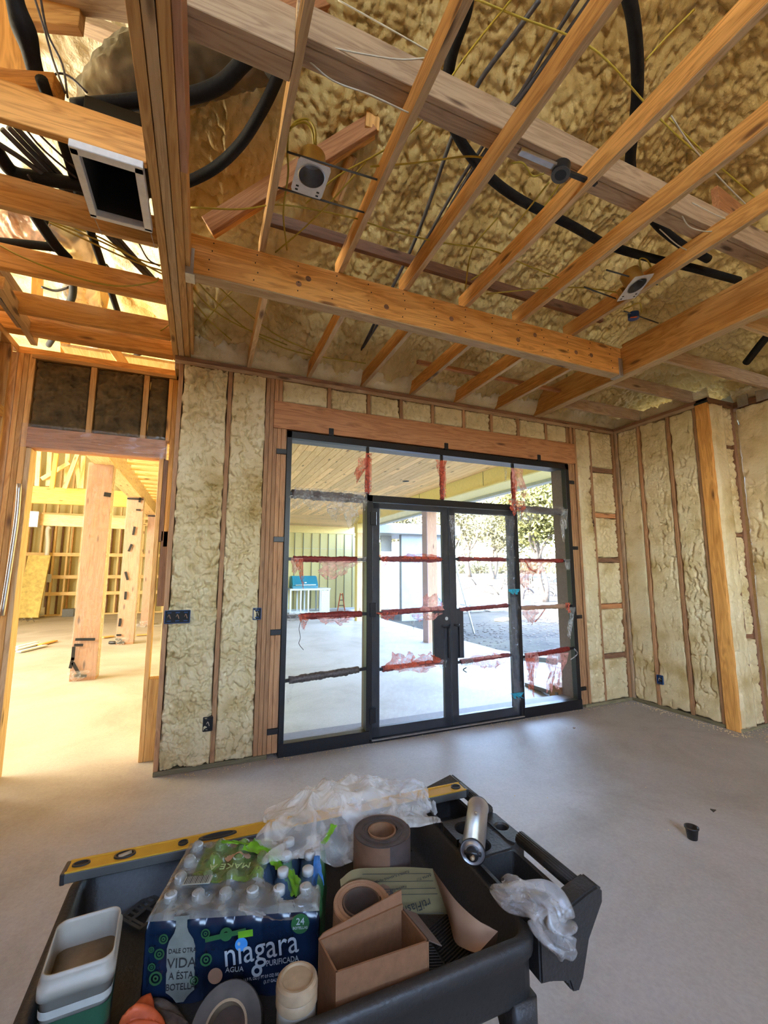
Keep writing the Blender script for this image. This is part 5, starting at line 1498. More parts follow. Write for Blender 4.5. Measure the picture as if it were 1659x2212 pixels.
# outbuilding with house wrap
ob2 = thing('outbuilding', 'outbuilding wrapped in pale blue sheeting with a wide roof edge', 'building', (11, 20, -0.16))
bA = Vector((6.795, 14.691, -0.160))
sy = bA.y
bx('wrapped_wall', bA.x, bA.x + 1.75, sy, sy + 0.2, -0.16, 3.0, M['tyvek'], ob2, 'pale blue sheeting wall')
bx('battened_wall', bA.x - 1.05, bA.x - 0.45, sy + 0.9, sy + 1.0, -0.16, 2.75, M['siding'], ob2)
bx('battened_wall', bA.x + 1.55, bA.x + 1.75, sy + 0.2, sy + 6, -0.16, 3.0, M['tyvek'], ob2)
bx('soffit', bA.x - 1.1, bA.x + 2.3, sy - 0.35, sy + 2.2, 3.0, 3.06, M['fascia'], ob2)
bx('fascia', bA.x - 1.1, bA.x + 2.3, sy - 0.42, sy - 0.35, 3.0, 3.30, M['tyvek'], ob2)
bx('roof_edge', bA.x - 1.1, bA.x + 2.3, sy - 0.42, sy + 2.2, 3.30, 3.36, M['white_stl'], ob2)
bx('wall_band', bA.x - 0.45, bA.x, sy + 0.9, sy + 1.0, 2.4, 3.0, M['fascia'], ob2)
def text(name, body, m, size, mat, parent, extrude=0.0004, align='CENTER', font_shear=0.0, xs=1.0):
    cu = D.curves.new(name, 'FONT')
    cu.body = body
    cu.size = size
    cu.extrude = extrude
    cu.align_x = align
    cu.align_y = 'CENTER'
    cu.shear = font_shear
    cu.resolution_u = 3
    tmp = link(D.objects.new(name, cu))
    dg_ = bpy.context.evaluated_depsgraph_get()
    me = D.meshes.new_from_object(tmp.evaluated_get(dg_))
    D.objects.remove(tmp)
    D.curves.remove(cu)
    me.name = name
    me.materials.clear()
    me.materials.append(mat)
    o = link(D.objects.new(name, me))
    o.scale = (xs, 1, 1)
    o.location = m.to_translation()
    o.rotation_euler = m.to_euler()
    under(o, parent)
    return o
VXZ = Matrix.Rotation(pi / 2, 4, 'X')
text('printed_mark', 'Ty', Matrix.Translation(Vector((8.296, 16.000, 0.554))) @ VXZ, 0.55, M['print_cyan'], ob2).location.y = sy - 0.01
pg = bx('patio_parasol', 0, 0.01, 0, 0.01, 0, 0.01, M['white_stl']) if False else None

# gravel, debris and boards outside
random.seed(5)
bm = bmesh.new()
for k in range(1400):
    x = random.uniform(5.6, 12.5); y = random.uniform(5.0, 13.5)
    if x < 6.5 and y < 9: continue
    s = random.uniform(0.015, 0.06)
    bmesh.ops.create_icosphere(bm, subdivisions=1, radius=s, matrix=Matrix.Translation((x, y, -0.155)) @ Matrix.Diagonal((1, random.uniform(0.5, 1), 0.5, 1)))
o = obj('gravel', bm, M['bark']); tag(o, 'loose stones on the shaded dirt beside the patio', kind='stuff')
bd = thing('crate_board', 'long board leaning on a cardboard block at the patio edge', 'board', (4.554, 5.213, -0.030))
board('plank', (4.506, 5.349, 0.020), (4.340, 4.527, 0.100), 0.10, 0.05, M['brown_wrap'], bd)
board('plank', (4.587, 5.345, 0.000), (4.488, 4.698, 0.030), 0.08, 0.04, M['bark'], bd)
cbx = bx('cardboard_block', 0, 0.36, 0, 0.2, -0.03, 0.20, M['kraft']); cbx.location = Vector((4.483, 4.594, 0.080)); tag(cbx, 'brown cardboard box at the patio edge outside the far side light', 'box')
tr = thing('water_trough', 'long dark box lying on the dirt behind the far side light', 'box', (6.258, 7.192, -0.100))
board('box_body', (5.733, 6.907, 0.000), (6.155, 6.459, 0.000), 0.25, 0.16, M['grey_al'], tr)
sh = thing('shovel', 'pale pole leaning on a block on the shaded ground', 'pole', (7.554, 11.328, -0.150))
tube('pole', [(6.499, 10.500, 1.893), (7.522, 11.185, -0.170)], 0.03, M['white_stl'], sh, smooth=False)
bk = thing('material_stack', 'low stack of grey sacks on the shaded ground', 'sack', (11.877, 18.152, -0.160))
for k, (x_, y_) in enumerate(((0, 0), (0.8, 0.1), (1.7, -0.1), (0.5, 0.05))):
    p0 = Vector((10.159, 16.427, -0.160))
    bx('sack', p0.x + x_, p0.x + x_ + 0.75, p0.y + y_, p0.y + y_ + 0.5, -0.16 + (0.3 if k == 3 else 0), 0.14 + (0.3 if k == 3 else 0), M['fascia'], bk, bev=0.08)
db2 = thing('timber_offcut', 'pale offcut lying on the ground beyond the second door leaf', 'board', (10.997, 14.372, -0.150))
board('offcut', (9.876, 13.150, -0.100), (10.568, 13.513, -0.100), 0.3, 0.08, M['pale'], db2)

# trees
def tree(name, base, h, spread, seed, lab, mat, nleaf=2600, group='trees beyond the yard', leaf=0.16, trunk_r=0.16, low=0.35):
    random.seed(seed)
    base = Vector(base)
    t = thing(name, lab, 'tree', base, group)
    bm = bmesh.new()
    tips = []
    def grow(p, d, L, r, lev):
        q = p + d * L
        mid = p.lerp(q, 0.5) + Vector((random.uniform(-1, 1), random.uniform(-1, 1), random.uniform(-0.3, 0.6))) * L * 0.12
        tube_bm(bm, [p, mid, q], [r, r * 0.8, r * 0.6], 6, 3)
        if lev == 0:
            tips.append(q)
            return
        tips.append(mid) if lev < 2 else None
        for k in range(3 if lev > 1 else 3):
            nd = (d + Vector((random.uniform(-1, 1), random.uniform(-1, 1), random.uniform(-0.25, 0.7))) * 0.85).normalized()
            grow(q, nd, L * random.uniform(0.6, 0.8), r * 0.55, lev - 1)
    for k in range(2):
        d = Vector((random.uniform(-0.3, 0.3), random.uniform(-0.3, 0.3), 1)).normalized()
        grow(base + Vector((random.uniform(-.2, .2), random.uniform(-.2, .2), 0)), d, h * low, trunk_r, 3)
    obj('trunk', bm, M['bark'], t, True)
    n = nleaf
    rs = np.random.RandomState(seed)
    T = np.array([list(x) for x in tips])
    c = T[rs.randint(0, len(T), n)] + rs.normal(0, 1, (n, 3)) * spread * np.array([0.13, 0.13, 0.09]) * 1.2
    a = rs.normal(0, 1, (n, 3)); a /= np.linalg.norm(a, axis=1)[:, None]
    b_ = rs.normal(0, 1, (n, 3)); b_ -= a * (a * b_).sum(1)[:, None]; b_ /= np.linalg.norm(b_, axis=1)[:, None]
    s = leaf * rs.uniform(0.5, 1.2, (n, 1))
    V = np.stack([c - a * s, c + b_ * s * 0.5, c + a * s, c - b_ * s * 0.5], 1).reshape(-1, 3)
    me = D.meshes.new('foliage')
    V = V - np.array(base)
    me.from_pydata(V.tolist(), [], np.arange(n * 4).reshape(n, 4).tolist())
    me.materials.append(mat)
    f = link(D.objects.new('foliage', me))
    f.location = base
    under(f, t)
    tag(f, kind='stuff')
    return t
def tb(p):
    return Vector((p[0], p[1], float(terrain(p[0], p[1])) - 0.05))
tree('oak_tree', tb((18.528, 20.000, 1.453)), 7.2, 5.0, 3, 'big sunlit oak filling the far side light', M['leaf'], 15000, leaf=0.13, trunk_r=0.16)
tree('oak_tree', tb((26.572, 40.000, 1.260)), 8.5, 7, 4, 'hazy oak seen through the second door leaf', M['leaf2'], 11000, leaf=0.20, trunk_r=0.22)
tree('oak_tree', tb((26.613, 36.000, 1.293)), 7.5, 6, 6, 'second hazy oak with forked trunk through the same leaf', M['leaf2'], 11000, leaf=0.19, trunk_r=0.20)
tree('oak_tree', tb((20.334, 19.000, 1.455)), 7.5, 5.5, 9, 'oak standing behind the frame of the far side light', M['leaf'], 9000, leaf=0.15)
tree('oak_tree', tb((24.221, 55.000, 1.143)), 9.0, 8, 12, 'far tree beyond the outbuilding opening', M['leaf2'], 6000, leaf=0.28, trunk_r=0.28)
tree('oak_tree', tb((26.630, 46.000, 1.210)), 8.5, 8, 15, 'far tree behind the film wrapped porch post', M['leaf2'], 6000, leaf=0.25, trunk_r=0.28)
tree('oak_tree', tb((24.539, 30.000, 1.350)), 7.0, 6, 19, 'oak glimpsed along the door stile', M['leaf2'], 8000, leaf=0.18)
random.seed(21)
tl = bmesh.new()
rs = np.random.RandomState(4)
n = 16000
X_ = rs.uniform(-10, 120, n); Y_ = 110 + rs.uniform(0, 25, n) - 0.75 * X_
Z_ = rs.uniform(0, 1, n) ** 0.8 * (3.2 + 1.2 * np.sin(X_ * 0.3) + 0.9 * np.sin(X_ * 0.9)) + 0.8
a = rs.normal(0, 1, (n, 3)); b_ = rs.normal(0, 1, (n, 3)); s = 0.7
c = np.stack([X_, Y_, Z_], 1)
V = np.stack([c - a * s * .6, c + b_ * s * .5, c + a * s * .6], 1).reshape(-1, 3)
me = D.meshes.new('treeline'); me.from_pydata(V.tolist(), [], np.arange(n * 3).reshape(n, 3).tolist()); me.materials.append(M['leaf2'])
o = link(D.objects.new('treeline', me)); tag(o, 'low line of distant brush and trees on the horizon', kind='stuff')
bp_ = thing('brush_pile', 'pile of bleached dry branches on the bright ground', 'branches', (18.584, 20.358, -0.160))
random.seed(8)
bm = bmesh.new()
for k in range(120):
    p = Vector((21.117, 22.984, -0.100)) + Vector((random.gauss(0, 2.4), random.gauss(0, 1.5), random.uniform(0, 1.2)))
    d = Vector((random.uniform(-1, 1), random.uniform(-1, 1), random.uniform(-0.2, 0.6)))
    L = random.uniform(0.6, 1.8)
    tube_bm(bm, [p, p + d * L * 0.5 + Vector((0, 0, 0.15)), p + d * L], [0.05, 0.035, 0.012], 5, 2)
o = obj('dry_branches', bm, M['brush'], bp_, True); tag(o, kind='stuff')
sp = thing('machine_part', 'twisted dark machine part on the bright ground', 'machine part', (22.638, 26.458, -0.160))
tube('arm', [(17.044, 20.416, -0.200), (16.897, 20.000, 0.552), (17.296, 20.000, 0.623), (17.608, 20.000, 0.279), (17.108, 19.650, -0.200)], 0.07, M['conduit'], sp)
bx('block', 0, 0.5, 0, 0.3, 0, 0.35, M['conduit'], sp).location = Vector((15.365, 18.193, 0.000))

# ================================================================== THE CART
random.seed(3)
CX0, CX1, CY0, CY1, CZ, CF = -0.275, 0.770, 0.915, 1.575, 0.84, 0.715
cart = thing('utility_cart', 'black moulded plastic utility cart loaded with building supplies', 'cart', (0.25, 1.24, 0))
bm = bmesh.new()
r = 0.055
def rr_(dx, z, rad):
    return rrect(CX0 + dx, CX1 - dx, CY0 + dx, CY1 - dx, rad, z, 6)
loft_bm(bm, [rr_(0.030, CF - 0.03, r), rr_(0.010, CF - 0.015, r), rr_(0.0, CF, r), rr_(0.0, CZ - 0.045, r), rr_(-0.010, CZ - 0.040, r + .01), rr_(-0.012, CZ - 0.008, r + .01), rr_(-0.004, CZ, r),
             rr_(0.012, CZ, r - .01), rr_(0.018, CZ - 0.006, r - .012), rr_(0.030, CF + 0.012, r - .015), rr_(0.045, CF, r - .02)])
obj('tray', bm, M['cart'], cart, True)
# raised mat of slanted ribs moulded in the tray
for k in range(26):
    y = 0.975 + k * 0.009
    board('tray_rib', (0.50, y, CF + 0.004), (0.60, y - 0.035, CF + 0.004), 0.0035, 0.006, M['cart'], cart)
    board('tray_rib', (0.605, y - 0.035, CF + 0.004), (0.70, y, CF + 0.004), 0.0035, 0.006, M['cart'], cart)
# corner legs, lower shelf and casters
for x, y in ((CX0 + 0.05, CY0 + 0.05), (CX1 - 0.045, CY0 + 0.03), (CX0 + 0.05, CY1 - 0.05), (CX1 - 0.045, CY1 - 0.05)):
    bm = bmesh.new()
    loft_bm(bm, [rrect(x - 0.03, x + 0.03, y - 0.035, y + 0.035, 0.01, 0.13), rrect(x - 0.025, x + 0.025, y - 0.03, y + 0.03, 0.01, 0.60), rrect(x - 0.035, x + 0.035, y - 0.037, y + 0.04, 0.012, 0.66), rrect(x - 0.035, x + 0.035, y - 0.037, y + 0.04, 0.012, CF)])
    lg = obj('leg', bm, M['cart'], cart, True)
    lathe('caster', [(0, -0.014), (0.055, -0.014), (0.06, -0.008), (0.06, 0.008), (0.055, 0.014), (0, 0.014)], M['blackpl'], Matrix.Translation((x, y, 0.06)) @ Matrix.Rotation(pi / 2, 4, 'Y'), lg, 24)
bm = bmesh.new()
loft_bm(bm, [rr_(0.02, 0.12, r), rr_(0.0, 0.13, r), rr_(0.0, 0.20, r), rr_(0.015, 0.20, r - .01), rr_(0.03, 0.14, r - .02)])
obj('lower_shelf', bm, M['cart'], cart, True)

# handle end of the cart: storage deck, cup holders, ribbed grip
HX0, HX1 = CX1 - 0.005, 0.905
HZ = 0.862
def hole_plate(name, x0, x1, y0, y1, z, th, holes, mat, parent):
    """solid block with round wells; wells split the block along y"""
    ys = [y0] + [(holes[i][1] + holes[i + 1][1]) / 2 for i in range(len(holes) - 1)] + [y1]
    bm = bmesh.new()
    seg = 32
    for (hx, hy, hr, hd), ya, yb in zip(holes, ys, ys[1:]):
        def sq(a):
            c, s = cos(a), sin(a)
            t = min(((x1 - hx) if c > 0 else (hx - x0)) / max(abs(c), 1e-6), ((yb - hy) if s > 0 else (hy - ya)) / max(abs(s), 1e-6))
            return Vector((hx + t * c, hy + t * s, 0))
        A = [2 * pi * k / seg for k in range(seg)]
        outer = [sq(a) for a in A]
        rings = [[p + Vector((0, 0, z - th)) for p in outer], [p + Vector((0, 0, z)) for p in outer],
                 [Vector((hx + hr * cos(a), hy + hr * sin(a), z)) for a in A], [Vector((hx + (hr - .004) * cos(a), hy + (hr - .004) * sin(a), z - 0.005)) for a in A],
                 [Vector((hx + (hr - .008) * cos(a), hy + (hr - .008) * sin(a), z - hd)) for a in A]]
        loft_bm(bm, rings)
    return obj(name, bm, mat, parent)
hd = hole_plate('cup_holder', HX0, HX1 + 0.01, 1.165, 1.355, HZ, 0.06, [(0.815, 1.215, 0.036, 0.055), (0.825, 1.300, 0.038, 0.055)], M['cart'], cart)
hole_plate('grip_block', HX1 + 0.0, 0.960, 1.175, 1.345, HZ + 0.004, 0.05, [(0.932, 1.26, 0.024, 0.045)], M['cart'], cart)
# storage bins either side
def bin_(y0, y1):
    bm = bmesh.new()
    loft_bm(bm, [rrect(HX0, HX1, y0, y1, 0.012, HZ - 0.085), rrect(HX0 - .0, HX1, y0, y1, 0.012, HZ - 0.002), rrect(HX0 + 0.010, HX1 - 0.012, y0 + 0.008, y1 - 0.008, 0.012, HZ - 0.002), rrect(HX0 + 0.015, HX1 - 0.018, y0 + 0.014, y1 - 0.014, 0.01, HZ - 0.075)])
    return obj('storage_bin', bm, M['cart'], cart)
bin_(0.945, 1.165)
bin_(1.355, 1.52)
# side cheeks
cheek = [(0.765, 0.74), (0.765, 0.85), (0.915, 0.892), (0.955, 0.90), (0.972, 0.888), (0.970, 0.860), (0.920, 0.79), (0.895, 0.715), (0.878, 0.69), (0.858, 0.695), (0.848, 0.72), (0.80, 0.735)]
prism('handle_cheek', [(x, z) for x, z in cheek ], 'y', 0.905, 0.960, M['cart'], cart, 0.005)
prism('handle_cheek', [(CX1 - 0.01, 0.76), (CX1, 0.85), (0.94, 0.893), (0.958, 0.883), (0.958, 0.855), (0.89, 0.80)], 'y', 1.515, 1.585, M['cart'], cart, 0.006)
for ya, yb in ((0.955, 1.18), (1.34, 1.52)):
    gb = tube('grip_bar', [(0.940, ya, 0.870), (0.940, yb, 0.870)], 0.0185, M['cart'], cart, 16, smooth=False)
    for k in range(7):
        a = R(30 + k * 20)
        tube('grip_rib', [(0.940 + 0.0185 * cos(a), ya, 0.870 + 0.0185 * sin(a)), (0.940 + 0.0185 * cos(a), yb, 0.870 + 0.0185 * sin(a))], 0.0018, M['cart'], gb, 6, smooth=False)

# ------------------------------------------------------------------ spirit level across the far rim
lv = thing('spirit_level', 'long yellow and grey box level lying across the far rim of the cart', 'level', (0.3, 1.5, 0.85))
LA, LB = Vector((-0.300, 1.530, 0.868)), Vector((0.925, 1.470, 0.885))
lx = (LB - LA).normalized(); ly = Vector((0, 0, 1)).cross(lx).normalized(); lz = lx.cross(ly)
LM = Matrix((lx, ly, lz)).transposed().to_4x4()
LL = (LB - LA).length
def lp_(u, v, w):
    return LA + lx * u + ly * v + lz * w
board('level_body', lp_(0, 0, 0), lp_(LL, 0, 0), 0.058, 0.026, M['grey_al'], lv)
board('yellow_web', lp_(0.006, 0, 0.0135), lp_(LL - 0.006, 0, 0.0135), 0.048, 0.002, M['yellow_al'], lv)
for v in (-0.026, 0.026):
    board('edge_rail', lp_(0.004, v, 0.0145), lp_(LL - 0.004, v, 0.0145), 0.006, 0.004, M['yellow_al'], lv)
for u in (0, LL):
    board('end_cap', lp_(u - 0.006, 0, 0), lp_(u + 0.006, 0, 0), 0.060, 0.029, M['blackpl'], lv)
def oval(u, a, b, nm='vial_window'):
    bm = bmesh.new()
    seg = 28
    base = Matrix.Translation(lp_(u, 0, 0.0148)) @ LM
    R_ = lambda s, z: [base @ Vector((a * s * cos(2 * pi * k / seg), b * s * sin(2 * pi * k / seg), z)) for k in range(seg)]
    loft_bm(bm, [R_(1.0, 0), R_(0.97, 0.004), R_(0.80, 0.004), R_(0.74, -0.004)], False, False)
    w = obj(nm, bm, M['blackpl'], lv)
    bm = bmesh.new()
    loft_bm(bm, [R_(0.82, 0.0005), R_(0.82, 0.0012)])
    obj('vial_hole', bm, M['dark_void'], w)
    return w
oval(0.035, 0.022, 0.012, 'hang_hole')
w = oval(0.140, 0.028, 0.017); tube('vial', [lp_(0.125, -0.006, 0.016), lp_(0.155, 0.006, 0.016)], 0.006, M['beige_pl'], w, 10, smooth=False)
oval(0.29, 0.014, 0.013, 'hang_hole')
oval(0.385, 0.055, 0.014)
w = oval(0.63, 0.030, 0.016); tube('vial', [lp_(0.61, 0, 0.016), lp_(0.65, 0, 0.016)], 0.006, M['beige_pl'], w, 10, smooth=False)
w = oval(1.195, 0.018, 0.016)
text('printed_letters', 'PRO', Matrix.Translation(lp_(0.565, 0.004, 0.0152)) @ LM, 0.022, M['ink'], lv)

# ------------------------------------------------------------------ shrink wrapped pack of water bottles
PO = Vector((-0.070, 1.243, CF))
pu = Vector((0.953, -0.303, 0)); pv_ = Vector((0.303, 0.953, 0))
PM = Matrix.Translation(PO) @ Matrix((pu, pv_, Vector((0, 0, 1)))).transposed().to_4x4()
pack = thing('water_bottle_pack', 'shrink wrapped pack of water bottles in torn navy and green film', 'bottle pack', PO)
PW, PD, PH = 0.384, 0.256, 0.195
bprof = [(0, 0), (0.026, 0.0), (0.0305, 0.006), (0.0305, 0.04), (0.028, 0.05), (0.0305, 0.06), (0.0305, 0.10), (0.0285, 0.112), (0.0305, 0.12), (0.030, 0.135), (0.020, 0.165), (0.0125, 0.180), (0.0125, 0.186), (0, 0.186)]
cprof = [(0, 0.184), (0.0145, 0.184), (0.0145, 0.197), (0.0125, 0.199), (0, 0.199)]
def lathe_mesh(name, prof, mat, seg=20):
    bm = lathe_bm(bmesh.new(), prof, seg)
    me = D.meshes.new(name); bm.to_mesh(me); bm.free(); me.materials.append(mat); me.shade_smooth()
    return me
bme, cme = lathe_mesh('bottle', bprof, M['water']), lathe_mesh('bottle_cap', cprof, M['cap_white'], 16)
capxy = []
for i in range(6):
    for j in range(4):
        px, py = 0.032 + i * 0.064, 0.032 + j * 0.064
        capxy.append((px, py))
        b = link(D.objects.new('bottle', bme)); setp(b, PM @ Matrix.Translation((px, py, 0)), pack)
        c = link(D.objects.new('bottle_cap', cme)); setp(c, PM @ Matrix.Translation((px, py, 0)), b)
def packpt(U, V, Z):
    a, b, c = (np.array(q) for q in (PO, pu, pv_))
    P = a + U[..., None] * b + V[..., None] * c
    P[..., 2] += Z
    return P
M['top_film'] = film('shrink_film', (0.27, 0.265, 0.23), 0.52, 0.06)
# top film sagging between the caps
nu, nv = 110, 76
U, V = np.meshgrid(np.linspace(-0.006, PW + 0.004, nu), np.linspace(-0.010, PD + 0.010, nv), indexing='ij')
h = np.full(U.shape, 0.180)
for x, y in capxy:
    d2 = (U - x) ** 2 + (V - y) ** 2
    h = np.maximum(h, 0.180 + 0.024 * np.exp(-(d2 / 0.018 ** 2) ** 1.3))
h += 0.008 * (fbm(U * 30, V * 30, 3.0) - 0.5)
side = np.minimum(np.minimum(U + 0.006, PW + 0.004 - U), np.minimum(V + 0.010, PD + 0.010 - V))
h = np.minimum(h, 0.166 + side * 2.0)
keep = ~((U > 0.25 + 0.04 * np.sin(V * 40)) & (V > 0.04 + 0.03 * np.sin(U * 35)))
grid_obj('top_film', packpt(U, V, h + 0.003), M['top_film'], pack, keep=keep)
kg = (U > 0.055) & (U < 0.24) & (V > 0.075) & (V < 0.225)
grid_obj('green_panel', packpt(U, V, h + 0.0045), M['green_film'], pack, keep=kg)
kr = ((U - 0.155) / 0.036) ** 2 + ((V - 0.175) / 0.022) ** 2 < 1
grid_obj('red_circle', packpt(U, V, h + 0.0060), M['print_tan'], pack, keep=kr)
# navy printed film on the four sides, bulging over each bottle
def side_film(a0, a1, fixed, axis, mat, nm, z1=0.170, dark=False, amp=0.006):
    n, m = 90, 44
    A, Z = np.meshgrid(np.linspace(a0, a1, n), np.linspace(0.0, 1.0, m), indexing='ij')
    bul = np.abs(np.cos((A / 0.064) * pi - pi / 2)) ** 0.6
    top = z1 + 0.008 * np.abs(np.sin(A / 0.064 * pi)) + 0.012 * (fbm(A * 12, A * 0, 5.0) - 0.5)
    zz = Z * top
    sh = amp * bul * np.clip(1.2 - Z * 0.6, 0, 1) + 0.006 * (fbm(A * 22, Z * 3, 7.0) - 0.5) - 0.016 * np.clip((Z - 0.82) / 0.18, 0, 1) ** 2
    off = 0.006 + sh
    s = -1 if fixed <= 0.001 else 1
    F = fixed + s * off
    if axis == 'u':
        P = packpt(A, F, zz)
    else:
        P = packpt(F, A, zz)
    return grid_obj(nm, P, mat, pack)
side_film(-0.004, PW + 0.004, 0.0, 'u', M['blue_film'], 'front_film')
side_film(-0.004, PW + 0.004, PD, 'u', M['blue_film'], 'back_film')
side_film(-0.004, PD + 0.004, 0.0, 'v', M['blue_film'], 'side_film')
side_film(-0.004, PD + 0.004, PW, 'v', M['dull_green'], 'side_film')
# torn flaps at the open corner
def flap(name, pts, w, mat, seed, parent=pack):
    P = np.array([list(p) for p in smooth_path(pts, 10)])
    n = len(P)
    t = np.linspace(-0.5, 0.5, 12)
    T = np.gradient(P, axis=0)
    S = np.cross(T, [0.2, 0.1, 1.0]); S /= np.linalg.norm(S, axis=1)[:, None]
    N_ = np.cross(S, T); N_ /= np.linalg.norm(N_, axis=1)[:, None]
    ww = w * (0.6 + 0.8 * vnoise(np.linspace(0, 4, n), np.zeros(n), seed))
    I, J = np.meshgrid(np.arange(n), t, indexing='ij')
    cr = (np.abs(fbm(I * 0.25, J * 6 + seed, seed) - 0.45) - 0.1) * w * 0.8
    Q = P[:, None, :] + (J * ww[:, None])[..., None] * S[:, None, :] + cr[..., None] * N_[:, None, :]
    return grid_obj(name, Q, mat, parent)
def pp(u, v, z):
    return PO + pu * u + pv_ * v + Vector((0, 0, z))
flap('green_flap', [pp(0.18, 0.20, 0.205), pp(0.25, 0.17, 0.19), pp(0.30, 0.13, 0.165), pp(0.33, 0.09, 0.14)], 0.055, M['bright_green'], 2.0)
flap('green_flap', [pp(0.10, 0.215, 0.205), pp(0.18, 0.205, 0.20), pp(0.27, 0.20, 0.175)], 0.02, M['bright_green'], 3.0)
flap('clear_flap', [pp(0.28, 0.16, 0.18), pp(0.33, 0.17, 0.195), pp(0.37, 0.18, 0.20), pp(0.395, 0.21, 0.205)], 0.045, M['clear'], 4.0)
flap('green_tip', [pp(0.385, 0.19, 0.20), pp(0.405, 0.215, 0.215), pp(0.415, 0.235, 0.225)], 0.022, M['bright_green'], 5.0)
flap('blue_flap', [pp(0.372, 0.14, 0.20), pp(0.378, 0.10, 0.16), pp(0.380, 0.06, 0.12)], 0.025, plain('glossy_blue_film', (0.03, 0.13, 0.33), 0.15, var=0.4), 6.0)
flap('front_fold', [pp(0.20, -0.004, 0.185), pp(0.24, 0.0, 0.168), pp(0.29, -0.002, 0.155), pp(0.34, 0.0, 0.158), pp(0.375, 0.05, 0.165)], 0.022, M['clear'], 7.0)
# printing on the front
FM = lambda u, z, out=0.0165: Matrix.Translation(pp(u, -out - 0.005, z)) @ Matrix.Rotation(math.atan2(pu.y, pu.x), 4, 'Z') @ Matrix.Rotation(pi / 2, 4, 'X')
bm = bmesh.new()
prof = [(0.000, 0.006), (0.010, 0.012), (0.017, 0.018), (0.022, 0.0235), (0.060, 0.0235), (0.066, 0.022), (0.075, 0.0235), (0.110, 0.0235), (0.125, 0.020), (0.140, 0.012), (0.150, 0.0095), (0.165, 0.0095), (0.166, 0.013), (0.174, 0.013)]
vs = [bm.verts.new((x * 1.32, z, 0.0)) for z, x in prof] + [bm.verts.new((-x * 1.32, z, 0.0)) for z, x in prof[::-1]]
bm.faces.new(vs)
bmesh.ops.solidify(bm, geom=bm.faces[:], thickness=0.0008)
bmesh.ops.triangulate(bm, faces=bm.faces[:])
me = D.meshes.new('printed_bottle'); bm.to_mesh(me); bm.free(); me.materials.append(plain('printed_bottle_grey', (0.36, 0.38, 0.33), 0.5, var=0.2, scale=25))
pbtl = link(D.objects.new('printed_bottle', me)); setp(pbtl, FM(0.083, 0.010, 0.0152) @ Matrix.Rotation(R(2), 4, 'Z'), pack)
for s, z, sz in (('DALE OTRA', 0.108, 0.0135), ('VIDA', 0.083, 0.028), ('A ÉSTA', 0.058, 0.020), ('BOTELLA', 0.036, 0.0185)):
    text('printed_words', s, FM(0.083, z + 0.006, 0.0172), sz, M['ink'], pbtl, xs=0.84 if s != 'VIDA' else 1.0)
M['print_grey'] = plain('grey_print', (0.36, 0.40, 0.43), 0.4)
for t_, u0, z0, sz in (('niagara', 0.258, 0.106, 0.070),):
    text('brand_words', t_, FM(u0, z0, 0.0168) @ Matrix.Rotation(R(7), 4, 'Z'), sz, M['print_grey'], pack, xs=0.86)
text('printed_words', 'PURIFICADA', FM(0.307, 0.078, 0.0168) @ Matrix.Rotation(R(5), 4, 'Z'), 0.0165, M['print_grey'], pack, xs=0.8)
text('printed_words', 'AGUA', FM(0.200, 0.068, 0.0168), 0.0145, M['print_grey'], pack)
text('printed_words', '24 - 16.9 FL OZ (1 PT 0.9 OZ) 500 mL BOTELLAS', FM(0.275, 0.050, 0.0168) @ Matrix.Rotation(R(5), 4, 'Z'), 0.0085, M['print_grey'], pack, xs=0.75)
text('printed_words', '(3.17 GAL) 12 L', FM(0.288, 0.040, 0.0168) @ Matrix.Rotation(R(5), 4, 'Z'), 0.0085, M['print_grey'], pack, xs=0.8)
def disc(nm, u, z, r0, r1, mat, out=0.0162):
    return lathe(nm, [(r0, 0), (r1, 0), (r1, 0.0008), (r0, 0.0008)], mat, FM(u, z, out), pack, 24)
disc('printed_drop', 0.250, 0.062, 0.006, 0.012, M['print_grey'])
disc('printed_fruit', 0.158, 0.058, 0.0, 0.016, M['print_tan'])
disc('blue_drop', 0.213, 0.118, 0.0, 0.014, M['print_cyan'])
random.seed(9)
for k, (u, z, rr2) in enumerate(((0.033, 0.11, 0.011), (0.018, 0.085, 0.008), (0.028, 0.062, 0.014), (0.040, 0.140, 0.010), (0.132, 0.145, 0.010), (0.136, 0.092, 0.013), (0.015, 0.12, 0.006), (0.112, 0.052, 0.009))):
    disc('printed_leaf_circle', u, z, rr2 * 0.72, rr2, M['dull_green'])
    disc('printed_leaf_circle', u, z, rr2 * 0.2, rr2 * 0.42, M['dull_green'])
disc('printed_badge', 0.178, 0.141, 0.006, 0.014, M['dull_green'])
bxp = board('printed_ribbon', pp(0.132, -0.0216, 0.132), pp(0.222, -0.0216, 0.146), 0.001, 0.010, M['dull_green'], pack)
board('printed_ribbon', pp(0.205, -0.0220, 0.138), pp(0.238, -0.0220, 0.141), 0.001, 0.014, M['bright_green'], pack)
disc('printed_badge', 0.345, 0.148, 0.0, 0.021, M['dull_green'], 0.010)
text('printed_words', '24', FM(0.345, 0.153, 0.0118), 0.020, M['print_grey'], pack); text('printed_words', 'BOTELLAS', FM(0.345, 0.140, 0.0118), 0.0075, M['print_grey'], pack)
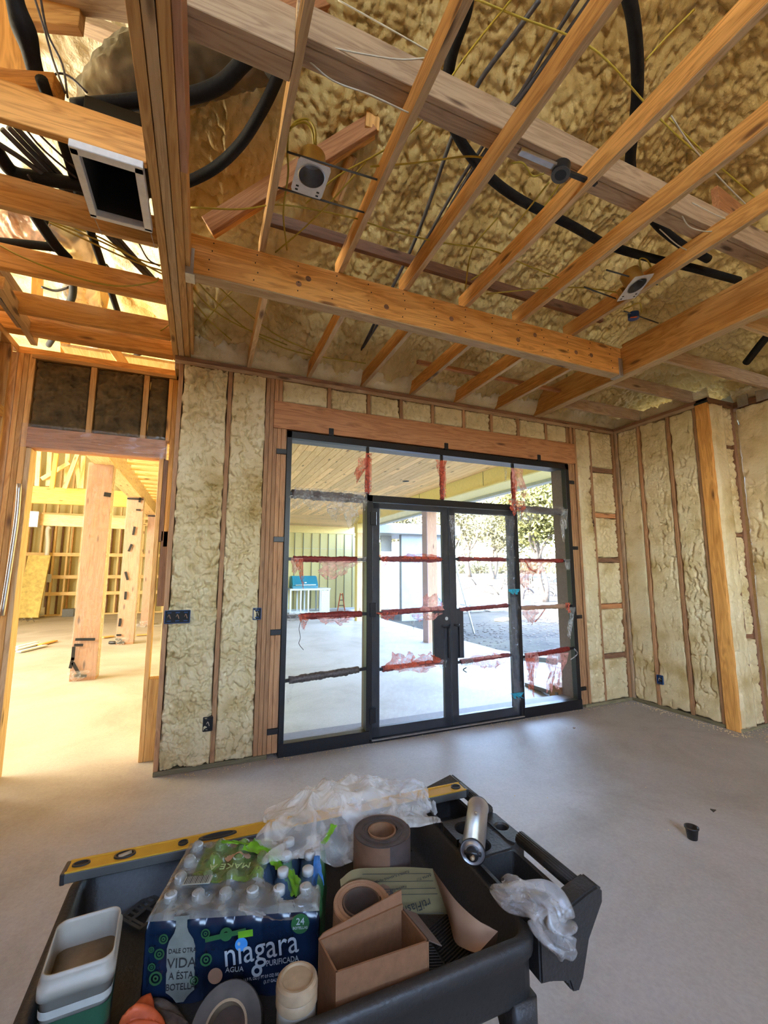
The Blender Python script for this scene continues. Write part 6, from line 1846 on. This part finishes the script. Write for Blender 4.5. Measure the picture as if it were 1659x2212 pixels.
# print on the top
TM = Matrix.Translation(pp(0.15, 0.11, 0.205)) @ Matrix.Rotation(math.atan2(pu.y, pu.x), 4, 'Z')
text('printed_words', 'MAKE A', TM @ Matrix.Rotation(pi, 4, 'Z'), 0.030, plain('pale_green_print', (0.34, 0.42, 0.20), 0.4), pack)
for k in range(14):
    board('barcode_line', pp(0.055 + k * 0.0042, 0.055, 0.203), pp(0.055 + k * 0.0042, 0.080, 0.204), 0.0012 + 0.001 * (k % 3 == 0), 0.0006, M['ink'], pack)
board('barcode_panel', pp(0.05, 0.0675, 0.2015), pp(0.116, 0.0675, 0.2025), 0.030, 0.0008, plain('barcode_white', (0.34, 0.36, 0.31), 0.5), pack)

# ------------------------------------------------------------------ flashing rolls
def roll_bm(r0, r1, h, turns, th):
    bm = bmesh.new()
    seg = 36
    n = int(turns * seg)
    prev = None
    for i in range(n + 1):
        a = 2 * pi * i / seg
        rr3 = r0 + (r1 - r0) * i / n + 0.0005 * sin(i * 0.37)
        c, s = cos(a), sin(a)
        zt = h + 0.0012 * sin(i * 0.21)
        q = [bm.verts.new((rr3 * c, rr3 * s, 0)), bm.verts.new(((rr3 + th) * c, (rr3 + th) * s, 0)), bm.verts.new(((rr3 + th) * c, (rr3 + th) * s, zt)), bm.verts.new((rr3 * c, rr3 * s, zt))]
        if prev:
            for k in range(4):
                bm.faces.new((prev[k], prev[(k + 1) % 4], q[(k + 1) % 4], q[k]))
        prev = q
    bmesh.ops.recalc_face_normals(bm, faces=bm.faces)
    return bm
def roll(lab, c, r0, r1, h, turns, tilt, face, outer, core, seed):
    t = thing('flashing_roll', lab, 'roll', c, 'rolls of flashing membrane')
    m = Matrix.Translation(c) @ Matrix.Rotation(tilt, 4, 'X')
    def put(nm, bm, mat):
        me = D.meshes.new(nm); bm.to_mesh(me); bm.free(); me.materials.append(mat); me.shade_smooth()
        try: me.set_sharp_from_angle(angle=R(40))
        except Exception: pass
        o = link(D.objects.new(nm, me)); setp(o, m, t); return o
    put('wound_layers', roll_bm(r0 + 0.005, r1 - 0.002, h, turns, (r1 - r0) / turns * 0.80), face)
    put('outer_wrap', roll_bm(r1 - 0.001, r1, h - 0.001, 1.0, 0.0012), outer)
    lathe('cardboard_core', [(r0, 0), (r0 + 0.004, 0), (r0 + 0.004, h + 0.001), (r0, h + 0.001), (r0, 0)], core, m, t)
    lathe('layer_fill', [(r0 + 0.004, 0.002), (r0 + 0.004, h - 0.004), (r1 - 0.002, h - 0.004), (r1 - 0.002, 0.002)], M['roll_dark'], m, t)
    return t
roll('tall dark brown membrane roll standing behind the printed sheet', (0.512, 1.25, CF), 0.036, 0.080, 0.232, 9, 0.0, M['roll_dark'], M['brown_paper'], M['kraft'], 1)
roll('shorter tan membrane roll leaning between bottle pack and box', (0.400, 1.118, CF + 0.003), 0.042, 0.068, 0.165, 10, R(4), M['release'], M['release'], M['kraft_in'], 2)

# printed sheet unrolled from the short roll
def ruled(name, top, bot, mat, parent, nv=10, sub=8, wob=0.0):
    A = np.array([list(p) for p in smooth_path(top, sub)])
    B = np.array([list(p) for p in smooth_path(bot, sub)])
    t = np.linspace(0, 1, nv)
    P = A[:, None, :] * (1 - t)[None, :, None] + B[:, None, :] * t[None, :, None]
    return grid_obj(name, P, mat, parent)
sheet = thing('membrane_sheet', 'printed olive membrane sheet curling from the short roll with its tan side folded over', 'sheet', (0.55, 1.1, CF))
tp = [(0.363, 1.166, 0.905), (0.408, 1.188, 0.905), (0.472, 1.169, 0.905), (0.541, 1.143, 0.905), (0.600, 1.112, 0.905)]
bt = [(0.384, 1.187, 0.775), (0.446, 1.201, 0.775), (0.517, 1.180, 0.775), (0.585, 1.152, 0.775), (0.651, 1.125, 0.775)]
ruled('printed_face', tp, bt, M['print_paper'], sheet)
ruled('tan_face', [(0.599, 1.113, 0.906), (0.609, 1.080, 0.890), (0.634, 1.044, 0.858), (0.667, 1.003, 0.835), (0.707, 0.983, 0.815)],
      [(0.648, 1.121, 0.777), (0.642, 1.100, 0.772), (0.629, 1.054, 0.765), (0.634, 1.016, 0.775), (0.647, 0.983, 0.785)], M['release'], sheet)
ruled('tan_face', [(0.667, 1.003, 0.834), (0.687, 0.994, 0.825), (0.718, 0.997, 0.800)], [(0.634, 1.017, 0.775), (0.658, 1.003, 0.765), (0.715, 1.004, 0.770)], M['brown_paper'], sheet)
# printing, upside down as in the photograph
e1 = (Vector(bt[3]) - Vector(bt[1])).normalized(); e2 = (Vector(tp[3]) - Vector(bt[3])).normalized(); e3 = e1.cross(e2).normalized()
if e3.y > 0: e3 = -e3
def sheet_m(px_top, f, out=0.003):
    """f: 0 at top edge .. 1 at lower edge, px_top: 0..1 along"""
    a = Vector(tp[1]).lerp(Vector(tp[4]), px_top); b_ = Vector(bt[1]).lerp(Vector(bt[4]), px_top)
    c = a.lerp(b_, f) + e3 * (out + 0.006)
    yy = -e2; xx = yy.cross(e3).normalized()
    return Matrix.Translation(c) @ Matrix((xx, yy, xx.cross(yy))).transposed().to_4x4()
text('printed_words', 'rtiFlash', sheet_m(0.66, 0.74), 0.036, M['ink'], sheet, xs=0.72)
text('printed_words', 'Bu', sheet_m(0.26, 0.74), 0.032, M['ink'], sheet, xs=0.85)
text('printed_words', 'Flexible Flashing Membrane', sheet_m(0.36, 0.42), 0.009, M['ink'], sheet)
text('printed_words', 'FLEXIBLE FLASHING MEMBRANE', sheet_m(0.42, 0.12), 0.0085, M['ink'], sheet, xs=0.9)
text('printed_words', 'AAMA 711', sheet_m(0.86, 0.12), 0.009, M['ink'], sheet)
for f in (0.04, 0.20, 0.36, 0.48, 0.90):
    a, b_ = sheet_m(0.10, f).to_translation(), sheet_m(0.96, f).to_translation()
    board('printed_line', a, b_, 0.0012, 0.0012, M['ink'], sheet)

# ------------------------------------------------------------------ open cardboard box
box_ = thing('cardboard_box', 'open cardboard box at the near rim of the cart', 'box', (0.375, 0.99, CF))
bz = 0.885
A0, A1, A2, A3 = Vector((0.288, 0.945, 0)), Vector((0.495, 0.940, 0)), Vector((0.480, 1.045, 0)), Vector((0.275, 1.035, 0))
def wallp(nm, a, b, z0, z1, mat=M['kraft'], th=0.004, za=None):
    d = (b - a).normalized(); n = Vector((-d.y, d.x, 0)) * th
    bm = bmesh.new()
    Z = lambda p, z: Vector((p.x, p.y, z))
    z1b = z1 if za is None else za
    loft_bm(bm, [[Z(a, z0), Z(b, z0), Z(b, z1b), Z(a, z1)], [Z(a + n, z0), Z(b + n, z0), Z(b + n, z1b), Z(a + n, z1)]])
    return obj(nm, bm, mat, box_)
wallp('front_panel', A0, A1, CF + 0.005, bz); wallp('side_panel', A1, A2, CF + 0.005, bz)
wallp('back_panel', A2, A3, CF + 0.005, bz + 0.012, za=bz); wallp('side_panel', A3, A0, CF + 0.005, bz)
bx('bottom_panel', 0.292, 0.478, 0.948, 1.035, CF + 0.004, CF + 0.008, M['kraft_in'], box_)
bm = bmesh.new()
fz = [A2 + Vector((0, 0, bz)), A1 + Vector((0, 0, bz)), A1 + Vector((0.035, 0.006, bz - 0.025)), A2 + Vector((0.035, -0.006, bz - 0.018))]
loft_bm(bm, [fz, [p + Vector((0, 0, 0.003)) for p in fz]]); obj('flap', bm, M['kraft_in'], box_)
bm = bmesh.new()
fz = [A3 + Vector((0, 0, bz)), A2 + Vector((0, 0, bz + 0.010)), A2 + Vector((0.004, 0.012, bz + 0.032)), A3 + Vector((0.012, 0.004, bz + 0.006))]
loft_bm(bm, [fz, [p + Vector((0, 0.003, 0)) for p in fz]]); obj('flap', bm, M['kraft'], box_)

# ------------------------------------------------------------------ lidded jar
jar = thing('lidded_jar', 'cream plastic jar with a speckled tan lid in front of the bottle pack', 'jar', (0.216, 0.972, CF))
jm = Matrix.Translation((0.216, 0.972, CF))
lathe('jar_body', [(0, 0), (0.035, 0), (0.038, 0.006), (0.038, 0.135), (0.034, 0.14), (0, 0.14)], M['white_pl'], jm, jar)
lathe('lid', [(0.0, 0.163), (0.028, 0.163), (0.031, 0.166), (0.035, 0.166), (0.0395, 0.162), (0.041, 0.155), (0.041, 0.146), (0.0385, 0.143), (0.0405, 0.140), (0.0405, 0.126), (0.037, 0.122)], M['beige_pl'], jm, jar)

# ------------------------------------------------------------------ roll of tape leaning in the tray
tr_ = thing('tape_roll', 'dark roll of tape with a brown core leaning on the bottle pack', 'tape', (0.09, 1.07, CF))
tm = Matrix.Translation((0.099, 1.060, CF + 0.032)) @ Matrix.Rotation(R(38), 4, 'X') @ Matrix.Rotation(R(-12), 4, 'Y')
lathe('tape_winding', [(0.041, 0), (0.068, 0), (0.070, 0.003), (0.070, 0.045), (0.068, 0.048), (0.041, 0.048), (0.041, 0)], plain('dusty_dark_tape', (0.05, 0.045, 0.04), 0.6, var=0.3), tm, tr_, 40)
lathe('tape_core', [(0.037, -0.001), (0.0415, -0.001), (0.0415, 0.050), (0.037, 0.050), (0.037, -0.001)], M['beige_pl'], tm, tr_, 40)
lathe('core_label', [(0, 0.012), (0.0365, 0.012), (0.0365, 0.014), (0, 0.014)], M['kraft_in'], tm, tr_, 32)

# ------------------------------------------------------------------ plastic tub
tub = thing('plastic_tub', 'open square cream tub with a green label at the corner of the cart', 'tub', (-0.185, 1.17, CF))
tbm = Matrix.Translation((-0.188, 1.182, CF)) @ Matrix.Rotation(R(3), 4, 'Z')
def tubloft(nm, rings, mat, c0=True, c1=True):
    bm = bmesh.new()
    loft_bm(bm, [[tbm @ p for p in rg] for rg in rings], c0, c1)
    return obj(nm, bm, mat, tub, True)
q = lambda s, z, rad=0.020, w=0.061, d=0.077: rrect(-w * s, w * s, -d * s, d * s, rad, z, 6)
tubloft('tub_body', [q(0.86, 0.0), q(0.90, 0.006), q(0.98, 0.165), q(1.06, 0.165), q(1.06, 0.185), q(1.0, 0.187), q(1.0, 0.198), q(0.975, 0.205), q(0.94, 0.205), q(0.93, 0.198), q(0.91, 0.152), q(0.84, 0.10)], M['white_pl'])
tubloft('powder', [q(0.88, 0.12, 0.018), q(0.90, 0.150, 0.018)], M['beige_pl'])
tubloft('label', [q(0.925, 0.02), q(0.985, 0.125)], M['green_lbl'], False, False)
tubloft('label_band', [q(0.9965, 0.132), q(1.0, 0.146)], M['label_w'], False, False)
tubloft('label_band', [q(0.955, 0.055), q(0.972, 0.085)], M['ink'], False, False)

# ------------------------------------------------------------------ foam cleaner can lying on the handle deck
cn2 = thing('foam_gun_can', 'silver aerosol can with black nozzle lying over the cup holders', 'can', (0.8, 1.2, 0.9))
ca, cb2 = Vector((0.882, 1.315, 0.906)), Vector((0.735, 1.128, 0.906))
ax = (cb2 - ca).normalized()
cm = Matrix.Translation(ca) @ ax.to_track_quat('Z', 'Y').to_matrix().to_4x4()
cl = (cb2 - ca).length
lathe('can_body', [(0, 0.004), (0.030, 0.004), (0.0335, 0.0), (0.0345, 0.003), (0.0325, 0.006), (0.0325, cl - 0.006), (0.0345, cl - 0.003), (0.0335, cl), (0.030, cl - 0.003), (0.022, cl + 0.006), (0, cl + 0.006)], M['can'], cm, cn2, 40)
lathe('rim', [(0.0335, cl - 0.001), (0.0350, cl - 0.001), (0.0350, cl + 0.003), (0.0335, cl + 0.003)], M['blackpl'], cm, cn2, 40)
lathe('rim', [(0.0335, -0.002), (0.0350, -0.002), (0.0350, 0.003), (0.0335, 0.003)], M['blackpl'], cm, cn2, 40)
lathe('nozzle_collar', [(0, cl), (0.019, cl + 0.002), (0.017, cl + 0.016), (0.008, cl + 0.018), (0.006, cl + 0.03), (0, cl + 0.03)], M['blackpl'], cm, cn2, 20)
def cpt(x, y, z): return cm @ Vector((x, y, z))
tube('nozzle_wing', [cpt(-0.02, 0.0, cl + 0.008), cpt(0.0, 0.006, cl + 0.016), cpt(0.022, 0.0, cl + 0.006)], 0.006, M['blackpl'], cn2, 8)
tube('nozzle_tip', [cpt(0, 0, cl + 0.020), cpt(0.003, 0.003, cl + 0.032), cpt(0.001, 0.008, cl + 0.042)], 0.0055, M['beige_pl'], cn2, 8, label='cream foam stuck on the nozzle tip')
lathe('foam_blob', [(0, 0), (0.005, 0.001), (0.003, 0.004), (0, 0.005)], M['beige_pl'], Matrix.Translation(ca + ax * 0.10 + Vector((0, 0, 0.032))), cn2, 10)

# ------------------------------------------------------------------ crumpled plastic
def crumple(name, lab, o, u, v, nrm, mat, seed, amp, fold, nu=90, nv=60, shape=None, cat='plastic film'):
    a, b_ = np.meshgrid(np.linspace(0, 1, nu), np.linspace(0, 1, nv), indexing='ij')
    o, u, v, nrm = (np.array(list(x), float) for x in (o, u, v, nrm))
    q1 = a * fold + 1.6 * fbm(a * 3 + seed, b_ * 3, seed + 1, 2)
    f1 = 0.5 - np.abs((vnoise(q1 * 1.7 + b_ * 1.3, b_ * 1.1 + seed, seed)) - 0.5)
    q2 = a * fold * 1.6 - b_ * 3.0
    f2 = 0.5 - np.abs(vnoise(q2 + seed, b_ * 2.2 + a * 2, seed + 4) - 0.5)
    H = amp * (f1 * 2.7 + f2 * 0.8)
    env = np.sin(np.clip(a, 0, 1) * pi) ** 0.35 * np.sin(np.clip(b_, 0, 1) * pi) ** 0.30
    H = H * (0.35 + 0.65 * env)
    ra = 0.16 * (fbm(a * 5 + seed, a * 0, seed + 9, 3) - 0.45)
    rb = 0.16 * (fbm(b_ * 5 + seed, b_ * 0, seed + 12, 3) - 0.45)
    A = a + rb * (2 * a - 1) + 0.05 * (fbm(a * 6, b_ * 6, seed + 2) - 0.5)
    B = b_ + ra * (2 * b_ - 1) + 0.05 * (fbm(a * 6, b_ * 6, seed + 3) - 0.5)
    P = o + A[..., None] * u + B[..., None] * v + H[..., None] * nrm
    if shape is not None:
        P = shape(P, a, b_)
    ob = grid_obj(name, P, mat)
    return tag(ob, lab, cat)
def drape_level(P, a, b_):
    # hangs down over the near side of the level in the middle
    P[..., 2] += 0.055 * np.sin(a * pi) ** 0.5 * np.clip(b_ * 2 - 0.4, 0, 1)
    P[..., 2] -= 0.10 * np.clip(0.45 - b_, 0, 1) * np.exp(-((a - 0.40) / 0.22) ** 2)
    return P
crumple('plastic_sheet', 'crumpled translucent plastic sheet bunched over the middle of the level', Vector((0.19, 1.30, 0.895)), Vector((0.53, -0.03, 0.012)), Vector((0.01, 0.24, 0.0)), (0, -0.15, 1), M['milky'], 3.0, 0.036, 3.6, 130, 80, drape_level, 'plastic sheet')
crumple('plastic_sheet', 'smaller wad of clear plastic on the level end behind the tall roll', Vector((0.50, 1.36, 0.90)), Vector((0.24, -0.03, 0.0)), Vector((0.0, 0.15, 0.02)), (0, -0.2, 1), M['clear'], 8.0, 0.045, 4.0, 80, 60, None, 'plastic sheet')
def bagshape(P, a, b_):
    # lies over the deck, then hangs outside the handle
    over = np.clip(a * 1.6 - 0.55, 0, 1)
    P[..., 2] -= 0.16 * over * np.clip(1 - b_, 0, 1)
    P[..., 1] -= 0.03 * over
    return P
def blob_bag(name, lab, pts, r, seed, mat, cat='plastic bag'):
    P = smooth_path(pts, 9)
    n = len(P)
    A = np.array([list(p) for p in P])
    T = np.gradient(A, axis=0); T /= np.linalg.norm(T, axis=1)[:, None]
    S = np.cross(T, [0, 0, 1.0]); S /= np.maximum(1e-6, np.linalg.norm(S, axis=1))[:, None]
    U2 = np.cross(S, T)
    th = np.linspace(0, 2 * pi, 61)
    I, TH = np.meshgrid(np.linspace(0, 1, n), th, indexing='ij')
    f = fbm(np.cos(TH) * 1.5 + I * 3.5 + seed, np.sin(TH) * 1.5 + I * 1.5, seed, 2)
    rad = np.interp(I[:, 0], np.linspace(0, 1, len(r)), r)[:, None] * (0.55 + 1.9 * np.abs(f - 0.42) * 1.6)
    rad[:, -1] = rad[:, 0]
    Q = A[:, None, :] + rad[..., None] * (np.cos(TH)[..., None] * S[:, None, :] + 0.8 * np.sin(TH)[..., None] * U2[:, None, :])
    ob = grid_obj(name, Q, mat)
    return tag(ob, lab, cat)
blob_bag('plastic_bag', 'crumpled clear plastic bag hanging over the near end of the cart handle', [(0.730, 1.037, 0.872), (0.737, 0.983, 0.885), (0.764, 0.939, 0.900), (0.785, 0.900, 0.900), (0.789, 0.885, 0.870), (0.804, 0.888, 0.830), (0.819, 0.897, 0.790)], [0.008, 0.028, 0.040, 0.058, 0.055, 0.045, 0.004], 4.0, M['clear'])
blob_bag('plastic_scrap', 'small bluish clear wad of plastic in the storage bin', [(0.775, 1.051, 0.872), (0.773, 1.002, 0.885), (0.788, 0.967, 0.885)], [0.006, 0.026, 0.010], 9.0, M['clear'], 'plastic film')

# ------------------------------------------------------------------ slotted plate and orange wrapper
sp_ = thing('slotted_plate', 'small grey slotted plate lying in the tray beside the bottle pack', 'plate', (-0.114, 1.505, 0.740))
a0, a1, a2_, a3 = (Vector(p) for p in ((-0.164, 1.507, 0.735), (-0.104, 1.437, 0.735), (-0.030, 1.489, 0.745), (-0.092, 1.563, 0.745)))
def plp(s, t, z=0.0):
    return a0.lerp(a1, t).lerp(a3.lerp(a2_, t), s) + Vector((0, 0, z))
for s0, s1, t0, t1 in ((0, 0.08, 0, 1), (0.92, 1, 0, 1), (0, 1, 0, 0.12), (0, 1, 0.36, 0.46), (0, 1, 0.90, 1)):
    bm = bmesh.new(); loft_bm(bm, [[plp(s0, t0), plp(s1, t0), plp(s1, t1), plp(s0, t1)], [plp(s0, t0, .003), plp(s1, t0, .003), plp(s1, t1, .003), plp(s0, t1, .003)]]); obj('plate_bar', bm, M['grey_al'], sp_)
for k in range(6):
    s0 = 0.12 + k * 0.15
    bm = bmesh.new(); loft_bm(bm, [[plp(s0, 0.1), plp(s0 + 0.05, 0.1), plp(s0 + 0.05, 0.4), plp(s0, 0.4)], [plp(s0, 0.1, .003), plp(s0 + 0.05, 0.1, .003), plp(s0 + 0.05, 0.4, .003), plp(s0, 0.4, .003)]]); obj('plate_bar', bm, M['grey_al'], sp_)
    if k in (0, 3, 5):
        bm = bmesh.new(); loft_bm(bm, [[plp(s0, 0.42), plp(s0 + 0.07, 0.42), plp(s0 + 0.07, 0.95), plp(s0, 0.95)], [plp(s0, 0.42, .003), plp(s0 + 0.07, 0.42, .003), plp(s0 + 0.07, 0.95, .003), plp(s0, 0.95, .003)]]); obj('plate_bar', bm, M['grey_al'], sp_)
blob_bag('orange_wrapper', 'crumpled orange wrapper beside the printed bottle end of the pack', [(-0.125, 1.172, 0.730), (-0.078, 1.154, 0.750), (-0.028, 1.131, 0.735)], [0.006, 0.034, 0.008], 14.0, M['orange'], 'wrapper')
blob_bag('dark_rag', 'dark rag under the orange wrapper', [(-0.095, 1.201, 0.725), (-0.042, 1.201, 0.725), (0.016, 1.129, 0.725)], [0.008, 0.022, 0.010], 17.0, M['brown_wrap'], 'rag')

# ------------------------------------------------------------------ small things on walls and floor
def outlet(name, lab, c, w, h, nrm, gangs, mat):
    t = thing(name, lab, 'outlet box', c)
    c = Vector(c)
    n = Vector(nrm)
    ux = Vector((1, 0, 0)) if abs(n.y) > 0.5 else Vector((0, 1, 0))
    def plate(nm, du, dz, w_, h_, dep, th, m):
        p0 = c + ux * (du - w_ / 2) + Vector((0, 0, dz)) + n * dep
        return board(nm, p0, p0 + ux * w_, th, h_, m, t, up=(0, 0, 1))
    plate('box_back', 0, 0, w, h, -0.03, 0.05, M['dark_void'])
    plate('box_rim', 0, h / 2, w, 0.006, 0.004, 0.02, mat)
    plate('box_rim', 0, -h / 2, w, 0.006, 0.004, 0.02, mat)
    for s in (-1, 1):
        plate('box_rim', s * w / 2, 0, 0.006, h, 0.004, 0.02, mat)
    for k in range(gangs):
        du = (k - (gangs - 1) / 2) * w / gangs
        plate('box_ear', du, h * 0.33, w / gangs * 0.5, 0.010, 0.003, 0.01, mat)
        plate('box_ear', du, -h * 0.33, w / gangs * 0.5, 0.010, 0.003, 0.01, mat)
        tube('curled_wire', [c + ux * (du - 0.01) + n * 0.0, c + ux * du + n * 0.02 + Vector((0, 0, 0.02)), c + ux * (du + 0.012) + n * 0.012 + Vector((0, 0, -0.015))], 0.003, M['print_tan'] if gangs > 1 else M['white_wire'], t, 6)
    return t
outlet('switch_box', 'wide blue three gang switch box beside the doorway stud', (-0.175, 4.216, 1.285), 0.195, 0.105, (0, -1, 0), 3, M['blue_box'])
outlet('switch_box', 'single blue switch box beside the steel door studs', (0.487, 4.222, 1.285), 0.07, 0.10, (0, -1, 0), 1, M['blue_box'])
outlet('outlet_box', 'dark outlet box low on the foam left of the doors', (0.112, 4.218, 0.375), 0.075, 0.11, (0, -1, 0), 1, M['blackpl'])
outlet('outlet_box', 'blue outlet box low on the right wall stud', (5.268, 3.84, 0.35), 0.07, 0.10, (-1, 0, 0), 1, M['blue_box'])

cap = thing('plastic_cup', 'small black plastic cup standing on the floor', 'cup', (3.27, 2.15, 0))
cc = Vector((2.948, 2.020, 0.000)); cap.location = cc
bm = lathe_bm(bmesh.new(), [(0, 0), (0.026, 0), (0.028, 0.003), (0.036, 0.062), (0.041, 0.064), (0.041, 0.072), (0.034, 0.072), (0.026, 0.006), (0, 0.006)], 28)
me = D.meshes.new('cup_body'); bm.to_mesh(me); bm.free(); me.materials.append(M['blackpl']); me.shade_smooth()
o = link(D.objects.new('cup_body', me)); setp(o, Matrix.Translation(cc), cap)
ch_ = prism('black_chip', [(0, 0), (0.045, 0.01), (0.02, 0.035)], 'z', 0, 0.006, M['blackpl'], None, 0.001)
ch_.location = Vector((3.417, 2.177, 0.000)); tag(ch_, 'tiny black triangular chip on the floor beyond the black cup', 'chip')
ch_ = prism('white_chip', [(0, 0), (0.03, 0.006), (0.02, 0.025), (0.004, 0.02)], 'z', 0, 0.006, M['release'], None, 0.001)
ch_.location = Vector((3.775, 3.775, 0.000)); tag(ch_, 'small chip on the floor in front of the far door frame corner', 'chip')
# foam crumbs and dust along the walls
random.seed(31)
bm = bmesh.new()
def crumb(x, y, s):
    bmesh.ops.create_icosphere(bm, subdivisions=1, radius=s, matrix=Matrix.Translation((x, y, s * 0.4)) @ Matrix.Rotation(random.random() * 6, 4, 'Z') @ Matrix.Diagonal((1, random.uniform(0.5, 1), 0.5, 1)))
for k in range(420):
    crumb(random.uniform(-0.25, 5.2), 4.22 - abs(random.gauss(0, 0.05)), random.uniform(0.002, 0.007))
for k in range(260):
    crumb(5.24 - abs(random.gauss(0, 0.07)), random.uniform(2.9, 4.2), random.uniform(0.003, 0.009))
for k in range(260):
    crumb(random.uniform(5.2, 5.7), random.uniform(2.4, 3.0), random.uniform(0.003, 0.008))
for k in range(70):
    crumb(random.uniform(-1.0, 5.2), random.uniform(1.0, 4.2), random.uniform(0.002, 0.006))
o = obj('debris', bm, M['foam'], None); tag(o, 'crumbs of spray foam scattered along the wall bases', kind='stuff')
